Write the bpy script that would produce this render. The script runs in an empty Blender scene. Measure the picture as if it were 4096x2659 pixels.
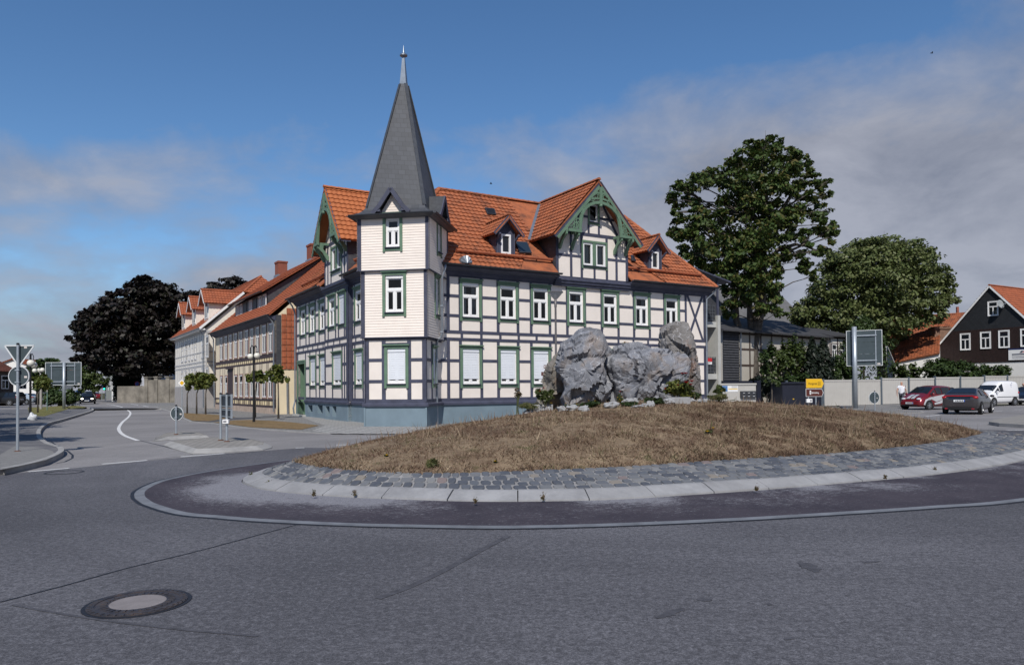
import bpy, bmesh, math, random
from math import radians, sin, cos, pi, sqrt, hypot, atan2
from mathutils import Vector, Matrix, noise
random.seed(7)
SC = bpy.context.scene
COL = SC.collection
# ------------------------------------------------------------------ camera model (photo 4096 x 2659)
FPX = 2900.0; CAMH = 1.6
PITCH = radians(1.0); ROLL = -0.008; SHIFT = 171.9/4096
CAM_R = (Matrix.Rotation(pi/2 + PITCH, 3, 'X') @ Matrix.Rotation(ROLL, 3, 'Z'))
CAM_P = Vector((0, 0, CAMH))
def ray(x, y):
    return CAM_R @ Vector(((x-2048)/FPX, (1329.5-y)/FPX + SHIFT*4096/FPX, -1))
def G(x, y, z=0.0):
    """photo pixel -> point of the horizontal plane z"""
    d = ray(x, y); t = (z-CAMH)/d.z
    return CAM_P + d*t
def AT(x, y, Y):
    """photo pixel -> point at depth Y"""
    d = ray(x, y); return CAM_P + d*(Y/d.y)
def crop(x0, y0, s):
    return lambda x, y: (x0+x*s, y0+y*s)
# ------------------------------------------------------------------ bookkeeping
WM = {}
def _tag(o, label=None, cat=None, group=None, kind=None):
    if label: o['label'] = label
    if cat: o['category'] = cat
    if group: o['group'] = group
    if kind: o['kind'] = kind
    return o
def thing(name, label, cat, loc=(0, 0, 0), rz=0.0, group=None):
    o = bpy.data.objects.new(name, None); COL.objects.link(o)
    o.empty_display_size = 0.2
    o.location = loc; o.rotation_euler = (0, 0, rz)
    WM[o] = Matrix.Translation(Vector(loc)) @ Matrix.Rotation(rz, 4, 'Z')
    return _tag(o, label, cat, group)
def copy_tree(src, loc, rz=0.0, label=None, scale=None):
    r = src.copy(); COL.objects.link(r); r.location = loc; r.rotation_euler = (0, 0, rz)
    if scale: r.scale = scale
    WM[r] = Matrix.Translation(Vector(loc)) @ Matrix.Rotation(rz, 4, 'Z')
    if label: r['label'] = label
    for ch in list(src.children):
        c = ch.copy(); COL.objects.link(c); c.parent = r
        for g in list(ch.children):
            d = g.copy(); COL.objects.link(d); d.parent = c
    return r
class MB:
    """collects geometry (world coordinates) for ONE mesh object"""
    def __init__(self): self.v = []; self.f = []; self.m = []; self.mi = 0; self.sm = []; self.smooth = False
    def add(self, vs, fs, mi=None):
        b = len(self.v); self.v += [Vector(p) for p in vs]
        for f in fs:
            self.f.append([b+i for i in f]); self.m.append(self.mi if mi is None else mi); self.sm.append(self.smooth)
    def poly(self, pts): self.add(pts, [list(range(len(pts)))])
    def hexa(self, p):   # 8 points: bottom 4 ccw, top 4 ccw
        self.add(p, [(3, 2, 1, 0), (4, 5, 6, 7), (0, 1, 5, 4), (1, 2, 6, 5), (2, 3, 7, 6), (3, 0, 4, 7)])
    def box(self, x0, x1, y0, y1, z0, z1, M=None):
        p = [(x0, y0, z0), (x1, y0, z0), (x1, y1, z0), (x0, y1, z0), (x0, y0, z1), (x1, y0, z1), (x1, y1, z1), (x0, y1, z1)]
        if M is not None: p = [M @ Vector(q) for q in p]
        self.hexa(p)
    def prism(self, pts, z0, z1):
        n = len(pts)
        P = [(p[0], p[1], z0) for p in pts]+[(p[0], p[1], z1) for p in pts]
        self.add(P, [list(range(n))[::-1], list(range(n, 2*n))]+[(i, (i+1) % n, n+(i+1) % n, n+i) for i in range(n)])
    def extrude(self, pts, vec):   # 3d polygon extruded
        n = len(pts); vec = Vector(vec); A = [Vector(p) for p in pts]
        self.add(A+[a+vec for a in A], [list(range(n))[::-1], list(range(n, 2*n))]+[(i, (i+1) % n, n+(i+1) % n, n+i) for i in range(n)])
    def bar(self, a, b, w, h, up=(0, 0, 1)):
        a = Vector(a); b = Vector(b); d = (b-a).normalized(); up = Vector(up)
        s = d.cross(up)
        if s.length < 1e-5: s = d.cross(Vector((1, 0, 0)))
        s.normalize(); t = s.cross(d).normalized()
        q = [-s*w/2-t*h/2, s*w/2-t*h/2, s*w/2+t*h/2, -s*w/2+t*h/2]
        P = [a+k for k in q]+[b+k for k in q]
        self.add(P, [(0, 1, 2, 3), (7, 6, 5, 4), (0, 4, 5, 1), (1, 5, 6, 2), (2, 6, 7, 3), (3, 7, 4, 0)])
    def tube(self, pts, r, n=8, caps=True):
        pts = [Vector(p) for p in pts]; m = len(pts)
        rs = r if isinstance(r, (list, tuple)) else [r]*m
        V = []; ref = None
        for i, p in enumerate(pts):
            d = (pts[min(i+1, m-1)]-pts[max(i-1, 0)]).normalized()
            if ref is None:
                ref = Vector((1, 0, 0)) if abs(d.x) < .8 else Vector((0, 1, 0))
            s = d.cross(ref).normalized(); t = s.cross(d).normalized(); ref = t.cross(s) if False else ref
            for k in range(n):
                a = 2*pi*k/n; V.append(p+(s*cos(a)+t*sin(a))*rs[i])
        F = [(i*n+k, i*n+(k+1) % n, (i+1)*n+(k+1) % n, (i+1)*n+k) for i in range(m-1) for k in range(n)]
        if caps: F += [list(range(n))[::-1], list(range((m-1)*n, m*n))]
        self.add(V, F)
    def lathe(self, c, prof, n=16, axis=None, M=None):
        """prof: list of (r, z) about vertical axis at c (or transformed by M)"""
        V = []
        for r, z in prof:
            for k in range(n):
                a = 2*pi*k/n; p = Vector((r*cos(a), r*sin(a), z))
                V.append((M @ p) if M is not None else p+Vector(c))
        m = len(prof)
        F = [(i*n+k, i*n+(k+1) % n, (i+1)*n+(k+1) % n, (i+1)*n+k) for i in range(m-1) for k in range(n)]
        F += [list(range(n))[::-1], list(range((m-1)*n, m*n))]
        self.add(V, F)
    def ball(self, c, r, n=10, sc=(1, 1, 1)):
        c = Vector(c); pr = [(r*max(1e-3, sin(pi*i/n)), -r*cos(pi*i/n)) for i in range(n+1)]
        M = Matrix.Translation(c) @ Matrix.Diagonal((sc[0], sc[1], sc[2], 1))
        self.lathe((0, 0, 0), pr, n+4, M=M)
    def build(self, name, mats, parent=None, bevel=0, keep=False, label=None, weld=False):
        me = bpy.data.meshes.new(name)
        inv = None
        if parent is not None and not keep: inv = WM[parent].inverted()
        vs = [(inv @ v) if inv is not None else v for v in self.v]
        me.from_pydata([tuple(v) for v in vs], [], self.f)
        if not isinstance(mats, (list, tuple)): mats = [mats]
        for m in mats: me.materials.append(m)
        me.polygons.foreach_set('material_index', self.m)
        me.polygons.foreach_set('use_smooth', self.sm)
        me.validate(); me.update()
        o = bpy.data.objects.new(name, me); COL.objects.link(o)
        if parent is not None: o.parent = parent; WM[o] = WM[parent]
        else: WM[o] = Matrix.Identity(4)
        if bevel:
            b = o.modifiers.new('bevel', 'BEVEL'); b.width = bevel; b.segments = 2; b.limit_method = 'ANGLE'
        if label: o['label'] = label
        return o
def recentre(o, at=None):
    """move a top-level mesh's origin to its base"""
    me = o.data
    if at is None:
        xs = [v.co.x for v in me.vertices]; ys = [v.co.y for v in me.vertices]; zs = [v.co.z for v in me.vertices]
        at = Vector(((min(xs)+max(xs))/2, (min(ys)+max(ys))/2, min(zs)))
    me.transform(Matrix.Translation(-Vector(at))); o.location = at
    WM[o] = Matrix.Translation(Vector(at))
    return o
class Fr:
    """facade frame: s to the right seen from outside, n outward, z up"""
    def __init__(self, o, ang):
        self.o = Vector((o[0], o[1], 0)); self.S = Vector((cos(ang), sin(ang), 0)); self.N = Vector((sin(ang), -cos(ang), 0))
    def P(self, s, n, z): return self.o+self.S*s+self.N*n+Vector((0, 0, z))
    def px(self, x, y, n=0.0):
        d = ray(x, y); q = self.o+self.N*n
        t = (q-CAM_P).dot(self.N)/d.dot(self.N)
        p = CAM_P+d*t
        return ((p-self.o).dot(self.S), p.z)
    def box(self, mb, s0, s1, n0, n1, z0, z1):
        P = self.P
        mb.hexa([P(s0, n1, z0), P(s1, n1, z0), P(s1, n0, z0), P(s0, n0, z0), P(s0, n1, z1), P(s1, n1, z1), P(s1, n0, z1), P(s0, n0, z1)])
    def pol(self, mb, pts, n0, n1):   # polygon (s,z) ccw seen from outside, extruded n0..n1
        mb.extrude([self.P(s, n1, z) for s, z in pts], self.N*(n0-n1))
# ------------------------------------------------------------------ materials
def lin(h):
    if isinstance(h, (tuple, list)): return tuple(h[:3])
    h = h.lstrip('#'); c = [int(h[i:i+2], 16)/255 for i in (0, 2, 4)]
    return tuple(x/12.92 if x <= .04045 else ((x+.055)/1.055)**2.4 for x in c)
class NT:
    def __init__(self, name):
        self.m = bpy.data.materials.new(name); self.m.use_nodes = True
        self.t = self.m.node_tree; self.n = self.t.nodes; self.l = self.t.links
        self.b = self.n['Principled BSDF']; self.out = self.n['Material Output']
    def new(self, ty, **kw):
        x = self.n.new(ty)
        for k, v in kw.items(): setattr(x, k, v)
        return x
    def link(self, a, b): self.l.new(a, b)
    def coord(self, scale=(1, 1, 1), rot=(0, 0, 0), out='Object'):
        tc = self.new('ShaderNodeTexCoord'); mp = self.new('ShaderNodeMapping')
        mp.inputs['Scale'].default_value = scale; mp.inputs['Rotation'].default_value = rot
        self.link(tc.outputs[out], mp.inputs[0]); return mp.outputs[0]
    def noise(self, vec, scale, detail=4, rough=.55, dist=0):
        x = self.new('ShaderNodeTexNoise'); x.inputs['Scale'].default_value = scale; x.inputs['Detail'].default_value = detail
        x.inputs['Roughness'].default_value = rough; x.inputs['Distortion'].default_value = dist
        self.link(vec, x.inputs['Vector']); return x.outputs['Fac']
    def ramp(self, fac, stops, interp='LINEAR'):
        x = self.new('ShaderNodeValToRGB'); x.color_ramp.interpolation = interp
        cr = x.color_ramp
        while len(cr.elements) < len(stops): cr.elements.new(.5)
        for e, (p, c) in zip(cr.elements, stops):
            e.position = p; c = lin(c) if not isinstance(c, (int, float)) else (c, c, c)
            e.color = (*c, 1)
        self.link(fac, x.inputs[0]); return x.outputs[0]
    def mix(self, fac, a, b, mode='MIX'):
        x = self.new('ShaderNodeMix'); x.data_type = 'RGBA'; x.blend_type = mode
        for sock, v in ((x.inputs[0], fac), (x.inputs[6], a), (x.inputs[7], b)):
            if hasattr(v, 'is_output'): self.link(v, sock)
            elif isinstance(v, (int, float)): sock.default_value = v if sock is x.inputs[0] else (v, v, v, 1)
            else: sock.default_value = (*lin(v), 1)
        return x.outputs[2]
    def math(self, op, a, b=0.0, clamp=False):
        x = self.new('ShaderNodeMath'); x.operation = op; x.use_clamp = clamp
        for sock, v in ((x.inputs[0], a), (x.inputs[1], b)):
            if hasattr(v, 'is_output'): self.link(v, sock)
            else: sock.default_value = v
        return x.outputs[0]
    def bump(self, h, strength=.3, dist=.02):
        x = self.new('ShaderNodeBump'); x.inputs['Strength'].default_value = strength; x.inputs['Distance'].default_value = dist
        self.link(h, x.inputs['Height']); self.link(x.outputs[0], self.b.inputs['Normal']); return x
    def color(self, c):
        if hasattr(c, 'is_output'): self.link(c, self.b.inputs['Base Color'])
        else: self.b.inputs['Base Color'].default_value = (*lin(c), 1)
    def set(self, rough=None, metal=None, spec=None):
        if rough is not None: self.b.inputs['Roughness'].default_value = rough
        if metal is not None: self.b.inputs['Metallic'].default_value = metal
        if spec is not None: self.b.inputs['Specular IOR Level'].default_value = spec
        return self
MAT = {}
def M(name, col=None, rough=.75, var=.12, vs=2.5, bump=.0, bs=60, metal=0, spec=.4, col2=None, bd=.01):
    if name in MAT: return MAT[name]
    t = NT(name); c = lin(col)
    v = t.coord()
    n = t.noise(v, vs, 5, .6)
    lo = tuple(x*(1-var) for x in c); hi = tuple(min(1, x*(1+var)) for x in c) if col2 is None else lin(col2)
    t.color(t.ramp(n, [(.3, lo), (.7, hi)]))
    t.set(rough, metal, spec)
    if bump: t.bump(t.noise(v, bs, 3), bump, bd)
    MAT[name] = t.m
    return t.m
def island(t):
    g = t.new('ShaderNodeNewGeometry'); return g.outputs['Random Per Island']
# painted / building surfaces
cream = M('cream_plaster', (.80, .715, .655), .85, .04, 1.2)
def _brickpaint(name, c, dirt=.10):
    t = NT(name); v = t.coord()
    n = t.noise(v, 1.1, 5, .6); n2 = t.noise(v, 9, 4, .6)
    lo = tuple(x*(1-dirt) for x in c)
    col = t.ramp(n, [(.3, lo), (.62, c)]); col = t.mix(t.math('MULTIPLY', n2, .12), col, tuple(x*.8 for x in c))
    t.color(col); t.set(.85, 0, .25)
    sx = t.new('ShaderNodeSeparateXYZ'); t.link(v, sx.inputs[0])
    w = t.math('FRACT', t.math('MULTIPLY', t.math('ADD', sx.outputs[2], t.math('MULTIPLY', n2, .03)), 1/.077))
    h = t.math('GREATER_THAN', w, .16)
    t.bump(t.math('MULTIPLY', h, t.math('ADD', n, .2)), .35, .006)
    MAT[name] = t.m; return t.m
infill = _brickpaint('cream_painted_brick', (.80, .73, .67))
siding_m = M('cream_clapboard', (.83, .745, .675), .7, .05, 1.5, spec=.3)
timber = M('slate_blue_timber', (.055, .060, .095), .65, .25, 3, .15, 30)
green = M('green_paint', (.118, .195, .132), .55, .14, 3)
white = M('white_frame', (.80, .80, .80), .4, .04, 2)
shutter_m = M('white_roller_shutter', (.72, .75, .80), .5, .03, 2)
glass = NT('window_glass'); glass.color((.012, .015, .02)); glass.set(.04, 0, .55)
_n = glass.noise(glass.coord(), .8, 2); glass.bump(_n, .02, .05); glass = glass.m
glass_sky = NT('sky_window_glass'); glass_sky.color((.02, .03, .04)); glass_sky.set(.03, 0, 1.0); glass_sky = glass_sky.m
plinth_m = M('blue_grey_plinth', (.165, .225, .27), .8, .12, 1.3, .1, 30)
zinc = M('zinc_metal', (.30, .33, .37), .45, .15, 4, metal=.7)
gutter_dark = M('dark_gutter', (.05, .055, .065), .5, .2, 3, metal=.3)
concrete = M('concrete', (.42, .42, .40), .9, .12, 1.5, .2, 25)
dark_wood = M('dark_wood', (.012, .011, .012), .7, .3, 5)
steel = M('galvanised_steel', (.40, .44, .48), .45, .12, 6, metal=.55)
signback = M('grey_sign_back', (.055, .075, .085), .5, .1, 3, metal=.1)
black = M('black_plastic', (.012, .012, .014), .5, .2, 5)
iron = M('black_iron', (.010, .010, .012), .45, .2, 5)
def tile_mat(name, a, b, c, moss=.0):
    t = NT(name); v = t.coord()
    n = t.noise(v, .8, 6, .65); n2 = t.noise(v, 7, 3); n3 = t.noise(v, 60, 2)
    col = t.ramp(n, [(.28, a), (.5, b), (.72, c)])
    col = t.mix(t.math('MULTIPLY', n2, .5), col, tuple(x*.55 for x in lin(b)))
    if moss:
        k = t.ramp(t.noise(v, 1.7, 6, .7), [(.45, 0), (.66, 1)])
        col = t.mix(t.math('MULTIPLY', k, moss), col, (.035, .03, .028))
    t.color(col); t.set(.8, 0, .25); t.bump(n3, .1, .01)
    MAT[name] = t.m; return t.m
tile_main = tile_mat('weathered_clay_tile', (.33, .103, .048), (.43, .140, .062), (.36, .115, .055), .6)
tile_new = tile_mat('orange_clay_tile', (.44, .138, .052), (.49, .158, .06), (.42, .13, .05), .12)
tile_plain = tile_mat('red_clay_tile', (.34, .10, .05), (.40, .122, .058), (.33, .098, .05), .35)
def slate_mat(name, base, rows=.22, cols=.3):
    t = NT(name); tc = t.new('ShaderNodeTexCoord')
    br = t.new('ShaderNodeTexBrick'); br.inputs['Scale'].default_value = 1
    br.inputs['Brick Width'].default_value = cols; br.inputs['Row Height'].default_value = rows
    br.inputs['Mortar Size'].default_value = .012; br.inputs['Mortar Smooth'].default_value = .3; br.offset = .5
    c = lin(base)
    br.inputs['Color1'].default_value = (*[x*.78 for x in c], 1); br.inputs['Color2'].default_value = (*[x*1.2 for x in c], 1)
    br.inputs['Mortar'].default_value = (*[x*.45 for x in c], 1)
    t.link(tc.outputs['UV'], br.inputs['Vector'])
    v = t.coord(); n = t.noise(v, 2.5, 5)
    col = t.mix(t.math('MULTIPLY', n, .5), br.outputs['Color'], tuple(x*1.5 for x in c))
    t.color(col); t.set(.55, 0, .45); t.bump(br.outputs['Fac'], -.5, .01)
    MAT[name] = t.m; return t.m
slate = slate_mat('dark_slate', (.052, .056, .066))
slate_hang = slate_mat('slate_hanging', (.05, .053, .062), .2, .26)
def uv_plan(o, S, U, org):
    """planar uv in metres along S and U"""
    me = o.data; uv = me.uv_layers.new(name='UVMap'); mw = WM.get(o.parent, Matrix.Identity(4)) if o.parent else Matrix.Identity(4)
    for lp in me.loops:
        p = mw @ me.vertices[lp.vertex_index].co - Vector(org)
        uv.data[lp.index].uv = (p.dot(S), p.dot(U))
# ------------------------------------------------------------------ tiled roof
def tile_roof(mb, poly, tw=.26, th=.34, lift=.05, amp=.026, thick=.06, seg=4):
    """convex planar polygon (first edge = eave, ccw from above/outside) -> wavy tile courses"""
    P = [Vector(p) for p in poly]
    e = (P[1]-P[0]).normalized(); nrm = Vector((0, 0, 0))
    for i in range(1, len(P)-1): nrm += (P[i]-P[0]).cross(P[i+1]-P[0])
    nrm.normalize()
    if nrm.z < 0: nrm = -nrm
    up = nrm.cross(e).normalized()
    if up.z < 0: up = -up
    us = [(p-P[0]).dot(e) for p in P]; vs = [(p-P[0]).dot(up) for p in P]
    u0, u1, v1 = min(us)-tw, max(us)+tw, max(vs)
    bm = bmesh.new()
    nc = int((u1-u0)/tw*seg)+1; nr = int(v1/th)+1
    for r in range(nr):
        row = []
        off = random.uniform(-.005, .005)
        for k, (vv, hh) in enumerate(((r*th, 0.0), (r*th+.001, lift), ((r+1)*th, .004))):
            line = []
            for c in range(nc+1):
                u = u0+c*tw/seg; ph = c/seg
                w = amp*(.5+.5*cos(2*pi*ph))
                dv = -.03*(.5-.5*cos(2*pi*ph)) if k == 1 else 0
                if k == 0: w *= .3
                line.append(bm.verts.new(P[0]+e*u+up*(vv+dv+off)+nrm*(hh+w)))
            row.append(line)
        for k in range(2):
            for c in range(nc):
                bm.faces.new((row[k][c], row[k][c+1], row[k+1][c+1], row[k+1][c]))
    cen = sum(P, Vector())/len(P)
    for i in range(len(P)):
        a, b = P[i], P[(i+1) % len(P)]
        if i == 0: continue
        d = (b-a); no = d.cross(nrm).normalized()
        if (cen-a).dot(no) > 0: no = -no
        bmesh.ops.bisect_plane(bm, geom=bm.verts[:]+bm.edges[:]+bm.faces[:], plane_co=a, plane_no=no, clear_outer=True)
    bm.normal_update()
    bm.verts.index_update()
    sgn = [f for f in bm.faces]
    vs_ = [v.co.copy() for v in bm.verts]
    fs_ = []
    for f in sgn:
        idx = [v.index for v in f.verts]
        fs_.append(idx if f.normal.dot(nrm) > -.2 else idx[::-1])
    mb.add(vs_, fs_)
    # solid roof slab under the tiles
    mb.extrude([p-nrm*.012 for p in P], -nrm*thick)
    bm.free()
def ridge_tiles(mb, a, b, r=.11, step=.36):
    a = Vector(a); b = Vector(b); L = (b-a).length; d = (b-a)/L; n = max(1, int(L/step))
    s = d.cross(Vector((0, 0, 1))).normalized(); t = s.cross(d)
    for i in range(n):
        p0 = a+d*(L*i/n); p1 = a+d*(L*(i+1)/n+.03); V = []
        for p, rr in ((p0, r*1.08), (p1, r*.93)):
            for k in range(7):
                an = pi*k/6; V.append(p+s*cos(an)*rr+t*(sin(an)*rr-.02))
        mb.add(V, [(k, k+1, 8+k, 7+k) for k in range(6)]+[list(range(7)), list(range(7, 14))[::-1]])
def snow_guard(mb, a, b, up, gap=.75):
    a = Vector(a); b = Vector(b); up = Vector(up)
    mb.tube([a+up*.13, b+up*.13], .07, 8)
    n = max(2, int((b-a).length/gap))
    for i in range(n+1):
        p = a.lerp(b, i/n); mb.bar(p, p+up*.22, .04, .05)
# ================================================================== SETTING
def spline(pts, n=8, closed=True):
    P = [Vector((p[0], p[1])) for p in pts]; m = len(P); out = []
    rng = range(m) if closed else range(m-1)
    for i in rng:
        if closed: a, b, c, d = P[i-1], P[i], P[(i+1) % m], P[(i+2) % m]
        else: a, b, c, d = P[max(i-1, 0)], P[i], P[i+1], P[min(i+2, m-1)]
        for k in range(n):
            t = k/n
            out.append(.5*((2*b)+(c-a)*t+(2*a-5*b+4*c-d)*t*t+(3*b-a-3*c+d)*t**3))
    if not closed: out.append(P[-1])
    return out
def fill(mb, loop, z):
    bm = bmesh.new(); vs = [bm.verts.new((p[0], p[1], z)) for p in loop]
    es = [bm.edges.new((vs[i], vs[(i+1) % len(vs)])) for i in range(len(vs))]
    bmesh.ops.triangle_fill(bm, edges=es, use_beauty=True, normal=(0, 0, 1))
    bm.verts.index_update(); bm.normal_update()
    mb.add([v.co.copy() for v in bm.verts], [[v.index for v in (f.verts if f.normal.z > 0 else reversed(f.verts))] for f in bm.faces]); bm.free()
def skirt(mb, la, za, lb, zb):
    n = len(la); mb.add([(p[0], p[1], za) for p in la]+[(p[0], p[1], zb) for p in lb], [(i, (i+1) % n, n+(i+1) % n, n+i) for i in range(n)])
def area(loop): return sum(loop[i-1][0]*loop[i][1]-loop[i][0]*loop[i-1][1] for i in range(len(loop)))/2
def ccw(loop): return loop if area(loop) > 0 else loop[::-1]
def inset(loop, d):
    n = len(loop); out = []
    for i in range(n):
        a, b, c = Vector(loop[i-1][:2]), Vector(loop[i][:2]), Vector(loop[(i+1) % n][:2])
        u = (b-a); v = (c-b)
        if u.length < 1e-6: u = v
        if v.length < 1e-6: v = u
        t = (u.normalized()+v.normalized())
        if t.length < 1e-6: t = u
        t.normalize(); out.append(b+Vector((-t.y, t.x))*d)
    return out
def struct(name, mb, mats, smooth=False):
    mb.smooth = smooth
    o = mb.build(name, mats); _tag(o, kind='structure'); return o
def pave(name, loop, mats, z=.12, slope=0.0):
    loop = ccw([Vector(p[:2]) for p in loop]); mb = MB()
    if slope:
        top = inset(loop, slope); skirt(mb, loop, -.02, loop, .02); skirt(mb, loop, .02, top, z)
        mb.mi = 1; fill(mb, top, z-.004)
    else:
        skirt(mb, loop, -.02, loop, z); mb.mi = 1; fill(mb, loop, z)
    return struct(name, mb, mats)
def ribbon(mb, path, w, z, z2=None):
    """flat strip or kerb (solid if z2 given) along an open path"""
    P = [Vector(p[:2]) for p in path]; n = len(P); L = []; R = []
    for i in range(n):
        d = (P[min(i+1, n-1)]-P[max(i-1, 0)]).normalized(); s = Vector((-d.y, d.x))
        L.append(P[i]+s*w/2); R.append(P[i]-s*w/2)
    top = z if z2 is None else z2
    mb.add([(p.x, p.y, top) for p in L]+[(p.x, p.y, top) for p in R], [(i, n+i, n+i+1, i+1) for i in range(n-1)])
    if z2 is not None:
        for E, fl in ((L, 0), (R, 1)):
            mb.add([(p.x, p.y, z) for p in E]+[(p.x, p.y, z2) for p in E], [(i, i+1, n+i+1, n+i) if fl else (i+1, i, n+i, n+i+1) for i in range(n-1)])
        for E in (0, n-1):
            mb.add([(L[E].x, L[E].y, z), (R[E].x, R[E].y, z), (R[E].x, R[E].y, z2), (L[E].x, L[E].y, z2)], [(0, 1, 2, 3)])
# ---- materials of the ground
def asphalt(name, base, warm, dark=.0, speck=.35, patch=.34):
    t = NT(name); v = t.coord()
    big = t.noise(v, .16, 5, .6); mid = t.noise(v, 1.3, 4, .6); fine = t.noise(v, 55, 2, .7); grit = t.noise(v, 140, 1, .5)
    # tyre-polished streaks run along the road in wide bands
    col = t.ramp(big, [(.33, tuple(x*(1-patch) for x in lin(base))), (.66, tuple(x*(1+patch) for x in lin(warm)))])
    col = t.mix(t.math('MULTIPLY', t.ramp(mid, [(.45, 0), (.75, 1)]), .35), col, tuple(x*.72 for x in lin(base)))
    g2 = t.noise(v, 19, 4, .75, .6); dv = t.new('ShaderNodeVectorMath'); dv.operation = 'SUBTRACT'; t.link(v, dv.inputs[0]); dv.inputs[1].default_value = (5, 19, 0); sp_x = t.new('ShaderNodeSeparateXYZ'); t.link(dv.outputs[0], sp_x.inputs[0])
    ln = t.new('ShaderNodeVectorMath'); ln.operation = 'LENGTH'; t.link(dv.outputs[0], ln.inputs[0]); cx_ = t.new('ShaderNodeCombineXYZ'); t.link(t.math('MULTIPLY', ln.outputs['Value'], 1.5), cx_.inputs[0]); t.link(t.math('MULTIPLY', t.math('ARCTAN2', sp_x.outputs[1], sp_x.outputs[0]), 2.2), cx_.inputs[1])
    streak = t.noise(cx_.outputs[0], 1.0, 5, .65)
    col = t.mix(t.math('MULTIPLY', t.ramp(streak, [(.40, 0), (.66, 1)]), .36), col, tuple(x*.6 for x in lin(base)))
    col = t.mix(t.ramp(g2, [(.40, speck), (.52, 0)]), col, tuple(x*.42 for x in lin(base)))
    col = t.mix(t.ramp(g2, [(.52, 0), (.66, speck*.6)]), col, tuple(min(1, x*1.75) for x in lin(warm)))
    sp = t.ramp(fine, [(.40, 0), (.5, .45), (.60, 1)])
    col = t.mix(t.math('MULTIPLY', t.math('SUBTRACT', 1, sp), speck), col, tuple(x*.38 for x in lin(base)))
    col = t.mix(t.math('MULTIPLY', t.ramp(grit, [(.55, 0), (.75, 1)]), speck*.6), col, tuple(min(1, x*2.1) for x in lin(warm)))
    t.color(col); t.set(.88, 0, .3)
    h = t.math('ADD', fine, t.math('MULTIPLY', grit, .5)); t.bump(h, .55, .012)
    MAT[name] = t.m; return t.m
road_m = asphalt('worn_asphalt', (.105, .105, .12), (.155, .153, .168), speck=.62)
street_m = asphalt('grazing_bright_asphalt', (.225, .217, .222), (.275, .264, .264), speck=.25, patch=.15)  # paler far road: grazing brightness put into the asphalt colour
def paving_mat(name, a, b, j, w, h, rot=0, mort=.01, chk=False):
    t = NT(name); v = t.coord(rot=(0, 0, rot))
    br = t.new('ShaderNodeTexBrick'); br.inputs['Scale'].default_value = 1; br.inputs['Brick Width'].default_value = w; br.inputs['Row Height'].default_value = h
    br.inputs['Mortar Size'].default_value = mort; br.inputs['Color1'].default_value = (*lin(a), 1); br.inputs['Color2'].default_value = (*lin(b), 1); br.inputs['Mortar'].default_value = (*lin(j), 1)
    t.link(v, br.inputs['Vector']); n = t.noise(v, .9, 5)
    c = br.outputs['Color']
    if chk:
        sx = t.new('ShaderNodeSeparateXYZ'); t.link(v, sx.inputs[0])
        r = t.math('FLOOR', t.math('MULTIPLY', sx.outputs[1], 1/.2))
        odd = t.math('LESS_THAN', t.math('FRACT', t.math('MULTIPLY', r, .5)), .25)
        q = t.math('FRACT', t.math('ADD', t.math('MULTIPLY', sx.outputs[0], 1/.42), t.math('MULTIPLY', r, .25)))
        k = t.math('MULTIPLY', odd, t.math('LESS_THAN', q, .5))
        c = t.mix(k, c, (.075, .077, .085))
    c = t.mix(t.math('MULTIPLY', n, .45), c, tuple(x*.6 for x in lin(a)))
    t.color(c); t.set(.9, 0, .3); t.bump(br.outputs['Fac'], -.3, .01)
    MAT[name] = t.m; return t.m
pave_m = paving_mat('grey_paving', (.22, .216, .212), (.27, .264, .256), (.12, .12, .12), .22, .11, .5)
pave_dark = paving_mat('dark_paving', (.115, .115, .125), (.19, .185, .19), (.07, .07, .075), 1.2, .32, .62)
chk_m = paving_mat('checker_paving', (.36, .355, .345), (.40, .395, .38), (.2, .2, .2), .21, .2, -radians(124), .006, True)
isl_m = paving_mat('island_setts', (.27, .257, .238), (.34, .322, .298), (.17, .16, .15), .24, .2, .3, .02)
kerb_m = M('granite_kerb', (.29, .285, .28), .9, .16, 3, .3, 45)
marking = M('white_road_paint', (.62, .62, .62), .75, .12, 6)
def dry_grass(name, a, b, c, g=None):
    t = NT(name); v = t.coord(); n = t.noise(v, .7, 6, .65); n2 = t.noise(v, 6, 5, .7); n3 = t.noise(v, 40, 3)
    col = t.ramp(n, [(.32, a), (.5, b), (.68, c)])
    col = t.mix(t.math('MULTIPLY', t.ramp(n2, [(.42, 0), (.7, 1)]), .6), col, tuple(x*.5 for x in lin(a)))
    if g: col = t.mix(t.ramp(t.noise(v, 2.3, 4), [(.62, 0), (.74, .8)]), col, g)
    t.color(col); t.set(.95, 0, .1); t.bump(t.math('ADD', n2, n3), .8, .05)
    MAT[name] = t.m; return t.m
dry_m = dry_grass('parched_turf', (.17, .118, .08), (.30, .225, .15), (.14, .095, .066), (.05, .07, .02))
verge_m = dry_grass('dry_verge_grass', (.21, .145, .08), (.27, .19, .105), (.17, .125, .06), (.09, .10, .04))
lawn_m = dry_grass('green_verge_grass', (.13, .14, .05), (.19, .18, .07), (.24, .19, .09), (.06, .10, .03))
earth_m = dry_grass('far_ground', (.07, .075, .04), (.10, .10, .055), (.085, .08, .05))
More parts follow.
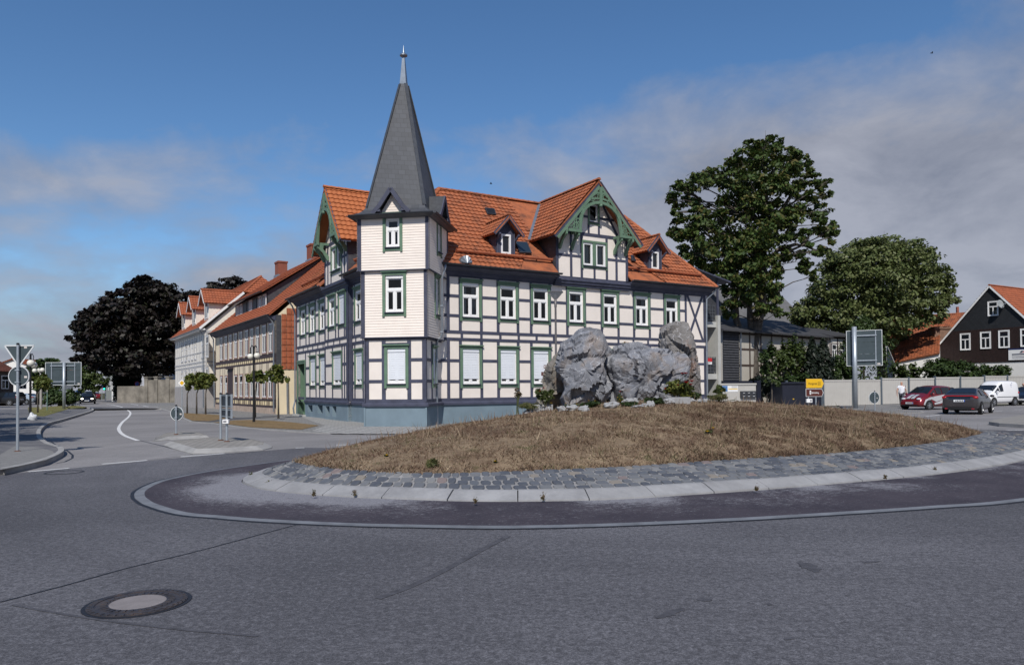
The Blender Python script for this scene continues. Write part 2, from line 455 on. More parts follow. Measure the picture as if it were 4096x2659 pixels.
# ---- ground and roads
mb = MB(); mb.poly([(-500, -120, -.03), (500, -120, -.03), (500, 700, -.03), (-500, 700, -.03)]); struct('ground', mb, earth_m)
mb = MB(); mb.poly([(-62, -30, 0), (95, -30, 0), (95, 56, 0), (-62, 56, 0)])
mb.poly([(-62, 56, 0), (-15, 56, 0), (-48, 116, 0), (-80, 116, 0)])
mb.poly([(-80, 116, 0), (-48, 116, 0), (-86, 250, 0), (-100, 250, 0)]); struct('road', mb, road_m)
c5 = crop(0, 1550, 1400/2380)
def g5(x, y, z=0): return G(*c5(x, y), z)
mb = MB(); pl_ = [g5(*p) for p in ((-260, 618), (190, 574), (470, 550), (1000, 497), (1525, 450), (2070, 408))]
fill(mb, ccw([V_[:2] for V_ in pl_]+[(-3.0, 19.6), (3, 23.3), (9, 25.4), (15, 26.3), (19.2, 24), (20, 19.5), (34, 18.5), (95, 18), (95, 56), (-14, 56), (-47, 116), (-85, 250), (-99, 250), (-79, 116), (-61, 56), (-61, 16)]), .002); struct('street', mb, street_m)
mb = MB()
for a, b in (((190, 572), (470, 548)), ((695, 520), (1000, 495)), ((1230, 470), (1525, 448)), ((2285, 390), (2355, 389)), ((2010, 411), (2070, 409))):
    ribbon(mb, [g5(*a), g5(*b)], .13, .0055)
c1 = crop(0, 1000, 700/1138)
cl = [G(*c1(*p)) for p in ((690, 1001), (745, 1009), (800, 1024), (838, 1046), (848, 1062), (835, 1085), (800, 1115), (780, 1140), (772, 1162), (785, 1187), (815, 1208), (850, 1222), (897, 1238))]
ribbon(mb, spline(cl, 5, False), .13, .0055)
for a, b in (((850, 1000), (900, 1008)), ((930, 1012), (965, 1019)), ((985, 1000), (1020, 1002))): ribbon(mb, [G(*c1(*a)), G(*c1(*b))], .13, .0055)
cr = crop(3200, 1050, 896/1978)
def gr(x, y, z=0): return G(*cr(x, y), z)
for a, b in (((1105, 1358), (1235, 1345)), ((1690, 1312), (1790, 1308)), ((1890, 1300), (1978, 1297)), ((1815, 1482), (1978, 1480))): ribbon(mb, [gr(*a), gr(*b)], .13, .0055)
struct('road_marking', mb, marking)
# ---- house-side pavement (left street, plaza, right front)
edge = [g5(920, 112), g5(1060, 132), g5(1180, 172), g5(1240, 207), g5(1300, 234), g5(1440, 244), g5(1600, 268), g5(1800, 288), g5(2030, 304), g5(2170, 312), g5(2380, 318)]
edge = [Vector(p[:2]) for p in edge]+[Vector(p) for p in ((-3.6, 25.9), (-1.2, 26.6), (2, 28.6), (8, 32.2), (18, 38.2), (23.5, 41.5), (24.5, 43.5), (23, 46.5), (22.2, 53))]
back = [(20, 64), (0, 64), (-12, 70), (-30, 92), (-40, 108), (-47, 106)]
pave('house_pavement', list(edge)+[Vector(p) for p in back], [kerb_m, pave_m], .03)
mb = MB(); ribbon(mb, [p for p in edge], .13, 0, .036); struct('house_kerb', mb, kerb_m)
chk = [c for c in ((1248, 1722), (1330, 1733), (1480, 1735), (1640, 1735), (1740, 1715), (1600, 1690), (1450, 1670), (1396, 1672), (1218, 1658), (1200, 1665), (1265, 1690), (1300, 1700))]
mb = MB(); fill(mb, ccw([G(x, y, .034) for x, y in chk]), .034); struct('checker_pavement', mb, chk_m)
mb = MB(); fill(mb, ccw([g5(x, y, .035) for x, y in ((1250, 172), (1480, 185), (1600, 200), (1420, 228), (1310, 226), (1255, 203))]), .042)
fill(mb, ccw([g5(x, y, .035) for x, y in ((1450, 236), (1600, 222), (1700, 219), (1850, 225), (1990, 236), (2170, 257), (2050, 285), (1880, 278), (1700, 268))]), .042)
struct('dry_verge', mb, verge_m)
mb = MB(); fill(mb, ccw([g5(x, y, .035) for x, y in ((1310, 229), (1430, 234), (1600, 217), (1850, 203), (1900, 197), (1560, 205), (1430, 226))]), .038); struct('driveway', mb, M('dark_driveway', (.075, .076, .085), .9, .2, 2, .3, 60))
# ---- left pavement
lk = [g5(x, y) for x, y in ((0, 592), (110, 572), (220, 546), (330, 510), (400, 474), (416, 450), (395, 430), (320, 405), (272, 368), (262, 338), (264, 312), (285, 284), (330, 255), (420, 230), (540, 193), (615, 168), (632, 156), (612, 144), (560, 136))]
lk = [Vector(p[:2]) for p in lk]
lks = spline(lk, 4, False)
left_poly = lks+[Vector(p) for p in ((-30, 62), (-48, 62), (-48, 10), (-11, 9.4))]
pave('left_pavement', left_poly, [kerb_m, pave_dark], .12)
mb = MB(); ribbon(mb, inset(lks, 0)[1:-1], .13, 0, .126); struct('left_kerb', mb, kerb_m)
mb = MB(); fill(mb, ccw([g5(x, y, .12) for x, y in ((190, 135), (330, 130), (440, 122), (480, 140), (400, 165), (300, 195), (200, 190))]), .127); fill(mb, ccw([g5(x, y, .12) for x, y in ((445, 130), (500, 120), (590, 132), (560, 139), (480, 146))]), .127); struct('left_verge', mb, lawn_m)
mb = MB(); fill(mb, ccw([G(*c1(x, y), .12) for x, y in ((0, 1330), (95, 1275), (250, 1285), (340, 1305), (365, 1335), (300, 1365), (150, 1400), (0, 1430))]), .125); struct('corner_paving', mb, pave_m)
# ---- splitter island on the left, refuge island on the right
front = [(1300, 452), (1440, 447), (1590, 440), (1790, 426), (1848, 412), (1850, 398), (1770, 376), (1650, 362), (1420, 360), (1250, 378), (1110, 392), (1180, 418)]
pave('splitter_island', [g5(*p) for p in front], [kerb_m, isl_m], .12, .22)
rear = [(1035, 368), (1050, 348), (1085, 330), (1190, 319), (1330, 317), (1400, 325), (1432, 346), (1300, 350), (1160, 357)]
pave('crossing_island', [g5(*p) for p in rear], [kerb_m, isl_m], .11, .2)
pave('refuge_island', [gr(*p) for p in ((1668, 1432), (1720, 1412), (1978, 1365), (2300, 1300), (2700, 1310), (2600, 1480), (1978, 1461), (1760, 1447))], [kerb_m, isl_m], .13)
# ---- pavement along the fence on the right
fe = [gr(x, y) for x, y in ((330, 1262), (420, 1325), (800, 1332), (890, 1312), (905, 1290), (1000, 1262))]
pave('fence_pavement', [Vector(p[:2]) for p in fe]+[Vector((36, 58.5)), Vector((60, 62)), Vector((60, 66)), Vector((20, 57))], [kerb_m, pave_m], .1)
# ------------------------------------------------------------------ ROUNDABOUT
D2 = 4096/2380
def V2(p): return Vector(p[:2])
OL = [V2(G(*p)) for p in ((1176, 1836), (1000, 1859), (823, 1885), (665, 1916), (594, 1938), (545, 1965), (538, 1987), (552, 2003), (588, 2023), (706, 2057), (870, 2073), (1033, 2086), (1377, 2103), (1721, 2111), (2048, 2114), (2444, 2105), (2908, 2085), (3339, 2060), (3769, 2031), (4096, 2004))]
OL += [V2(p) for p in ((10.5, 11.9), (14.2, 15.4), (16.4, 19.5), (16.6, 22.6), (14.4, 24.9), (9, 25.1), (3, 23.2), (-1.5, 20.8), (-3.9, 18.8))]
OL = ccw(spline(OL, 6))
KL = [V2(G(*p)) for p in ((1041, 1893), (985, 1912), (966, 1930), (990, 1945), (1059, 1964), (1235, 1983), (1400, 1994), (1572, 2001), (1908, 2011), (2244, 2009), (2500, 2001), (2736, 1986), (3040, 1965), (3339, 1940), (3600, 1917), (3769, 1899), (3940, 1876), (4096, 1846))]
KL += [V2(p) for p in ((12.9, 17.2), (14.8, 20.0), (15.0, 22.2), (13.4, 23.8), (9, 24.2), (3, 22.4), (-1.4, 20.0), (-3.6, 18.0), (-4.45, 15.8))]
KL = ccw(spline(KL, 6))
GL = [V2(G(x*D2, y*D2, .30)) for x, y in ((700, 1066), (712, 1077), (760, 1086), (860, 1094), (960, 1098), (1100, 1097), (1300, 1090), (1500, 1080), (1700, 1067), (1900, 1055), (2050, 1042), (2150, 1031), (2230, 1018), (2280, 1003))]
GL += [V2(p) for p in ((13.2, 22.0), (12, 22.8), (8, 23.0), (3, 21.4), (-.9, 19.3), (-3.1, 17.3))]
GL = ccw(spline(GL, 8))
scuffed = NT('scuffed_red_asphalt')
_v = scuffed.coord(); _n1 = scuffed.noise(_v, .55, 4, .6); _n2 = scuffed.noise(scuffed.coord((.55, 1.5, 1)), 26, 5, .8, .8); _n3 = scuffed.noise(_v, 90, 2)
_c = scuffed.ramp(scuffed.noise(_v, 1.2, 4), [(.35, (.036, .031, .042)), (.65, (.054, .046, .058))])
# tyre scuffs: an even belt of pale scratches towards the kerb, strongest at the entry
_d = scuffed.new('ShaderNodeVectorMath'); _d.operation = 'DISTANCE'; scuffed.link(_v, _d.inputs[0]); _d.inputs[1].default_value = (-4.1, 11.2, 0)
_k = scuffed.ramp(_d.outputs['Value'], [(0, 1), (.5, 1)]); _k = scuffed.math('SUBTRACT', 1, scuffed.math('MULTIPLY', _d.outputs['Value'], 1/3.4), True)
_at = scuffed.new('ShaderNodeAttribute'); _at.attribute_name = 'edge'
_m = scuffed.math('MULTIPLY', scuffed.math('POWER', _at.outputs['Fac'], 1.3), scuffed.math('ADD', scuffed.math('MULTIPLY', _k, 1.6), scuffed.math('MULTIPLY', scuffed.ramp(_n1, [(.42, 0), (.62, 1)]), 1.0)))
_nc = scuffed.ramp(_n2, [(.32, 0), (.68, 1)])
_s = scuffed.math('MULTIPLY', scuffed.math('SUBTRACT', scuffed.math('ADD', _nc, scuffed.math('MULTIPLY', scuffed.math('MINIMUM', _m, 1.0), .68)), .74), 3.5, True)
_s2 = scuffed.math('MULTIPLY', _s, scuffed.ramp(_n3, [(.3, .3), (.6, .85)]))
scuffed.color(scuffed.mix(_s2, _c, (.30, .30, .325))); scuffed.set(.9, 0, .3); scuffed.bump(_n3, .3, .01)
def band(name, la, za, lb, zb, mats, nseg=1, attr=False, smooth=False):
    """strip between two closed loops matched by nearest points"""
    A = la; B = []
    for p in A:
        B.append(min(range(len(lb)), key=lambda i: (lb[i]-p).length))
    # monotone matching by projecting on the inner loop segments
    Q = []
    for p, i in zip(A, B):
        best = None
        for j in (i-1, i):
            a, b = lb[j % len(lb)], lb[(j+1) % len(lb)]; d = b-a; t = max(0, min(1, (p-a).dot(d)/max(d.length_squared, 1e-9))); q = a+d*t
            if best is None or (q-p).length < (best-p).length: best = q
        Q.append(best)
    mb = MB(); mb.smooth = smooth; n = len(A); V = []; at = []
    for s in range(nseg+1):
        f = s/nseg
        for p, q in zip(A, Q):
            r = p.lerp(q, f); V.append((r.x, r.y, za+(zb-za)*f)); at.append(f)
    F = [(s*n+i, s*n+(i+1) % n, (s+1)*n+(i+1) % n, (s+1)*n+i) for s in range(nseg) for i in range(n)]
    mb.add(V, F); o = mb.build(name, mats); _tag(o, kind='structure')
    if attr:
        a = o.data.attributes.new('edge', 'FLOAT', 'POINT'); a.data.foreach_set('value', at)
    return o
OI = inset(OL, .14)
band('apron_edge_band', OL, .006, OI, .012, M('pale_concrete_band', (.15, .16, .18), .9, .25, 3, .3, 40))
band('apron', OI, .012, KL, .02, scuffed.m, 6, True)
# tar seam round the outer band
mb = MB(); lo = inset(OL, -.03); ribbon(mb, lo+[lo[0]], .05, .0035); 
c6 = crop(0, 1950, 2048/2380)
for pth in ([(0, 532), (300, 455), (600, 372), (900, 300), (1200, 220), (1380, 172)], ):
    ribbon(mb, spline([G(*c6(*p)) for p in pth], 6, False), .022, .0038)
ribbon(mb, [g5(940, 357), g5(1120, 400), g5(1290, 447), g5(1310, 455), g5(1600, 447), g5(1800, 430)], .05, .0034)
ribbon(mb, [g5(*p) for p in ((345, 365), (400, 405), (460, 430), (495, 460), (492, 480), (440, 505), (380, 515))], .05, .0036)
ribbon(mb, [g5(*p) for p in ((1005, 493), (1130, 480), (1225, 470))], .04, .0035)
struct('tar_seam', mb, M('tar', (.016, .016, .02), .6, .2, 4))
mb = MB()
for pth, w in (([(1755, 515), (1900, 462), (2050, 392), (2200, 310), (2360, 225)], .07), ([(60, 545), (400, 605), (800, 655), (1200, 690)], .03)):
    ribbon(mb, spline([G(*c6(*p)) for p in pth], 6, False), w, .0036)
for pth, w in (([(670, 955), (730, 935), (800, 908)], .10), ([(858, 868), (930, 870)], .09), ([(1340, 695), (1385, 715), (1420, 742)], .16), ([(1630, 697), (1712, 690)], .06), ([(1185, 890), (1212, 892)], .05), ([(1265, 1055), (1310, 1045)], .05)):
    q_ = spline([V2(G(2048+x*.8605, 1650+y*.8605)) for x, y in pth], 8, False); n_ = len(q_); L_ = []; R_ = []
    for i in range(n_):
        d_ = (q_[min(i+1, n_-1)]-q_[max(i-1, 0)]).normalized(); s_ = Vector((-d_.y, d_.x))*w*.5*(.25+.75*sin(pi*(i+.5)/n_)); L_.append(q_[i]+s_*random.uniform(.5, 1.2)); R_.append(q_[i]-s_*random.uniform(.5, 1.2))
    mb.add([(*p, .0036) for p in L_]+[(*p, .0036) for p in R_], [(i, n_+i, n_+i+1, i+1) for i in range(n_-1)])
struct('tyre_smear', mb, M('dark_asphalt_patch', (.066, .066, .077), .9, .35, 9, .5, 80))
# kerb stones: one ring, individual blocks with open joints
def arc_samples(loop, step):
    L = [0]
    for i in range(len(loop)): L.append(L[-1]+(loop[(i+1) % len(loop)]-loop[i]).length)
    n = max(3, int(L[-1]/step)); out = []; j = 0
    for k in range(n):
        s = L[-1]*k/n
        while L[j+1] < s: j += 1
        t = (s-L[j])/max(1e-9, L[j+1]-L[j]); out.append(loop[j].lerp(loop[(j+1) % len(loop)], t))
    return out
KS = arc_samples(KL, .25); nK = len(KS)
def nrm_at(S, i):
    d = (S[(i+1) % len(S)]-S[i-1]).normalized(); return Vector((-d.y, d.x))   # inward for ccw
mb = MB(); blk = 4
for b0 in range(0, nK, blk):
    idx = [(b0+k) % nK for k in range(blk+1)] if b0+blk <= nK else [(b0+k) % nK for k in range(nK-b0+1)]
    jz = random.uniform(-.006, .006); ji = random.uniform(-.008, .008); R = []
    for q, i in enumerate(idx):
        p = KS[i]; nn = nrm_at(KS, i); d = Vector((nn.y, -nn.x)); sh = .008 if q == 0 else (-.008 if q == len(idx)-1 else 0)
        p = p+d*sh
        R.append([(p+nn*(.0+ji), -.02), (p+nn*(.012+ji), .045+jz), (p+nn*(.27+ji), .138+jz), (p+nn*(.335+ji), .146+jz), (p+nn*.34, .0)])
    V = [(r[0].x, r[0].y, r[1]) for rr in R for r in rr]; m = 5
    F = [(a*m+k, (a+1)*m+k, (a+1)*m+k+1, a*m+k+1) for a in range(len(R)-1) for k in range(m-1)]
    F += [list(range(m))[::-1], [(len(R)-1)*m+k for k in range(m)]]
    mb.add(V, F)
t = NT('pale_kerb_concrete'); v = t.coord(); n = t.noise(v, 2.2, 6, .7); n2 = t.noise(v, 45, 3); r = island(t)
c = t.ramp(n, [(.3, (.19, .19, .20)), (.65, (.34, .34, .35))]); c = t.mix(t.math('MULTIPLY', r, .35), c, (.24, .235, .235)); c = t.mix(t.math('MULTIPLY', n2, .4), c, (.28, .28, .285))
t.color(c); t.set(.9, 0, .25); t.bump(n2, .4, .01); kerbstone_m = t.m
struct('roundabout_kerb', mb, kerbstone_m)
# cobbles: bed + four or five courses of rough setts
KI = inset(KL, .33)
band('cobble_bed', KI, .132, GL, .29, M('cobble_mortar', (.24, .235, .235), .95, .25, 6, .4, 60), 3)
mb = MB()
rows = 9; KR = arc_samples(KI, .06)
QI = []
for p in KR:
    i = min(range(len(GL)), key=lambda k: (GL[k]-p).length); QI.append(GL[i])
# smooth the matched inner points
for _ in range(60): QI = [(QI[i-1]+QI[i]*2+QI[(i+1) % len(QI)])/4 for i in range(len(QI))]
def kp(sf, f):
    n = len(KR); i = int(sf) % n; j = (i+1) % n; u = sf-int(sf)
    return KR[i].lerp(KR[j], u).lerp(QI[i].lerp(QI[j], u), f)
nKR = len(KR); wmax = 0
for rI in range(12):
    s = random.random()*3
    while s < nKR:
        i = int(s) % nKR; W = (KR[i]-QI[i]).length; nr = max(2, int(round(W/.20)))
        step = random.uniform(.15, .24)/.06
        if rI >= nr: s += step; continue
        f0, f1 = (rI+.0)/nr, (rI+1.0)/nr
        px = random.uniform(.016, .03)/.06*.5; g = .07/nr
        z = .134+.154*(f0+f1)/2
        a, b = s+px, s+step-px
        c_ = random.uniform(.4, .8); cf = .22/nr; r_ = lambda: random.uniform(-.03, .03)/nr
        cs = [(a+c_, f0+g+r_()), (b-c_, f0+g+r_()), (b, f0+g+cf), (b, f1-g-cf), (b-c_, f1-g+r_()), (a+c_, f1-g+r_()), (a, f1-g-cf), (a, f0+g+cf)]
        P = [kp(q, f) for q, f in cs]; cen = sum(P, Vector((0, 0)))/8
        h = random.uniform(.012, .024); tz = random.uniform(-.004, .004); dzf = .154/nr*.42
        zz_ = [z-dzf if k in (0, 1, 2, 7) else z+dzf for k in range(8)]; low = [(p.x, p.y, q-.01) for p, q in zip(P, zz_)]; top = [((p*.9+cen*.1).x, (p*.9+cen*.1).y, q+h+(tz if k < 4 else -tz)) for k, (p, q) in enumerate(zip(P, zz_))]
        mb.add(low+top, [(k, (k+1) % 8, 8+(k+1) % 8, 8+k) for k in range(8)]+[list(range(8, 16))])
        s += step
t = NT('granite_setts'); v = t.coord(); r = island(t); n = t.noise(v, 14, 4)
c = t.ramp(r, [(.0, (.048, .056, .075)), (.25, (.085, .095, .115)), (.45, (.14, .145, .155)), (.68, (.105, .112, .128)), (.85, (.20, .20, .20)), (.93, (.24, .205, .165)), (.975, (.20, .15, .14)), (1, (.35, .35, .34))], 'CONSTANT')
c = t.mix(t.math('MULTIPLY', n, .5), c, (.15, .155, .165)); t.color(c); t.set(.75, 0, .4); t.bump(n, .3, .01); sett_m = t.m
struct('cobble_ring', mb, sett_m)
# ---- the mound
MC = Vector((4.6, 18.4)); from math import exp
def _polar(loop):
    T = sorted(((atan2(p.y-MC.y, p.x-MC.x), (p-MC).length) for p in loop)); return T
_GP = _polar(GL)
import bisect as _bis
_GA = [a for a, r in _GP]
def Rth(th):
    i = _bis.bisect(_GA, th); a0, r0 = _GP[i-1]; a1, r1 = _GP[i % len(_GP)]
    if i == 0: a0 -= 2*pi
    if i == len(_GP): a1 += 2*pi
    f = (th-a0)/max(1e-6, a1-a0); return r0+(r1-r0)*f
def mound_z(x, y):
    d = Vector((x, y))-MC; t = d.length/Rth(atan2(d.y, d.x))
    if t >= 1: return .29
    s = 1-t*t
    return .29+.05*min(1, (1-t)*9)+.80*(s**.95)+.17*exp(-((x-3)**2/8+(y-18.9)**2/3.4))*min(1, (1-t)*5)+.03*noise.noise(Vector((x*.9, y*.9, 3)))*min(1, (1-t)*5)
mb = MB(); mb.smooth = True
NA, NR = 220, 26; V = [(MC.x, MC.y, mound_z(MC.x, MC.y))]
for j in range(1, NR+1):
    t = (j/NR)**.85
    for i in range(NA):
        th = -pi+2*pi*(i+.5)/NA; R = Rth(th)*t*(1.006 if j == NR else 1); x, y = MC.x+cos(th)*R, MC.y+sin(th)*R
        V.append((x, y, mound_z(x, y) if j < NR else .24))
F = [(0, 1+i, 1+(i+1) % NA) for i in range(NA)]
F += [(1+(j-1)*NA+i, 1+j*NA+i, 1+j*NA+(i+1) % NA, 1+(j-1)*NA+(i+1) % NA) for j in range(1, NR) for i in range(NA)]
mb.add(V, F); struct('mound', mb, dry_m)
# ================================================================== MAIN HOUSE
def wall_holes(mb, fr, s0, s1, z0, z1, holes, n=0.0, depth=.12, cuts=()):
    """facade sheet with real openings; cuts = list of (point, normal) half spaces removed"""
    ss = sorted({s0, s1, *[x for h in holes for x in h[:2] if s0 < x < s1]}); zs = sorted({z0, z1, *[x for h in holes for x in h[2:4] if z0 < x < z1]})
    bm = bmesh.new()
    for i in range(len(ss)-1):
        for j in range(len(zs)-1):
            cs, cz = (ss[i]+ss[i+1])/2, (zs[j]+zs[j+1])/2
            if any(h[0] < cs < h[1] and h[2] < cz < h[3] for h in holes): continue
            bm.faces.new([bm.verts.new(fr.P(a, n, b)) for a, b in ((ss[i], zs[j]), (ss[i+1], zs[j]), (ss[i+1], zs[j+1]), (ss[i], zs[j+1]))])
    for h in holes:
        a, b, c, d = h[:4]
        for q in (((a, c), (a, d)), ((a, d), (b, d)), ((b, d), (b, c)), ((b, c), (a, c))):
            (p, r), (p2, r2) = q
            bm.faces.new([bm.verts.new(x) for x in (fr.P(p, n, r), fr.P(p2, n, r2), fr.P(p2, n-depth, r2), fr.P(p, n-depth, r))])
    for co, no in cuts:
        bmesh.ops.bisect_plane(bm, geom=bm.verts[:]+bm.edges[:]+bm.faces[:], plane_co=co, plane_no=no, clear_outer=True)
    bm.verts.index_update()
    mb.add([v.co.copy() for v in bm.verts], [[v.index for v in f.verts] for f in bm.faces]); bm.free()
def hole_of(w, cw=.13, sill=.15): return (w[0]+cw, w[1]-cw, w[2]+sill, w[3]-cw)
def window(par, fr, w, n=0.0, shutter=0.0, mats=None, cw=.13, sill=.15, hood=True, mull='T', g=None, depth=.10, label=None, box=True, curtain=False):
    cas, frm, gl = mats or (green, white, thin_glass)
    s0, s1, z0, z1 = w; a, b, c, d = hole_of(w, cw, sill)
    mb = MB(); B = fr.box; o = .045
    B(mb, s0, a, n-.01, n+o, c-.02, z1-cw); B(mb, b, s1, n-.01, n+o, c-.02, z1-cw); B(mb, s0, s1, n-.01, n+o+.004, z1-cw, z1)
    B(mb, s0, s1, n-.01, n+o+.003, z0, c-.02)
    if hood: B(mb, s0-.05, s1+.05, n-.01, n+.13, z1, z1+.05); B(mb, s0-.02, s1+.02, n-.01, n+.08, z1-.05, z1-.001)
    B(mb, s0-.0, s0+.10, n, n+.07, z0-.05, z0-.001); B(mb, s1-.10, s1, n, n+.07, z0-.05, z0-.001)
    if mull == 'P': m = (a+b)/2; B(mb, m-.10, m+.10, n-depth, n+.03, c, d)
    W = mb.build('window', cas, par)
    if label: W['label'] = label
    mb = MB(); B(mb, a-.03, b+.03, n-.05, n+.12, c-.035, c-.001); mb.build('sill', timber, W)
    mb = MB(); q0, q1 = n-depth, n-depth+.06; f = .075
    bx = .13 if box else 0
    if mull == 'P':
        m = (a+b)/2
        for a_, b_ in ((a, m-.10), (m+.10, b)): B(mb, a_, a_+.10, q0, q1+.03, c, d); B(mb, b_-.10, b_, q0, q1+.03, c, d); B(mb, a_+.10, b_-.10, q0, q1+.03, c, c+.11); B(mb, a_+.10, b_-.10, q0, q1+.03, d-.10, d)
    if mull != 'P': B(mb, a, a+f, q0, q1, c, d); B(mb, b-f, b, q0, q1, c, d); B(mb, a+f, b-f, q0, q1, c, c+f+.02); B(mb, a+f, b-f, q0, q1, d-f, d)
    if bx: B(mb, a+.01, b-.01, q1+.002, q1+.03, d-bx, d-.01)
    top = d-bx-.0
    if mull in ('T', 'H'):
        zt = c+(top-c)*.66; B(mb, a+f, b-f, q0, q1+.01, zt-.055, zt+.055)
        m = (a+b)/2
        if mull == 'T': B(mb, m-.05, m+.05, q0, q1+.005, c+f+.02, zt-.055)
        f2 = .035
        for x0, x1, y0, y1 in (((a+f, m-.05, c+f+.02, zt-.055), (m+.05, b-f, c+f+.02, zt-.055), (a+f, b-f, zt+.055, top-.01)) if mull == 'T' else ()):
            B(mb, x0, x0+f2, q0, q1-.015, y0, y1); B(mb, x1-f2, x1, q0, q1-.015, y0, y1); B(mb, x0+f2, x1-f2, q0, q1-.015, y0, y0+f2); B(mb, x0+f2, x1-f2, q0, q1-.015, y1-f2, y1)
    elif mull == 'V':
        m = (a+b)/2; B(mb, m-.045, m+.045, q0, q1+.005, c+f+.02, d-f)
    mb.build('frame', frm, W)
    mb = MB(); mb.poly([fr.P(a, q0+.02, c), fr.P(b, q0+.02, c), fr.P(b, q0+.02, d), fr.P(a, q0+.02, d)]); mb.build('pane', gl, W)
    if curtain:
        for k0, k1 in ((.0, .36), (.66, 1.0)):
            mb = MB(); N_ = 14
            V = [fr.P(a+(b-a)*(k0+(k1-k0)*i/N_), n-depth-.10+.02*sin(i*2.1), z) for z in (c, d) for i in range(N_+1)]; mb.add(V, [(i, i+1, N_+2+i, N_+1+i) for i in range(N_)]); mb.build('curtain', M('net_curtain', (.55, .55, .53), .9, .08, 6), W)
    if shutter:
        mb = MB(); zb = d-(d-c)*shutter; z = d-.13
        B(mb, a+.01, b-.01, q1+.002, q1+.045, d-.14, d-.001)
        while z > zb:
            B(mb, a+.03, b-.03, q1-.01, q1+.016, z-.07, z-.006); B(mb, a+.03, b-.03, q1-.01, q1+.012, z-.006, z); z -= .076
        B(mb, a+.03, b-.03, q1-.01, q1+.022, z-.03, z)
        mb.build('shutter', shutter_m, W)
    return W
tg = NT('thin_window_glass'); tr_ = tg.new('ShaderNodeBsdfTransparent'); tr_.inputs[0].default_value = (.62, .68, .70, 1); gs_ = tg.new('ShaderNodeBsdfGlossy'); gs_.inputs['Roughness'].default_value = .03; lw = tg.new('ShaderNodeFresnel'); lw.inputs[0].default_value = 1.6
mx_ = tg.new('ShaderNodeMixShader'); tg.link(lw.outputs[0], mx_.inputs[0]); tg.link(tr_.outputs[0], mx_.inputs[1]); tg.link(gs_.outputs[0], mx_.inputs[2]); tg.link(mx_.outputs[0], tg.out.inputs[0]); thin_glass = tg.m
HC = (-5.264, 31.396); HA = radians(31)
house = thing('half_timbered_house', 'large cream half-timbered corner house with slate spire, orange tile roof and green trimmed windows', 'house', (HC[0], HC[1], 0), HA)
RF = Fr(HC, HA); LF = Fr(HC, HA-pi/2)
k4 = crop(1700, 650, 700/1082); k5 = crop(2200, 650, 750/1159)
kl1 = crop(1140, 1000, 360/1390); kl2 = crop(1140, 1350, 360/1503); kl3 = crop(1220, 720, 280/1311); kl4 = crop(1450, 1050, 350/807); kl6 = crop(1400, 720, 450/1931)
def HU(u, d, z): return RF.P(u, -d, z)
EZ = 7.18; SL = .954; RD = 4.5; RZ = EZ+SL*(RD+.5)
def rz(d): return EZ+SL*(d+.5)
def roof_px(x, y):     # ray -> (u,d) on the right-hand roof slope
    d = ray(x, y); n = (RF.N*-SL); nn = Vector((n.x, n.y, -1)); p0 = HU(0, -.5, EZ)
    t = (p0-CAM_P).dot(nn)/d.dot(nn); p = CAM_P+d*t-Vector((HC[0], HC[1], 0)); return (p.dot(RF.S), -p.dot(RF.N))
# ---------------------------------------------------------------- openings
RW = [k4(282, 0)[0], k4(512, 0)[0], k4(713, 0)[0], k4(933, 0)[0], k5(370, 0)[0], k5(566, 0)[0], k5(751, 0)[0]]
RU = [RF.px(x, 1200)[0] for x in RW]
up = [(u-.57, u+.57, 4.74, 6.60) for u in RU]; lo = [(u-.57, u+.57, 1.66, 3.55) for u in RU]
BEAM = [(4.12, 4.25), (3.79, 3.92)]
mb = MB()
wall_holes(mb, RF, 1.0, 19.0, .87, 6.95, [hole_of(w) for w in up+lo])
# left facade
def lx(c, x, n=0.0): return LF.px(*c(x, 900), n)[0]
LU = [(lx(kl1, a, n), lx(kl1, b, n), n) for a, b, n in ((232, 327, 0), (373, 472, 0), (526, 636, 0), (668, 785, .2), (826, 947, .2), (1072, 1203, 0))]
LL = [(lx(kl2, a, n), lx(kl2, b, n), n) for a, b, n in ((418, 524, 0), (580, 697, 0), (797, 960, .2), (1170, 1313, 0), (1385, 1500, 0))]
DOOR = (lx(kl2, 217), lx(kl2, 349), .42, 3.28)
upL = [(a, b, 4.74, 6.52, n) for a, b, n in LU]; loL = [(a, b, 1.70, 3.52, n) for a, b, n in LL]
SEG = [(-15.6, -8.95, 0), (-8.95, -5.05, .2), (-5.05, -2.0, 0)]
for s0, s1, n in SEG:
    hs = [hole_of(w[:4]) for w in upL+loL if s0 < (w[0]+w[1])/2 < s1]
    if s0 < -15: hs.append((DOOR[0]+.1, DOOR[1]-.1, .87, DOOR[3]-.12))
    wall_holes(mb, LF, s0, s1, .87, 6.95, hs, n, .12 if s0 > -15 else .12)
for s in (-8.95, -5.05):
    q = [LF.P(s, 0, .0), LF.P(s, .2, .0), LF.P(s, .2, 6.95), LF.P(s, 0, 6.95)]; mb.poly(q if s < -6 else q[::-1])
# other sides
for pts in (((19, 0), (19, 9)), ((19, 9), (9, 9)), ((9, 9), (9, 15.6)), ((9, 15.6), (0, 15.6))):
    (a, b), (c, d) = pts; mb.poly([HU(a, b, 0), HU(c, d, 0), HU(c, d, 7), HU(a, b, 7)])
mb.poly([HU(0, 15.6, 6.9), HU(9, 15.6, 6.9), HU(4.5, 15.6, 11.6)])
mb.build('wall', infill, house)
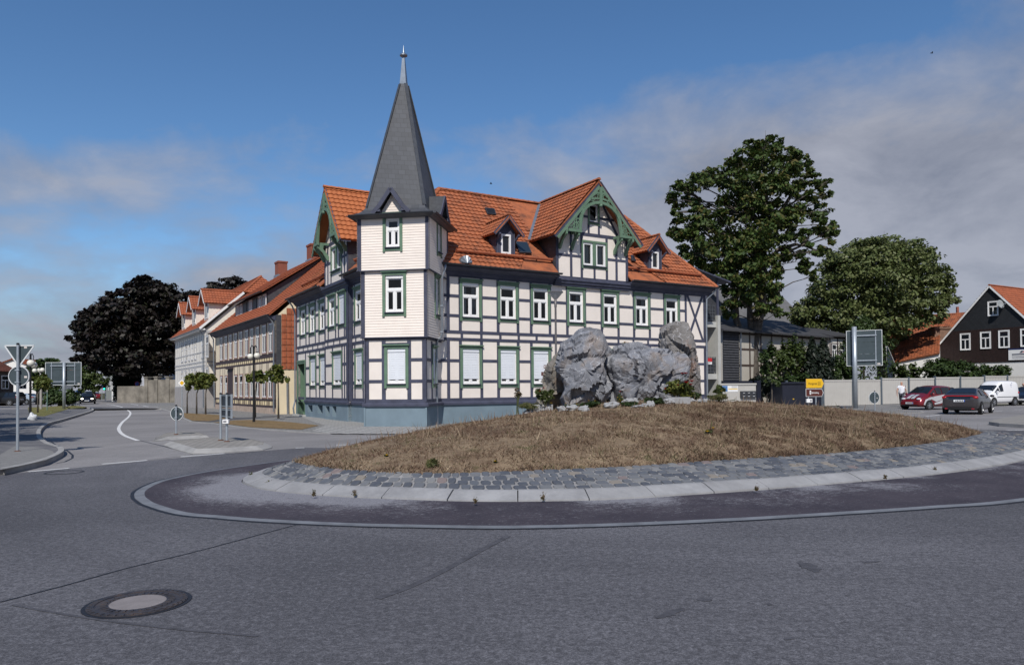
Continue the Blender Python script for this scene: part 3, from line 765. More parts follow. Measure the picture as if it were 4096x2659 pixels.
# ---------------------------------------------------------------- plinth
mb = MB()
bw = [(lx(kl2, a), lx(kl2, b), c, d) for a, b, c, d in ((393, 472, .30, .72), (558, 642, .28, .74), (752, 820, .20, .72), (868, 934, .20, .74))]
wall_holes(mb, LF, -15.6, -8.95, -.3, .87, [(DOOR[0]+.1, DOOR[1]-.1, .12, .87)]+bw[:2], .05, .3)
wall_holes(mb, LF, -8.95, -5.05, -.3, .87, bw[2:], .25, .3); wall_holes(mb, LF, -5.05, -1.5, -.3, .87, [], .05)
for s, f in ((-8.95, 1), (-5.05, 0)):
    q = [LF.P(s, .05, -.3), LF.P(s, .25, -.3), LF.P(s, .25, .87), LF.P(s, .05, .87)]; mb.poly(q if f else q[::-1])
wall_holes(mb, RF, 1.0, 19.05, -.3, .87, [], .05); mb.poly([RF.P(19.05, .05, -.3), RF.P(19.05, -9, -.3), RF.P(19.05, -9, .87), RF.P(19.05, .05, .87)])
mb.poly([LF.P(-15.6, -4, -.3), LF.P(-15.6, .05, -.3), LF.P(-15.6, .05, .87), LF.P(-15.6, -4, .87)])
PL = mb.build('plinth', plinth_m, house)
for q, h in enumerate(bw):
    n = .05 if q < 2 else .25
    mb = MB(); mb.poly([LF.P(h[0], n-.29, h[2]), LF.P(h[1], n-.29, h[2]), LF.P(h[1], n-.29, h[3]), LF.P(h[0], n-.29, h[3])])
    for k in range(1, 4): LF.box(mb, h[0]+(h[1]-h[0])*k/4-.012, h[0]+(h[1]-h[0])*k/4+.012, n-.285, n-.26, h[2], h[3])
    mb.build('basement_window', black, house)
# ---------------------------------------------------------------- timber frame
TN = .022
def posts_and_rails(mb, fr, s0, s1, wins_u, wins_l, n, extra=(), rails=True, skip_low=()):
    B = lambda a, b, c, d, k=0.0: fr.box(mb, a, b, n-.02, n+TN+k, c, d)
    B(s0, s1, 1.03, 1.17, .006); B(s0, s1, *BEAM[0], .007); B(s0, s1, *BEAM[1], .007); B(s0, s1, 6.70, 6.95, .006)
    pw = .145
    def col(xs, wins, z0, z1):
        xs = sorted(xs); out = []
        for x in xs:
            if out and x-out[-1] < .12: continue
            out.append(x); B(x-pw/2, x+pw/2, z0, z1)
        return out
    for wins, z0, z1, rz_ in ((wins_u, 4.25, 6.70, (5.83, 4.93)), (wins_l, 1.17, 3.79, (2.88, 1.93))):
        xs = [s0+pw/2, s1-pw/2]+list(extra)
        for w in wins: xs += [w[0]+.02, w[1]-.02]
        xs = [x for x in xs if s0 < x < s1]; xs = col(xs, wins, z0, z1)
        for a, b in zip(xs, xs[1:]):
            m = (a+b)/2
            if b-a < .2 or any(w[0] < m < w[1] for w in wins): continue
            for q in rz_: B(a+pw/2, b-pw/2, q-.062, q+.062, .003)
    k = s0+.55
    while k < s1-.3: B(k-.06, k+.06, BEAM[1][1], BEAM[0][0]); k += 1.02
mb = MB()
P1 = RF.px(k4(142, 0)[0], 1200)[0]
posts_and_rails(mb, RF, 1.9, 17.55, up, lo, 0, extra=(P1,))
B = lambda a, b, c, d, k=0.0: RF.box(mb, a, b, -.02, TN+k, c, d)
for z0, z1 in ((1.03, 1.17), BEAM[0], BEAM[1], (6.70, 6.95)): B(17.55, 19.0, z0, z1, .006)
B(18.84, 19.0, 1.17, 1.93); B(18.84, 19.0, 1.93, 3.79); B(18.84, 19.0, 4.25, 6.7)
for z0, z1 in ((4.25, 6.7),):
    for k, (a, b) in enumerate(((17.62, 18.76), (18.76, 17.62))):
        mb.bar(RF.P(a, .008+.003*k, z1), RF.P(b, .008+.003*k, z0), .03, .14, up=(RF.S.x, RF.S.y, 0))
B(17.55, 18.84, 2.82, 2.94, .001); B(17.55, 18.84, 1.87, 1.99, .001); B(17.48, 17.6, 1.17, 3.79)
for (s0, s1, n) in SEG:
    wu = [w for w in upL if s0 < (w[0]+w[1])/2 < s1]; wl = [w for w in loL if s0 < (w[0]+w[1])/2 < s1]
    if s0 < -15:
        wl = [(DOOR[0], DOOR[1], 0, 3.3)]+wl
    ex = (-5.62, -5.28) if n else ()
    posts_and_rails(mb, LF, s0+(.0 if n else .0), min(s1, -2.6), wu, wl, n, extra=ex)
for s in (-8.95, -5.05): LF.box(mb, s-.03, s+.03, -.02, .228, 1.03, 6.9)
LF.box(mb, -5.22, -5.02, .19, .232, 1.03, 6.9)
mb.build('timber_frame', timber, house)
# ledge board above the plinth + cornice under the eaves
mb = MB()
def ledge(fr, s0, s1, n):
    fr.box(mb, s0, s1, n-.02, n+.13, .87, .97); pr = [(n-.02, .97), (n+.13, .97), (n+.10, 1.0), (n+.03, 1.03), (n-.02, 1.03)]
    mb.extrude([fr.P(s0, a, z) for a, z in pr], fr.S*(s1-s0))
ledge(RF, 1.0, 19.06, 0); ledge(LF, DOOR[1], -8.95, 0); ledge(LF, -15.62, DOOR[0], 0); ledge(LF, -9.06, -4.94, .2); ledge(LF, -5.04, -2.0, 0)
def cornice(fr, s0, s1, n=0, z=6.93):
    pr = [(n-.02, z-.16), (n+.06, z-.16), (n+.10, z-.08), (n+.16, z-.06), (n+.16, z), (n+.50, z+.14), (n+.50, z+.19), (n-.02, z+.19)]
    mb.extrude([fr.P(s0, a, q) for a, q in pr], fr.S*(s1-s0))
cornice(RF, .5, 8.64); cornice(RF, 13.24, 19.3); cornice(LF, -15.7, -8.97); cornice(LF, -5.03, -1.5)
def gcorn(fr, s0, s1, n):
    pr = [(n-.2, 6.66), (n+.04, 6.66), (n+.06, 6.76), (n+.13, 6.80), (n+.13, 6.86), (n+.2, 6.93), (n+.2, 7.0), (n+.04, 7.06), (n-.2, 7.06)]
    mb.extrude([fr.P(s0, a, q) for a, q in pr], fr.S*(s1-s0))
gcorn(RF, 8.55, 13.33, .12); gcorn(LF, -9.05, -4.95, .2)
mb.build('cornice', timber, house)
# ---------------------------------------------------------------- windows of the two facades
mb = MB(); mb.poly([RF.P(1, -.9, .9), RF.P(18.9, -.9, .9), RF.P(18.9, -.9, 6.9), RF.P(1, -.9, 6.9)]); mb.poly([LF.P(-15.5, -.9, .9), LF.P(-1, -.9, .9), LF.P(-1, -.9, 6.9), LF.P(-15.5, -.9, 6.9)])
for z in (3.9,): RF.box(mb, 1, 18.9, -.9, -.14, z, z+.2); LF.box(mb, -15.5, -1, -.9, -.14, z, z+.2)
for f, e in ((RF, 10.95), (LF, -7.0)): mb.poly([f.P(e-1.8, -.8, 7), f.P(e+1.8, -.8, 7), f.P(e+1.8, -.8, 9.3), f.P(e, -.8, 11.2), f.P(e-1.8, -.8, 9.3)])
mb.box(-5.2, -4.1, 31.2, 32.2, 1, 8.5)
mb.build('dark_backing', M('painted_room_dark', (.035, .036, .038), .9, .3, 1.2), house)  # dark sheets added behind the panes; room darkness is in their colour
for i, w in enumerate(up): window(house, RF, w, curtain=i in (0, 3, 5))
for w in lo: window(house, RF, w, shutter=.80, label='window with its white roller shutter let down')
for i, w in enumerate(upL): window(house, LF, w[:4], w[4], shutter=.97 if i == 4 else 0, curtain=i in (1, 3))
for w in loL: window(house, LF, w[:4], w[4], shutter=.78, label='window with its white roller shutter let down')
# door in its deep green reveal
a, b, z0, z1 = DOOR; mb = MB()
LF.box(mb, a, a+.1, -.02, .07, .12, z1); LF.box(mb, b-.1, b, -.02, .07, .12, z1); LF.box(mb, a-.0, b+.0, -.02, .085, z1, z1+.1)
LF.box(mb, a+.1, b-.1, -.02, .06, z1-.12, z1)
dd = .55
mb.poly([LF.P(a+.1, 0, .12), LF.P(a+.1, -dd, .12), LF.P(a+.1, -dd, z1-.12), LF.P(a+.1, 0, z1-.12)]); mb.poly([LF.P(b-.1, -dd, .12), LF.P(b-.1, 0, .12), LF.P(b-.1, 0, z1-.12), LF.P(b-.1, -dd, z1-.12)])
mb.poly([LF.P(a+.1, 0, z1-.12), LF.P(a+.1, -dd, z1-.12), LF.P(b-.1, -dd, z1-.12), LF.P(b-.1, 0, z1-.12)])
LF.box(mb, a+.1, b-.1, -dd, -dd+.05, .12, z1-.12)
dr = mb.build('door', green, house)
mb = MB()
for q0, q1 in ((.95, 1.5), (1.65, 2.2), (2.4, 3.0)): LF.box(mb, a+.22, b-.22, -dd+.052, -dd+.06, q0, q1)
mb.build('pane', glass_sky, dr)
mb = MB(); LF.box(mb, a-.15, b+.15, -.6, .30, -.02, .12); mb.build('doorstep', concrete, house)
# ---------------------------------------------------------------- roofs
mb = MB()
def R3(u, d, z=None): return HU(u, d, rz(d) if z is None else z)
GRc, GRh, GRe, GRa, GRw, GRov = 10.85, 2.75, 9.05, 12.0, 2.3, .8
GLc, GLh, GLe, GLa, GLw, GLov = 7.0, 2.4, 8.90, 11.93, 1.95, .8
tile_roof(mb, [R3(-.5, -.5), R3(8.62, -.5), R3(8.62, 2.03), R3(10.85, RD), R3(RD, RD)])
hx = 16.9
tile_roof(mb, [R3(13.22, -.5), R3(19.45, -.5), R3(hx, RD), R3(10.85, RD), R3(13.22, 2.03)])
tile_roof(mb, [HU(19.45, -.5, EZ), HU(19.45, 9.5, EZ), HU(hx, RD, RZ)])
mb.extrude([HU(19.45, 9.5, EZ), HU(9.5, 9.5, EZ), HU(RD, RD, RZ), HU(hx, RD, RZ)], (0, 0, -.06))
mb.extrude([HU(9.5, 9.5, EZ), HU(9.5, 15.75, EZ), HU(RD, 15.75, RZ), HU(RD, RD, RZ)], (0, 0, -.06))
def L3(v, d, z=None): return HU(d, v, rz(d) if z is None else z)
tile_roof(mb, [L3(-.5, -.5), L3(5.03, -.5), L3(5.03, 1.87), L3(7.0, RD), L3(RD, RD)])
tile_roof(mb, [L3(8.97, -.5), L3(15.75, -.5), L3(15.75, RD), L3(7.0, RD), L3(8.97, 1.87)])
ridge_tiles(mb, HU(RD, RD, RZ+.05), HU(hx, RD, RZ+.05)); ridge_tiles(mb, HU(RD, RD, RZ+.05), HU(RD, 15.75, RZ+.05)); ridge_tiles(mb, HU(hx, RD, RZ+.04), HU(19.45, -.5, EZ+.05)); ridge_tiles(mb, HU(hx, RD, RZ+.04), HU(19.45, 9.5, EZ+.05))
ridge_tiles(mb, HU(-.5, -.5, EZ+.05), HU(RD, RD, RZ+.05))
mb.build('roof', tile_main, house)
# cross gables
def gable_roof(c, h, e, a, ov, back, mapf, mat):
    mb = MB(); dv = (e-EZ)/SL-.5
    for s in (-1, 1):
        tile_roof(mb, [mapf(c+s*h, -ov, e), mapf(c+s*h, dv+.15, e), mapf(c, back, a), mapf(c, -ov, a)])
    ridge_tiles(mb, mapf(c, -ov-.04, a+.06), mapf(c, back, a+.06))
    return mb.build('roof', mat, house)
mR = lambda u, d, z: HU(u, d, z)
mL = lambda v, d, z: HU(d, v, z)
gable_roof(GRc, GRh, GRe, GRa, GRov, RD+.1, mR, tile_main); gable_roof(GLc, GLh, GLe, GLa, GLov, RD, mL, tile_new)
def gable_wall(fr, c, w, n, e, a, h, wins, timbers, braces):
    sl = (a-e)/h; mb = MB(); cuts = []
    for s in (-1, 1):
        nn = fr.S*(s*sl)+Vector((0, 0, 1)); cuts.append((fr.P(c, n, a-.12), nn))
    wall_holes(mb, fr, c-w, c+w, 6.9, a, [hole_of(x, .10, .12) for x in wins], n, .12, cuts)
    gw = mb.build('gable_wall', infill, house)
    mb = MB()
    for s0, s1, z0, z1 in timbers: fr.box(mb, s0, s1, n-.02, n+TN, z0, z1)
    for p, q in braces: mb.bar(fr.P(p[0], n+.006, p[1]), fr.P(q[0], n+.006, q[1]), .03, .13, up=(fr.S.x, fr.S.y, 0))
    mb.build('timber_frame', timber, house)
    # slate cheeks
    for s in (-1, 1):
        mb = MB(); x = c+s*w; zt = e+(h-w)*sl
        pts = [fr.P(x, n, 6.9), fr.P(x, n, zt-.1), fr.P(x, -((zt-EZ)/SL-.5), zt-.1), fr.P(x, 0, EZ+.3)]
        mb.poly(pts if s < 0 else pts[::-1])
        o = mb.build('gable_cheek', slate_hang, house); uv_plan(o, -fr.N, Vector((0, 0, 1)), fr.P(c, 0, 7))
    # bargeboards in dark paint behind, green fretwork in front
    mb = MB(); nv = GRov-.05
    for s in (-1, 1):
        mb.bar(fr.P(c+s*(h+.02), nv, e-.10), fr.P(c, nv, a-.08), .05, .20, up=(fr.S.x*s, fr.S.y*s, .8))
        mb.extrude([fr.P(c+s*h, n, e-.07), fr.P(c+s*h, nv, e-.07), fr.P(c, nv, a-.07), fr.P(c, n, a-.07)], (0, 0, -.03))
    mb.build('bargeboard', timber, house)
    mb = MB(); nf = nv+.035; k = h/2.75
    def strip(pts, wd, th=.06, nn=nf):
        for p, q in zip(pts, pts[1:]): mb.bar(fr.P(c+p[0], nn, p[1]), fr.P(c+q[0], nn, q[1]), th, wd, up=fr.S if abs(q[0]-p[0]) < abs(q[1]-p[1]) else (0, 0, 1))
    sl2 = sl
    def verge(x): return a-.30-abs(x)*sl2
    for s in (-1, 1):
        strip([(s*.05, verge(0)), (s*(h-.12), verge(h-.12))], .14)
        arch = [(s*1.30*k, a-2.62), (s*1.29*k, a-2.2), (s*1.2*k, a-1.86), (s*1.02*k, a-1.55), (s*.72*k, a-1.30), (s*.38*k, a-1.16), (0, a-1.10)]
        strip(arch, .145, .09, nf+.02)
        strip([(s*1.22*k, a-2.68), (s*2.0*k, a-2.68)], .13, .09, nf+.02); strip([(s*1.3*k, a-2.62), (s*1.02*k, a-1.3)], .11)
        strip([(0, a-.9), (s*.62*k, a-.98)], .08); strip([(0, a-.62), (s*.30*k, a-.66)], .06)
        # fretwork scrolls
        for cx, cz, r in ((.27*k, a-.80, .11), (.5*k, a-1.0, .09), (.18*k, a-.66, .07), (1.55*k, a-2.42, .15), (1.78*k, a-2.53, .09), (1.42*k, a-2.16, .10)):
            strip([(s*(cx+r*cos(i*pi/4)), cz+r*sin(i*pi/4)) for i in range(8)], .045, .05)
        for cx in (1.5*k, 1.62*k): strip([(s*cx, a-2.65), (s*cx, verge(cx))], .05, .04)
        # knee brackets back to the wall
        for bx in (1.36*k, min(w-.08, 2.1*k)):
            x = c+s*bx; mb.extrude([fr.P(x-.05, nf+.03, a-2.72), fr.P(x-.05, nf+.03, a-2.88), fr.P(x-.05, n+.35, a-3.12), fr.P(x-.05, n+.12, a-3.5), fr.P(x-.05, n+.01, a-3.52), fr.P(x-.05, n+.01, a-3.30), fr.P(x-.05, n+.32, a-2.92), fr.P(x-.05, n+.3, a-2.72)], fr.S*.1)
            mb.bar(fr.P(x, n, a-2.66), fr.P(x, nf+.04, a-2.66), .10, .12)
    strip([(0, a-.34), (0, a-1.24)], .15, .10, nf+.03); mb.ball(fr.P(c, nf+.03, a-1.26), .09, 6)
    mb.build('gable_fretwork', green, house)
    for x in wins:
        window(house, fr, x, n, cw=.10, sill=.12, hood=False, mull='P' if x[1]-x[0] > 1.3 else 'N', box=False, curtain=x[1]-x[0] > 1.3)
def T5(x, y, n=.12): return RF.px(*k5(x, y), n)
z_at = lambda f, x, y, n: f(x, y, n)[1]
gw1 = (T5(193, 560)[0], T5(352, 560)[0], T5(270, 655)[1], T5(270, 487)[1]); gw2 = (T5(233, 300)[0], T5(304, 300)[0], T5(268, 384)[1], T5(268, 248)[1])
zc = T5(250, 448)[1]; zr = T5(160, 578)[1]; pR = [T5(x, 600)[0] for x in (130, 195, 350, 410)]
L_, R_ = GRc+.1-GRw, GRc+.1+GRw
GC = (L_+R_)/2
tb = [(L_, L_+.16, 7.06, 9.3), (R_-.16, R_, 7.06, 9.3), (L_, R_, 7.02, 7.16), (L_+.16, R_-.16, zc-.08, zc+.08)]
tb += [(p-.07, p+.07, 7.16, zc-.08) for p in pR]+[(L_+.16, pR[0]-.07, zr-.06, zr+.06), (pR[0]+.07, pR[1]-.07, zr-.06, zr+.06), (pR[2]+.07, pR[3]-.07, zr-.06, zr+.06), (pR[3]+.07, R_-.16, zr-.06, zr+.06)]
tb += [(gw2[0]-.02, gw2[0]+.1, zc+.08, gw2[2]), (gw2[1]-.1, gw2[1]+.02, zc+.08, gw2[2]), (L_+.9, gw2[0], zc+.85, zc+.97), (gw2[1], R_-.9, zc+.85, zc+.97)]
tb += [((gw1[0]+gw1[1])/2-.06, (gw1[0]+gw1[1])/2+.06, 7.16, gw1[2])]
gable_wall(RF, GC, GRw, .12, GRe, GRa, GRh, [gw1, gw2], tb, [((gw2[1]+.15, zc+1.75), (pR[3]+.12, zc+.05)), ((gw2[0]-.15, zc+1.75), (pR[0]+.1, zc+.05))])
def T3(x, y, n=.2): return LF.px(*kl3(x, y), n)
gl1 = (T3(490, 1300)[0], T3(690, 1300)[0], 7.62, 9.02)
c0 = -GLc; zc = 9.25; tb = [(c0-GLw, c0-GLw+.16, 7.06, 9.3), (c0+GLw-.16, c0+GLw, 7.06, 9.3), (c0-GLw, c0+GLw, 7.02, 7.16), (c0-GLw+.16, c0+GLw-.16, zc-.08, zc+.08)]
for x in (c0-1.35, gl1[0], gl1[1], c0+1.45): tb.append((x-.065, x+.065, 7.16, zc-.08))
for a, b in ((c0-GLw+.16, c0-1.415), (c0-1.285, gl1[0]-.07), (gl1[1]+.065, c0+1.38), (c0+1.52, c0+GLw-.16)): tb.append((a, b, 8.2, 8.32))
tb += [(c0-.9, c0-.78, zc+.08, 10.4), (c0+.78, c0+.9, zc+.08, 10.4), (c0-1.2, c0+1.2, 10.0, 10.12), (c0-.06, c0+.06, zc+.08, 10.9)]
gable_wall(LF, c0, GLw, .2, GLe, GLa, GLh, [gl1], tb, [((c0+.5, 10.5), (c0+1.3, zc+.1))])
# ---------------------------------------------------------------- dormers, roof lights, snow guards, gutters
def dormer(xc, ybot, half, hwin, hroof):
    u, d = roof_px(xc, ybot); z0 = rz(d); f = RF; n = -d; mb = MB(); w = half
    zt = z0+hwin+.12; za = zt+hroof; back = (za-EZ)/SL-.5
    hole = (u-w*.52, u+w*.52, z0+.06, z0+hwin)
    dw = thing  # readability only
    wall_holes(mb, f, u-w, u+w, z0-.1, zt, [hole], n, .1)
    mb.poly([f.P(u-w, n, zt), f.P(u+w, n, zt), f.P(u, n, za-.12)])
    for s in (-1, 1):
        q = [f.P(u+s*w, n, z0-.1), f.P(u+s*w, n, zt), f.P(u+s*w, -((zt-EZ)/SL-.5), zt)]; mb.poly(q if s < 0 else q[::-1])
    dm = mb.build('dormer', timber, house)
    mb = MB(); q = hole; b = .085
    for x0, x1, y0, y1 in ((q[0], q[0]+b, q[2], q[3]), (q[1]-b, q[1], q[2], q[3]), (q[0]+b, q[1]-b, q[2], q[2]+b), (q[0]+b, q[1]-b, q[3]-b, q[3])): f.box(mb, x0, x1, n-.08, n+.03, y0, y1)
    mb.build('window', white, dm)
    mb = MB(); mb.poly([f.P(q[0], n-.05, q[2]), f.P(q[1], n-.05, q[2]), f.P(q[1], n-.05, q[3]), f.P(q[0], n-.05, q[3])]); mb.build('pane', glass, dm)
    mb = MB(); ov = .38; hw = w+.28; ez = zt-.16
    for s in (-1, 1):
        tile_roof(mb, [HU(u+s*hw, d-ov, ez), HU(u+s*hw, (ez-EZ)/SL-.45, ez), HU(u, back, za), HU(u, d-ov, za)], .22, .28, .03, .018)
    ridge_tiles(mb, HU(u, d-ov, za+.05), HU(u, back, za+.05), .09)
    mb.build('dormer_roof', tile_main, dm)
    mb = MB()
    for s in (-1, 1):
        mb.bar(f.P(u+s*(hw+.02), n+ov-.03, ez-.06), f.P(u, n+ov-.03, za-.05), .05, .16, up=(f.S.x*s, f.S.y*s, .8))
        mb.bar(f.P(u+s*(w-.02), n, ez-.28), f.P(u+s*(w+.0), n+ov, ez-.02), .08, .09)
        mb.bar(f.P(u+s*w*.9, n+.02, z0), f.P(u+s*w*.9, n+.02, zt), .1, .04)
    mb.build('bargeboard', timber, dm)
dormer(*k4(500, 572), .52, 1.0, .72); dormer(*k5(649, 664), .50, 1.0, .72)
def rooflight(pts, mat):
    q = [roof_px(*p) for p in pts]; mb = MB(); up_ = Vector((RF.N.x*SL, RF.N.y*SL, 1)).normalized()
    P = [HU(u, d, rz(d))+up_*.07 for u, d in q]; mb.extrude(P, up_*.07); W = mb.build('roof_window', gutter_dark, house)
    c = sum(P, Vector())/4; mb = MB(); mb.poly([c+(p-c)*.84+up_*.074 for p in P]); mb.build('pane', mat, W)
rooflight([k4(580, 570), k4(655, 572), k4(625, 505), k4(552, 500)], glass_sky); rooflight([k4(382, 330), k4(435, 334), k4(424, 298), k4(366, 292)], black)
rooflight([k5(500, 618), k5(526, 620), k5(510, 585), k5(494, 583)], glass_sky)
mb = MB(); upn = Vector((RF.N.x*SL, RF.N.y*SL, 1)).normalized()
for a, b in ((k4(210, 600), k4(812, 664)), (k5(492, 708), k5(955, 742))):
    (u0, d0), (u1, d1) = roof_px(*a), roof_px(*b); d = .15; mb = MB(); snow_guard(mb, HU(u0, d, rz(d)+.05), HU(u1, d, rz(d)+.05), upn, .85); mb.build('snow_guard', tile_plain, house)
upl = Vector((LF.N.x*SL, LF.N.y*SL, 1)).normalized()
mb = MB(); snow_guard(mb, HU(.15, 9.1, rz(.15)+.05), HU(.15, 14.6, rz(.15)+.05), upl, .8); mb.build('snow_guard', tile_plain, house); mb = MB(); snow_guard(mb, HU(.15, 3.0, rz(.15)+.05), HU(.15, 4.8, rz(.15)+.05), upl, .8)
mb.build('snow_guard', tile_plain, house)
mb = MB()
u0, d0 = roof_px(*k4(258, 640)); c = HU(u0, d0+.05, rz(d0+.05)+.08); fan = [c+RF.S*(.30*cos(a))+Vector((0, 0, 1))*(.36*sin(a)) for a in [pi*i/12 for i in range(13)]]
for i in range(12):
    mb.add([c+RF.N*.12, fan[i]+RF.N*(.05 if i % 2 else .0), fan[i+1]+RF.N*(.0 if i % 2 else .05), c-RF.N*.2, fan[i]-RF.N*.25, fan[i+1]-RF.N*.25], [(0, 1, 2), (3, 5, 4), (1, 4, 5, 2)])
mb.build('roof_vent', zinc, house)
mb = MB()
def gutter(fr, s0, s1, n, z, r=.085):
    V = []
    for s in (s0, s1):
        for k in range(7): a = pi+pi*k/6; V.append(fr.P(s, n+r*cos(a), z+r*sin(a)))
        for k in range(7): a = 2*pi-pi*k/6; V.append(fr.P(s, n+(r-.012)*cos(a), z+(r-.012)*sin(a)))
    mb.add(V, [(k, k+1, 15+k, 14+k) for k in range(13)]+[(13, 0, 14, 27), list(range(14)), list(range(14, 28))[::-1]])
for a in ((RF, .6, 8.7), (RF, 13.2, 19.5), (LF, -15.85, -8.9), (LF, -5.1, -1.6)):
    mb = MB(); gutter(*a, .58, 7.2); mb.build('gutter', gutter_dark, house)
mb = MB()
def q4(x, y, Y): return AT(*kl4(x, y), Y)
yb = 31.8
mb.tube([q4(765, 25, yb+.2), q4(760, 60, yb), q4(733, 145, yb), q4(731, 400, yb), q4(733, 650, yb), q4(722, 690, yb), q4(690, 716, yb), q4(684, 760, yb), q4(686, 1290, yb), q4(690, 1495, yb)], .052, 8)
for y in (400, 640, 900, 1290): p = q4(731 if y < 700 else 685, y, yb); mb.box(p.x-.07, p.x+.07, p.y-.07, p.y+.07, p.z-.03, p.z+.03)
mb.build('downpipe', zinc, house); mb = MB(); mb.tube([RF.P(19.35, .56, 7.12), RF.P(19.25, .4, 6.9), RF.P(18.98, .14, 6.55), RF.P(18.95, .13, 5), RF.P(18.95, .13, .1)], .05, 8)
mb.build('downpipe', zinc, house); mb = MB(); mb.tube([LF.P(-15.5, .55, 7.12), LF.P(-15.45, .3, 6.75), LF.P(-15.52, .12, 6.35), LF.P(-15.52, .12, .9), LF.P(-15.45, .25, .5), LF.P(-15.45, .2, .1)], .05, 8)
mb.build('downpipe', zinc, house)
# flashings at the valleys
mb = MB()
for c, h, e, mp, a in ((GRc, GRh, GRe, mR, GRa), (GLc, GLh, GLe, mL, GLa)):
    for s in (-1, 1):
        dv = (e-EZ)/SL-.5; p, q = mp(c+s*h, dv, e+.10), mp(c+s*.1, RD, a-.0); mb = MB(); mb.bar(p, q, .16, .03); mb.build('valley_flashing', zinc, house)
# ---------------------------------------------------------------- tower
TA = radians(-9.5); tS = Vector((cos(TA), sin(TA))); tN = Vector((sin(TA), -cos(TA)))
TC0 = Vector((-4.90, 30.5)); TH = 1.33
def tower_frames(half, out):   # half width, front offset; returns front, right, left frames with s centred
    fc = TC0+tN*out; ctr = TC0-tN*1.25
    F = Fr(fc, TA); h = half
    Rr = Fr(ctr+tS*h, TA+pi/2); Ll = Fr(ctr-tS*h, TA-pi/2); Bk = Fr(ctr-tN*h, TA+pi)
    return F, Rr, Ll, Bk
ctr = TC0-tN*TH
levels = [(.0, TH), (.11, TH+.11), (.22, TH+.22)]
F0, R0, L0, B0 = tower_frames(TH, 0)
mb = MB()
for f in (F0, R0, L0): f.box(mb, -TH-.05, TH+.05, -.02, .05, -.3, .87) if f is F0 else f.box(mb, -TH, TH, -.02, .05, -.3, .87)
mb.build('tower_plinth', plinth_m, house)
def TP(x, y, n=0): return F0.px(*kl4(x, y), n)
wg = (TP(203, 900)[0], TP(425, 900)[0], TP(310, 1148)[1], TP(310, 765)[1])
wgR = (-.36, .34, wg[2], wg[3])
mb = MB()
wall_holes(mb, F0, -TH, TH, .87, 3.79, [hole_of(wg)]); wall_holes(mb, R0, -TH, TH, .87, 3.79, [hole_of(wgR, .09)]); wall_holes(mb, L0, -TH, TH, .87, 3.79, [])
mb.build('tower_wall', infill, house)
mb = MB()
for f, w, cw in ((F0, wg, .13), (R0, wgR, .09), (L0, None, 0)):
    B = lambda a, b, c, d, k=0.0: f.box(mb, a, b, -.02, TN+k, c, d)
    B(-TH-.01, TH+.01, 1.03, 1.17, .005); B(-TH-.01, TH+.01, 3.67, 3.79, .004)
    xs = [.08-TH, TH-.08]+([w[0]-.03, w[1]+.03] if w else [-.4, .4])
    for x in xs: B(x-.085, x+.085, 1.17, 3.64)
    xs = sorted(xs)
    for a, b in ((xs[0], xs[1]), (xs[2], xs[3])):
        for z in (2.83, 1.93): B(a+.085, b-.085, z-.065, z+.065, .002)
    if w: B(w[0]+.05, w[1]-.05, w[3]+.06, w[3]+.12)
for sx_ in (-1, 1): F0.box(mb, sx_*(TH+.02)-.02, sx_*(TH+.02)+.02, -.03, .03, 1.03, 3.79)
mb.build('tower_timber', timber, house)
mb = MB()
for f, h in ((F0, TH+.11), (R0, TH), (L0, TH)): ledge(f, -h, h, .0)
mb.build('tower_ledge', timber, house)
window(house, F0, wg, shutter=.82); window(house, R0, wgR, cw=.09, shutter=.82, mull='N')
def clap(mb, f, h, z0, z1, holes, th=.112):
    n = int(round((z1-z0)/th)); t_ = (z1-z0)/n
    for i in range(n):
        a, b = z0+i*t_, z0+(i+1)*t_; segs = [(-h, h)]
        for ho in holes:
            if ho[2] < b-.02 and ho[3] > a+.02:
                segs = [q for s0, s1 in segs for q in ((s0, min(s1, ho[0])), (max(s0, ho[1]), s1)) if q[1]-q[0] > .01]
        for s0, s1 in segs:
            mb.add([f.P(s0, .021, a), f.P(s1, .021, a), f.P(s1, .006, b), f.P(s0, .006, b), f.P(s0, .0, a), f.P(s1, .0, a)], [(0, 1, 2, 3), (4, 5, 1, 0)])
    for ho in holes:
        a, b, c, d = ho
        for q in (((a, c), (a, d)), ((a, d), (b, d)), ((b, d), (b, c)), ((b, c), (a, c))):
            mb.poly([f.P(q[0][0], .02, q[0][1]), f.P(q[1][0], .02, q[1][1]), f.P(q[1][0], -.12, q[1][1]), f.P(q[0][0], -.12, q[0][1])])
spec = []
for (out, half), z0, z1, fw in ((levels[1], 3.79, 6.60, ((185, 405), (490, 88))), (levels[2], 6.60, 8.79, None)):
    F, R, L, Bk = tower_frames(half, out)
    if fw: w = (F.px(*kl4(fw[0][0], 300))[0], F.px(*kl4(fw[0][1], 300))[0], F.px(*kl4(300, fw[1][0]))[1], F.px(*kl4(300, fw[1][1]))[1])
    else: w = (F.px(*kl6(565, 900))[0], F.px(*kl6(903, 900))[0], F.px(*kl6(730, 1215))[1], F.px(*kl6(730, 585))[1])
    spec.append((F, R, L, Bk, half, z0, z1, w))
mb = MB(); mt_ = MB()
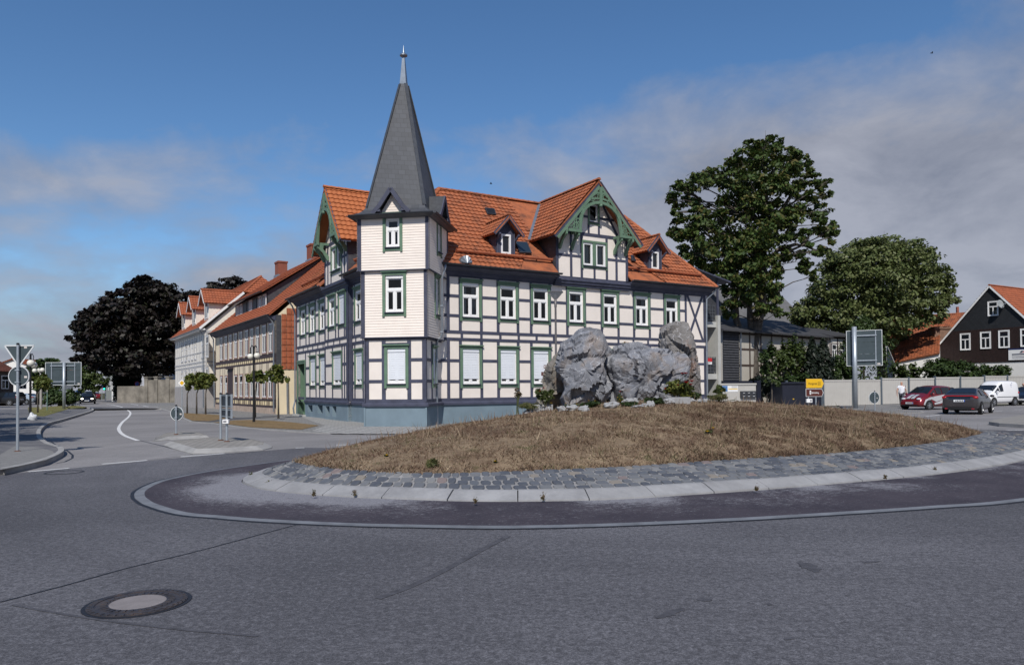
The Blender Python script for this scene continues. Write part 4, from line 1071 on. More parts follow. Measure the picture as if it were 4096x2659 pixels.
for F, R, L, Bk, half, z0, z1, w in spec:
    wr = (-.30, .44, w[2], w[3])
    clap(mb, F, half, z0, z1, [hole_of(w)]); clap(mb, R, half, z0, z1, [hole_of(wr, .10)]); clap(mb, L, half, z0, z1, []); clap(mb, Bk, half, z0, z1, [])
    mb.poly([F.P(-half, 0, z0), F.P(half, 0, z0), F.P(half, -2*half, z0), F.P(-half, -2*half, z0)][::-1])
    for f, sg in ((F, -1), (F, 1), (R, 1), (L, -1)):
        f.box(mt_, (sg*half-.015) if sg > 0 else (sg*half-.02), (sg*half+.02) if sg > 0 else (sg*half+.015), -.02, .036, z0, z1)
        a = sg*(half-.075) if f is F else sg*(half-.07)
        f.box(mt_, a-.075, a+.075, .0, .034, z0, z1)
    for f in (F, R, L): f.box(mt_, -half-.02, half+.02, -.05, .04, z0-.04, z0-.001)
    window(house, F, w, hood=True, shutter=0); window(house, R, wr, cw=.10, mull='T', hood=True)
mb.build('tower_clapboarding', siding_m, house); mt_.build('tower_corner_board', timber, house)
# spire
c3 = lambda h, z: [Vector((*(ctr+tS*a*h-tN*b*h), z)) for a, b in ((-1, -1), (1, -1), (1, 1), (-1, 1))]
TZ = lambda z: 1.6+(z-1.6)*1.0218
prof = [(h, TZ(z)) for h, z in ((1.66, 8.60), (1.82, 8.69), (1.82, 8.75), (1.68, 8.81), (1.51, 8.90), (1.38, 9.02), (1.28, 9.18), (.148, 14.73))]
mb = MB(); uvf = []
rings = [c3(h, z) for h, z in prof]; V = [p for r in rings for p in r]; Fc = []
for i in range(len(rings)-1):
    for k in range(4): Fc.append((i*4+k, i*4+(k+1) % 4, i*4+4+(k+1) % 4, i*4+4+k))
mb.add(V, Fc+[(3, 2, 1, 0)]); sp = mb.build('spire', slate, house)
uvl = sp.data.uv_layers.new(name='UVMap'); mw = WM[house]
for pl in sp.data.polygons:
    nrm_ = (mw.to_3x3() @ pl.normal); hx_ = Vector((-nrm_.y, nrm_.x, 0))
    hx_ = hx_.normalized() if hx_.length > .01 else Vector((1, 0, 0)); upv = nrm_.cross(hx_)
    if upv.z < 0: upv = -upv
    for li in pl.loop_indices:
        p = mw @ sp.data.vertices[sp.data.loops[li].vertex_index].co
        uvl.data[li].uv = ((p-Vector((*ctr, 9))).dot(hx_)+.15*((p-Vector((*ctr, 9))).dot(upv)) if abs(nrm_.z) < .5 else (p-Vector((*ctr, 9))).dot(hx_), (p-Vector((*ctr, 9))).dot(upv)+.12*(p-Vector((*ctr, 9))).dot(hx_))
mb = MB()
for k in range(4):   # hip slates
    mb.bar(rings[6][k], rings[7][k], .16, .03, up=(rings[6][k]-Vector((*ctr, 9))).normalized())
mb.build('hip_slates', M('hip_slate', (.072, .077, .088), .5, .2, 5), sp)
mb = MB(); cz = Vector((*ctr, .287))
mb.lathe(cz, [(.19, 14.66), (.20, 14.74), (.075, 15.92), (.07, 15.97)], 4, M=Matrix.Translation(cz) @ Matrix.Rotation(TA+pi/4, 4, 'Z'))
mb.lathe(cz, [(.05, 15.96), (.10, 15.98), (.17, 16.02), (.17, 16.07), (.08, 16.12), (.05, 16.15), (.03, 16.3), (.004, 16.5)], 10)
mb.build('finial', M('finial_metal', (.20, .23, .27), .4, .15, 4, metal=.6), sp)
mb = MB()
for f, h in ((Fr(ctr+tN*1.82, TA), 1.84), (Fr(ctr+tS*1.82, TA+pi/2), 1.84), (Fr(ctr-tS*1.82, TA-pi/2), 1.84)):
    mb = MB(); gutter(f, -h, h, .06, TZ(8.74), .075); mb.build('tower_gutter', gutter_dark, house)
# gablets on the spire's skirt
def gablet(f, n, half, zb, za, label=None):
    mb = MB(); hw = half
    mb.poly([f.P(-hw*.62, n, zb-.1), f.P(hw*.62, n, zb-.1), f.P(hw*.62, n, zb+.05), f.P(0, n, za-.14), f.P(-hw*.62, n, zb+.05)])
    for i in range(8):
        z = zb-.1+i*.11; ww = max(.02, hw*.62*min(1, (za-.14-z)/(za-.14-zb-.05))); f.box(mb, -ww, ww, n, n+.012, z, z+.012)
    g_ = mb.build('gablet', siding_m, house)
    mb = MB(); ov = .3
    for s in (-1, 1):
        P = [(0, za), (s*hw*.62, za-(za-zb)*.72), (s*hw, zb-.03)]
        for (x0, y0), (x1, y1) in zip(P, P[1:]):
            mb.extrude([f.P(x0, n+ov, y0), f.P(x1, n+ov, y1), f.P(x1, n-1.0, y1), f.P(x0, n-1.0, y0)], (0, 0, -.04))
    mb.build('gablet_roof', M('gablet_slate', (.05, .053, .06), .55, .25, 8), g_)
    mb = MB()
    for s in (-1, 1):
        P = [(0, za+.02), (s*hw*.62, za-(za-zb)*.72+.02), (s*hw, zb-.01)]
        for (x0, y0), (x1, y1) in zip(P, P[1:]):
            mb.bar(f.P(x0, n+ov, y0-.07), f.P(x1, n+ov, y1-.07), .05, .17, up=(0, 0, 1) if abs(y1-y0) < abs(x1-x0) else f.S*s)
        mb.bar(f.P(s*hw*.66, n, zb-.02), f.P(s*hw*.66, n+ov, zb+.06), .12, .14)
    mb.build('gablet_bargeboard', timber, g_)
F2, R2 = spec[1][0], spec[1][1]
za = F2.px(*kl6(680, 125), .3)[1]
gablet(F2, .02, .80, TZ(8.84), za); gablet(R2, .02, .80, TZ(8.84), za)
# ---------------------------------------------------------------- balcony block at the right end
u0, u1 = 19.06, 21.05
def T5b(x, y, n): return RF.px(*k5(x, y), n)
zs = [T5b(990, 1000, -.9)[1], T5b(990, 1322, -.9)[1]]
mb = MB()
RF.box(mb, u1-.22, u1, -2.9, -.78, -.2, zs[0]+.55); RF.box(mb, u0, u1-.22, -2.95, -2.75, -.2, zs[0]+2.2)
for z in zs: RF.box(mb, u0, u1-.22, -2.75, -.9, z-.16, z+.16)
bl = mb.build('balcony', concrete, house)
for z in zs:
    mb = MB(); z0 = z+.16
    for k in range(9):
        u = u0+.05+(u1-.3-u0)*k/8; RF.box(mb, u-.015, u+.015, -.98, -.95, z0, z0+1.0)
    for q in (.08, .30, .5, .7, .95): RF.box(mb, u0, u1-.24, -.975, -.955, z0+q, z0+q+.035)
    mb.build('railing', M('railing_metal', (.13, .14, .155), .5, .2, 4, metal=.5), bl)
    mb = MB(); RF.box(mb, u0+.1, u1-.3, -1.0, -.985, z0+.1, z0+.93); mb.build('railing_panel', M('perforated_panel', (.035, .038, .045), .6, .4, 40), bl)
mb = MB(); zc_ = T5b(1000, 715, -.8)[1]
mb.extrude([RF.P(19.0, -.6, zc_+.38), RF.P(u1+.75, -.6, zc_-.2), RF.P(u1+.75, -3.2, zc_-.2), RF.P(19.0, -3.2, zc_+.38)], (0, 0, .08))
for u in (u0+.9, u1-.1): RF.box(mb, u-.05, u+.05, -.95, -.85, zs[0]+.3 if u > 20.5 else zs[0], zc_-.0)
mb.build('balcony_canopy', timber, bl)
mb = MB(); RF.box(mb, u0+.8, u0+1.4, -.94, -.925, zs[1]+.72, zs[1]+1.08); mb.mi = 1; RF.box(mb, u0+.8, u0+1.4, -.925, -.915, zs[1]+.88, zs[1]+1.08)
for k in range(3): mb.mi = 2; RF.box(mb, u0+.87, u0+1.33-.1*k, -.925, -.92, zs[1]+.83-.04*k, zs[1]+.845-.04*k)
o = mb.build('balcony_banner', [white, M('red_banner', (.5, .02, .025), .6, .1, 4), signback], None); recentre(o); _tag(o, 'red and white banner tied to the lower balcony railing', 'banner')
# ================================================================== OTHER BUILDINGS
def swindow(par, fr, s0, s1, z0, z1, n=0.0, trim=None, mull='T', name='window', tw=.09, gl=None, fm=None):
    mb = MB(); B = fr.box
    if trim:
        B(mb, s0-tw, s0, n-.01, n+.035, z0-tw, z1+tw); B(mb, s1, s1+tw, n-.01, n+.035, z0-tw, z1+tw); B(mb, s0, s1, n-.01, n+.03, z1, z1+tw); B(mb, s0, s1, n-.01, n+.05, z0-tw, z0)
        W = mb.build(name, trim, par); mb = MB()
    else: W = par
    f = min(.08, (s1-s0)*.12); d0, d1 = n-.06, n+.02
    B(mb, s0, s0+f, d0, d1, z0, z1); B(mb, s1-f, s1, d0, d1, z0, z1); B(mb, s0+f, s1-f, d0, d1, z0, z0+f); B(mb, s0+f, s1-f, d0, d1, z1-f, z1)
    zt = z0+(z1-z0)*.64; m = (s0+s1)/2
    if mull == 'T': B(mb, s0+f, s1-f, d0, d1+.01, zt-.05, zt+.05); B(mb, m-.045, m+.045, d0, d1+.005, z0+f, zt-.05)
    if mull == 'V': B(mb, m-.045, m+.045, d0, d1+.005, z0+f, z1-f)
    fo = mb.build('frame' if trim else name, fm or white, W)
    mb = MB(); mb.poly([fr.P(s0, n-.0, z0), fr.P(s1, n-.0, z0), fr.P(s1, n-.0, z1), fr.P(s0, n-.0, z1)]); mb.build('pane', gl or glass, W if trim else fo)
    return W
k2 = crop(650, 950, 700/1202)
A2 = radians(-56.5)
# ---------------------------------------------------------------- neighbour: cream/brown half-timbered house
NF = Fr((-15.33, 47.1), A2); NS = Fr((-15.33, 47.1), A2+pi/2)
nb = thing('long_half_timbered_house', 'long yellow and brown half-timbered house with slate dormer band and two brick chimneys', 'house', (-15.33, 47.1, 0), A2)
browntim = M('purple_brown_timber', (.055, .038, .042), .7, .2, 3); yellow_m = _brickpaint('yellow_painted_brick', (.78, .64, .40)); pink_m = _brickpaint('pink_render', (.78, .67, .50)); pinktrim = M('pink_trim', (.30, .19, .165), .6, .1, 3)
def N2p(x, y, n=0): return NF.px(*k2(x, y), n)
NL = -18.6; DEP = 11.0; nEZ = 6.48; nRZ = 11.75
mb = MB(); mb.poly([NF.P(NL, 0, -.3), NF.P(0, 0, -.3), NF.P(0, 0, 6.4), NF.P(NL, 0, 6.4)])
mb.poly([NF.P(NL, -DEP, -.3), NF.P(NL, 0, -.3), NF.P(NL, 0, 6.4), NF.P(NL, -DEP/2, nRZ-.1), NF.P(NL, -DEP, 6.4)]); mb.poly([NF.P(0, -DEP, -.3), NF.P(NL, -DEP, -.3), NF.P(NL, -DEP, 6.4), NF.P(0, -DEP, 6.4)])
mb.build('wall', yellow_m, nb)
mb = MB(); mb.poly([NS.P(0, 0, -.3), NS.P(DEP, 0, -.3), NS.P(DEP, 0, 6.4), NS.P(DEP/2, 0, nRZ-.1), NS.P(0, 0, 6.4)]); mb.build('side_wall', M('cream_render', (.72, .62, .44), .85, .07, 1), nb)
zt0 = NS.px(*k2(850, 903))[1]; zt1 = 6.4
mb = MB(); tile_roof(mb, [NS.P(.75, .03, zt0), NS.P(7.5, .03, zt0), NS.P(7.5, .10, 9.0), NS.P(DEP/2, .10, 11.0), NS.P(.75, .07, 6.6)], .28, .36, .03, .02) if False else None
mb.smooth = False
TW, THh = .33, .40; r = 0; z = zt0
while z < 7.4:
    s = .34
    while s < 6.5:
        if z+THh < 6.4+(s)*.95: mb.add([NS.P(s+.01, .055, z), NS.P(s+TW*.5, .075, z), NS.P(s+TW-.01, .055, z), NS.P(s+TW-.01, .028, z+THh), NS.P(s+TW*.5, .04, z+THh), NS.P(s+.01, .028, z+THh), NS.P(s+.01, .02, z), NS.P(s+TW-.01, .02, z)], [(0, 1, 4, 5), (1, 2, 3, 4), (6, 7, 2, 1, 0)])
        s += TW
    z += THh
mb.build('tile_hanging', tile_plain, nb)
mb = MB(); NS.box(mb, .0, .32, .0, .045, zt0-.05, 6.5); o = mb.build('slate_strip', slate_hang, nb); uv_plan(o, NS.S, Vector((0, 0, 1)), NS.P(0, 0, 0))
# timbers
uz = (N2p(745, 785)[1], N2p(745, 590)[1]); lz = (N2p(742, 1097)[1], N2p(742, 928)[1])
Ux = [(398, 417), (430, 448), (463, 480), (497, 516), (532, 553), (570, 593), (607, 629), (645, 668), (688, 715), (733, 759)]
Lx = [(399, 414), (432, 448), (497, 516), (532, 553), (570, 593), (607, 629), (645, 668), (688, 715), (731, 757)]
uw = [(N2p(a, 700)[0], N2p(b, 700)[0]) for a, b in Ux]; lw = [(N2p(a, 1000)[0], N2p(b, 1000)[0]) for a, b in Lx]
dr = (N2p(453, 1000)[0], N2p(486, 1000)[0])
mb = MB(); Bn = lambda a, b, c, d, k=0: NF.box(mb, a, b, -.02, .02+k, c, d)
zb = [(.42, .58), (3.42, 3.56), (3.78, 3.94), (6.15, 6.45), (lz[0]-.24, lz[0]-.12), (uz[0]-.24, uz[0]-.12)]
for q, (a, b) in enumerate(zb): Bn(NL, 0, a, b, .004 if q < 4 else .002)
s = NL+.08
for w0, w1 in uw:
    for x in (w0-.13, w1+.13): Bn(x-.06, x+.06, 3.94, 6.15)
for w0, w1 in lw:
    for x in (w0-.13, w1+.13): Bn(x-.06, x+.06, .58, 3.42)
for i in range(int(-NL/.62)):
    x = NL+.3+i*.62; Bn(x-.04, x+.04, 3.56, 3.78)
    if not dr[0]-.1 < x < dr[1]+.1: Bn(x-.035, x+.035, .58, lz[0]-.24, -.003)
    Bn(x-.035, x+.035, 3.94, uz[0]-.24, -.003)
for x in (NL+.08, -.08): Bn(x-.08, x+.08, .3, 6.4, .006)
mb.build('timber_frame', browntim, nb)
mb = MB(); NF.box(mb, NL, 0, .0, .012, lz[0]-.12, 3.42); NF.box(mb, NL, 0, .0, .012, uz[0]-.12, 6.15); mb.build('wall_panel', pink_m, nb)
for w0, w1 in uw: swindow(nb, NF, w0, w1, uz[0], uz[1], .02, pinktrim)
for w0, w1 in lw: swindow(nb, NF, w0, w1, lz[0], lz[1], .02, pinktrim)
mb = MB(); NF.box(mb, dr[0], dr[1], 0, .05, .2, 3.3); NF.box(mb, dr[0]-.15, dr[1]+.15, 0, .2, 3.3, 3.42); mb.build('door', browntim, nb)
mb = MB(); NF.box(mb, NL, .0, -.02, .06, -.3, .42); mb.build('plinth', M('sandstone_plinth', (.42, .33, .27), .9, .2, 2, .3, 20), nb)
mb = MB(); nsl = (nRZ-nEZ)/(DEP/2+.5)
def nz(d): return nEZ+nsl*(d+.5)
tile_roof(mb, [NF.P(NL-.1, .5, nEZ), NF.P(.15, .5, nEZ), NF.P(.15, -DEP/2, nRZ), NF.P(NL-.1, -DEP/2, nRZ)])
mb.extrude([NF.P(.15, -DEP-.5, nEZ), NF.P(NL-.1, -DEP-.5, nEZ), NF.P(NL-.1, -DEP/2, nRZ), NF.P(.15, -DEP/2, nRZ)], (0, 0, -.06)); ridge_tiles(mb, NF.P(NL, -DEP/2, nRZ+.05), NF.P(.1, -DEP/2, nRZ+.05))
mb.build('roof', tile_plain, nb)
mb = MB(); pr = [(-.02, 6.1), (.1, 6.15), (.48, 6.38), (.48, 6.44), (-.02, 6.44)]; mb.extrude([NF.P(NL, a, b) for a, b in pr], NF.S*(-NL)); mb.build('eaves_board', timber, nb)
mb = MB(); gutter(NF, NL-.1, .1, .56, 6.50); mb.build('gutter', gutter_dark, nb)
mb = MB(); mb.tube([NF.P(-.1, .5, 6.45), NF.P(-.12, .2, 6.05), NF.P(-.12, .12, 5.8), NF.P(-.12, .12, .2)], .05, 6); mb.build('downpipe', zinc, nb)
mb = MB(); mb.tube([NF.P(NL+.15, .5, 6.45), NF.P(NL+.1, .2, 6.0), NF.P(NL+.1, .12, .2)], .05, 6); mb.build('downpipe', zinc, nb)
mb = MB(); q = [NS.px(*k2(x, y), .1) for x, y in ((845, 950), (858, 975), (862, 1215))]; mb.tube([NS.P(a, .08, z) for a, z in q], .07, 6); mb.build('downpipe', zinc, nb)
# slate dormer band
d0 = .9; zb0 = nz(d0); sA, sB = NF.px(*k2(500, 500), -d0)[0], NF.px(*k2(715, 430), -d0)[0]; zT = NF.px(*k2(712, 375), -d0)[1]
dsl = (nRZ+.25-zT)/(DEP/2-d0)
mb = MB(); NF.box(mb, sA, sB, -d0-.1, -d0, zb0-.1, zT); 
for s_ in (sA, sB): 
    dm = (zT-nEZ+0.0)/nsl-.5
    q = [NF.P(s_, -d0, zb0), NF.P(s_, -DEP/2+.2, nRZ), NF.P(s_, -d0, zT)]; mb.poly(q if s_ == sB else q[::-1])
o = mb.build('dormer', slate_hang, nb); uv_plan(o, NF.S-NF.N, Vector((0, 0, 1)), NF.P(0, 0, 0))
for a, b in ((510, 525), (533, 550), (598, 617), (660, 682), (692, 718)):
    x0, x1 = NF.px(*k2(a, 460), -d0)[0], NF.px(*k2(b, 460), -d0)[0]; mb = MB()
    swindow(o, NF, x0, min(x1, sB-.05), zT-1.45, zT-.12, -d0+.03, None, 'V')
for a, b in ((555, 580), (625, 648)):
    x0, x1 = NF.px(*k2(a, 460), -d0)[0], NF.px(*k2(b, 460), -d0)[0]; mb = MB(); NF.box(mb, x0, x1, -d0, -d0+.04, zT-1.4, zT-.15); mb.build('shutter', M('grey_shutter', (.06, .063, .07), .6, .1, 3), o)
mb = MB(); tile_roof(mb, [NF.P(sA-.3, -d0+.45, zT), NF.P(sB+.3, -d0+.45, zT), NF.P(sB+.3, -DEP/2, nRZ+.3), NF.P(sA-.3, -DEP/2, nRZ+.3)]); mb.build('dormer_roof', tile_plain, o)
mb = MB(); gutter(NF, sA-.3, sB+.35, -d0+.5, zT); mb.build('gutter', gutter_dark, o)
brick_red = tile_mat('red_brick', (.24, .075, .05), (.30, .10, .065), (.22, .07, .05), .1)
for x, y in ((815, 290), (1040, 200)):
    p = NF.px(*k2(x, y), -DEP/2)[0]; mb = MB(); zc_ = nRZ-.5
    NF.box(mb, p-.55, p+.55, -DEP/2-.4, -DEP/2+.4, zc_, zc_+1.75); NF.box(mb, p-.6, p+.6, -DEP/2-.45, -DEP/2+.45, zc_+1.75, zc_+1.9); c_ = mb.build('chimney', brick_red, nb)
    mb = MB(); NF.box(mb, p-.62, p+.62, -DEP/2-.5, -DEP/2+.5, nRZ-.35, nRZ+.18); mb.build('flashing', zinc, c_)
# ---------------------------------------------------------------- white house with three dormers
WO = (-27.1, 64.0); WF = Fr(WO, A2); WS_ = Fr(WO, A2+pi/2); WL = -16.0; WD = 10.5; wEZ = 7.1; wRZ = 12.3
wh = thing('white_dormer_house', 'pale grey and white timbered house with three tiled dormers beyond the yellow house', 'house', (WO[0], WO[1], 0), A2)
offw = _brickpaint('off_white_render', (.80, .755, .68)); lgrey = M('light_grey_timber', (.43, .425, .43), .7, .1, 3)
wsl = (wRZ-wEZ)/(WD/2+.5)
mb = MB(); mb.poly([WF.P(WL, 0, -.3), WF.P(0, 0, -.3), WF.P(0, 0, 7.0), WF.P(WL, 0, 7.0)]); mb.poly([WS_.P(0, 0, -.3), WS_.P(WD, 0, -.3), WS_.P(WD, 0, 7.0), WS_.P(WD*.66, 0, 10.4), WS_.P(WD*.34, 0, 10.4), WS_.P(0, 0, 7.0)])
mb.poly([WF.P(WL, -WD, -.3), WF.P(WL, 0, -.3), WF.P(WL, 0, 7), WF.P(WL, -WD/2, wRZ-.1), WF.P(WL, -WD, 7)]); mb.build('wall', offw, wh)
mb = MB()
for z0, z1 in ((1.95, 2.05), (3.75, 3.9), (4.1, 4.25), (6.7, 6.95), (5.0, 5.1)): WF.box(mb, WL, 0, -.01, .03, z0, z1); WS_.box(mb, 0, WD, -.01, .03, z0, z1)
for i in range(14):
    WF.box(mb, WL+.3+i*1.2-.05, WL+.3+i*1.2+.05, -.01, .028, 2.05, 6.7)
for x in (.1, 1.6, 3.2, 4.8): WS_.box(mb, x-.07, x+.07, -.01, .028, 2.05, 6.7)
mb.build('timber_frame', lgrey, wh)
mb = MB(); WF.box(mb, WL, .03, -.05, .05, -.3, 1.95); WS_.box(mb, 0, WD, -.0, .05, -.3, 1.95); mb.build('plinth', M('grey_render_plinth', (.34, .32, .31), .9, .1, 1.5, .3, 20), wh)
for x0, x1 in ((130, 142), (154, 167), (180, 190), (200, 210), (220, 232), (269, 287), (298, 316)):
    a, b = WF.px(*k2(x0, 740))[0], WF.px(*k2(x1, 740))[0]; swindow(wh, WF, a, b, 4.55, 6.35, .0, lgrey, 'T', tw=.1); swindow(wh, WF, a, b, 2.3, 3.55, .0, lgrey, 'T', tw=.1)
mb = MB()
def wz(d): return wEZ+wsl*(d+.5)
hipz = 10.5; hd = (hipz-wEZ)/wsl-.5
tile_roof(mb, [WF.P(WL, .5, wEZ), WF.P(.25, .5, wEZ), WF.P(.25, -hd, hipz), WF.P(-1.6, -WD/2, wRZ), WF.P(WL, -WD/2, wRZ)])
tile_roof(mb, [WF.P(.25, -hd, hipz), WF.P(.25, -(WD-hd), hipz), WF.P(-1.6, -WD/2, wRZ)]); mb.extrude([WF.P(.25, -WD-.5, wEZ), WF.P(WL, -WD-.5, wEZ), WF.P(WL, -WD/2, wRZ), WF.P(-1.6, -WD/2, wRZ), WF.P(.25, -(WD-hd), hipz)], (0, 0, -.06))
ridge_tiles(mb, WF.P(WL, -WD/2, wRZ+.05), WF.P(-1.6, -WD/2, wRZ+.05)); ridge_tiles(mb, WF.P(-1.6, -WD/2, wRZ+.05), WF.P(.25, -hd, hipz+.05)); mb.build('roof', tile_plain, wh)
mb = MB(); mb.bar(WS_.P(-.5, .27, wEZ-.05), WS_.P(hd, .27, hipz-.05), .06, .2, up=(0, 0, 1)); WF.box(mb, WL, .2, .02, .5, 6.95, 7.08); mb.build('bargeboard', white, wh)
mb = MB(); gutter(WF, WL, .2, .56, 7.1); mb.build('gutter', zinc, wh)
mb = MB(); mb.tube([WF.P(-.1, .5, 7.05), WF.P(-.12, .15, 6.5), WF.P(-.12, .12, .1)], .05, 6); mb.build('downpipe', zinc, wh)
for xa, xb, ytop in ((322, 335, 455), (234, 266, 490), (160, 178, 545)):
    s_ = WF.px(*k2(xa, 520), -.4)[0]; w2 = 1.0; d0 = .35; zt = wz(d0)+1.75; f = WF
    mb = MB(); sc_ = s_-w2
    mb.poly([f.P(sc_-w2, -d0, wz(d0)-.1), f.P(sc_+w2, -d0, wz(d0)-.1), f.P(sc_+w2, -d0, zt), f.P(sc_, -d0, zt+.95), f.P(sc_-w2, -d0, zt)])
    for s in (-1, 1):
        q = [f.P(sc_+s*w2, -d0, wz(d0)-.1), f.P(sc_+s*w2, -((zt-wEZ)/wsl-.5), zt), f.P(sc_+s*w2, -d0, zt)]; mb.poly(q if s > 0 else q[::-1])
    dmr = mb.build('dormer', offw, wh)
    swindow(dmr, f, sc_-.75, sc_+.75, wz(d0)+.2, zt-.05, -d0+.03, None, 'V')
    mb = MB(); za = zt+1.05; bk = (za-wEZ)/wsl-.5
    for s in (-1, 1): tile_roof(mb, [f.P(sc_+s*(w2+.35), -d0+.5, zt-.25), f.P(sc_+s*(w2+.35), -((zt-.25-wEZ)/wsl-.4), zt-.25), f.P(sc_, -bk, za), f.P(sc_, -d0+.5, za)])
    ridge_tiles(mb, f.P(sc_, -d0+.5, za+.04), f.P(sc_, -bk, za+.04)); mb.build('dormer_roof', tile_plain, dmr)
    mb = MB()
    for s in (-1, 1): mb.bar(f.P(sc_+s*(w2+.36), -d0+.48, zt-.33), f.P(sc_, -d0+.48, za-.06), .05, .16, up=(f.S.x*s, f.S.y*s, .8))
    mb.build('bargeboard', white, dmr)
# ---------------------------------------------------------------- generic simple house
def simple_house(name, label, fr, s0, s1, depth, ez, rz_, wallm, roofm, wins=(), base=None, tile=True, ridge='S', tim=None, trim=None, cat='house', ov=.35):
    t = thing(name, label, cat, tuple(fr.P((s0+s1)/2, 0, 0)), 0); mb = MB(); P = fr.P
    mb.poly([P(s0, 0, -.3), P(s1, 0, -.3), P(s1, 0, ez), P(s0, 0, ez)]); mb.poly([P(s1, -depth, -.3), P(s0, -depth, -.3), P(s0, -depth, ez), P(s1, -depth, ez)])
    if ridge == 'S':
        mb.poly([P(s1, 0, -.3), P(s1, -depth, -.3), P(s1, -depth, ez), P(s1, -depth/2, rz_-.1), P(s1, 0, ez)]); mb.poly([P(s0, -depth, -.3), P(s0, 0, -.3), P(s0, 0, ez), P(s0, -depth/2, rz_-.1), P(s0, -depth, ez)])
    else:
        m = (s0+s1)/2
        mb.poly([P(s0, 0, ez), P(s1, 0, ez), P(m, 0, rz_-.1)]); mb.poly([P(s1, 0, -.3), P(s1, -depth, -.3), P(s1, -depth, ez), P(s1, 0, ez)]); mb.poly([P(s0, -depth, -.3), P(s0, 0, -.3), P(s0, 0, ez), P(s0, -depth, ez)])
    mb.build('wall', wallm, t)
    mb = MB(); o = ov
    if ridge == 'S':
        sl = (rz_-ez)/(depth/2); A = [P(s0-o, o, ez-o*sl), P(s1+o, o, ez-o*sl), P(s1+o, -depth/2, rz_), P(s0-o, -depth/2, rz_)]; Bq = [P(s1+o, -depth-o, ez-o*sl), P(s0-o, -depth-o, ez-o*sl), P(s0-o, -depth/2, rz_), P(s1+o, -depth/2, rz_)]; R_ = (P(s0-o, -depth/2, rz_+.05), P(s1+o, -depth/2, rz_+.05))
    else:
        sl = (rz_-ez)/((s1-s0)/2); A = [P(s0-o, -depth, ez-o*sl), P(s0-o, o, ez-o*sl), P(m, o, rz_), P(m, -depth, rz_)]; Bq = [P(s1+o, o, ez-o*sl), P(s1+o, -depth, ez-o*sl), P(m, -depth, rz_), P(m, o, rz_)]; R_ = (P(m, o, rz_+.05), P(m, -depth, rz_+.05))
    for q in (A, Bq):
        if tile: tile_roof(mb, q)
        else: mb.extrude([v+Vector((0, 0, .05)) for v in q], (0, 0, -.12))
    if tile: ridge_tiles(mb, *R_)
    ro = mb.build('roof', roofm, t)
    if not tile: uv_plan(ro, fr.S, (Vector((0, 0, 1))*.8-fr.N*.6).normalized(), P(s0, 0, ez))
    for w in wins: swindow(t, fr, *w[:4], .01, trim)
    if tim:
        mb = MB()
        for a, b, c, d in tim[1]: fr.box(mb, a, b, -.01, .025, c, d)
        mb.build('timber_frame', tim[0], t)
    return t
# far end of the left street
kz = crop(360, 1450, 360/2380)
def far_frame(xa, xb, Ya, Yb):
    a = AT(xa, 1560, Ya); b = AT(xb, 1560, Yb); return Fr((a.x, a.y), atan2(b.y-a.y, b.x-a.x)), (Vector((b.x, b.y))-Vector((a.x, a.y))).length
ff, L = far_frame(420, 476, 165, 128)
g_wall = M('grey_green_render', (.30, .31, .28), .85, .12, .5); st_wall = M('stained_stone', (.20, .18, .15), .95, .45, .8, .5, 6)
simple_house('grey_street_house', 'grey rendered house behind the traffic light at the far end of the left street', ff, 0, L, 12, 10.0, 14, g_wall, tile_plain, [(L*.08+i*L/5, L*.08+i*L/5+1.6, z, z+2.2) for i in range(5) for z in (1.8, 5.6)], trim=lgrey)
ff, L = far_frame(560, 740, 125, 118)
simple_house('pale_hall', 'pale grey hall with a dark opening seen under the copper beech', ff, 0, L, 14, 7.2, 9.0, M('pale_blue_render', (.50, .51, .55), .8, .06, .5), M('pale_sheet_roof', (.40, .41, .45), .5, .06, 1), [(L*.40, L*.56, 2.3, 4.4)], tile=False, cat='hall')
wl = thing('stone_wall', 'stained grey stone garden wall with pillars under the copper beech', 'wall', tuple(G(620, 1610)))
mb = MB(); a, b = G(586, 1611), G(706, 1611); a2 = G(468, 1611); wf = Fr((a.x, a.y), atan2(b.y-a.y, b.x-a.x)); Lw = (b-a).length
L2 = (a2-a).length
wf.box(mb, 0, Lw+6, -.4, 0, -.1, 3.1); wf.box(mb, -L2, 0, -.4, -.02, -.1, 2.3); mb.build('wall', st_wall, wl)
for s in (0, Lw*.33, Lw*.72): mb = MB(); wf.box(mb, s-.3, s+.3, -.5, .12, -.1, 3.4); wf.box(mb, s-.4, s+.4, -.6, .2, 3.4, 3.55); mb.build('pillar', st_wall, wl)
# left margin
dull_tile = tile_mat('dull_red_tile', (.12, .045, .034), (.16, .06, .042), (.12, .048, .036), .4)
kA = crop(0, 1350, 400/1766)
f0 = Fr((-58, 74), radians(10)); 
def pz(x, y, Y): return AT(*kA(x, y), Y)
p = pz(-40, 800, 72); q = pz(60, 800, 72); ff = Fr((p.x-8, p.y), radians(6))
simple_house('dark_shop_house', 'dark fronted house with red roof and small shop signs cut by the left picture edge', ff, 0, q.x-p.x+4.6, 3, pz(0, 420, 72).z, pz(0, 205, 76).z, M('dark_shop_front', (.035, .028, .027), .7, .2, 2), dull_tile, [])
p = pz(-200, 500, 84); q = pz(240, 500, 88); ff = Fr((p.x, p.y), atan2(q.y-p.y, q.x-p.x))
simple_house('red_roof_house', 'brown walled house with weathered red roof behind the triangular sign', ff, 0, hypot(q.x-p.x, q.y-p.y), 6, pz(200, 560, 85).z, pz(250, 350, 90).z, M('brown_wall', (.07, .055, .047), .85, .2, 1), dull_tile, [(2+3*i, 3.2+3*i, 2, 3.6) for i in range(3)])
p = pz(745, 500, 120); q = pz(1000, 500, 124); ff = Fr((p.x, p.y), atan2(q.y-p.y, q.x-p.x)+.1)
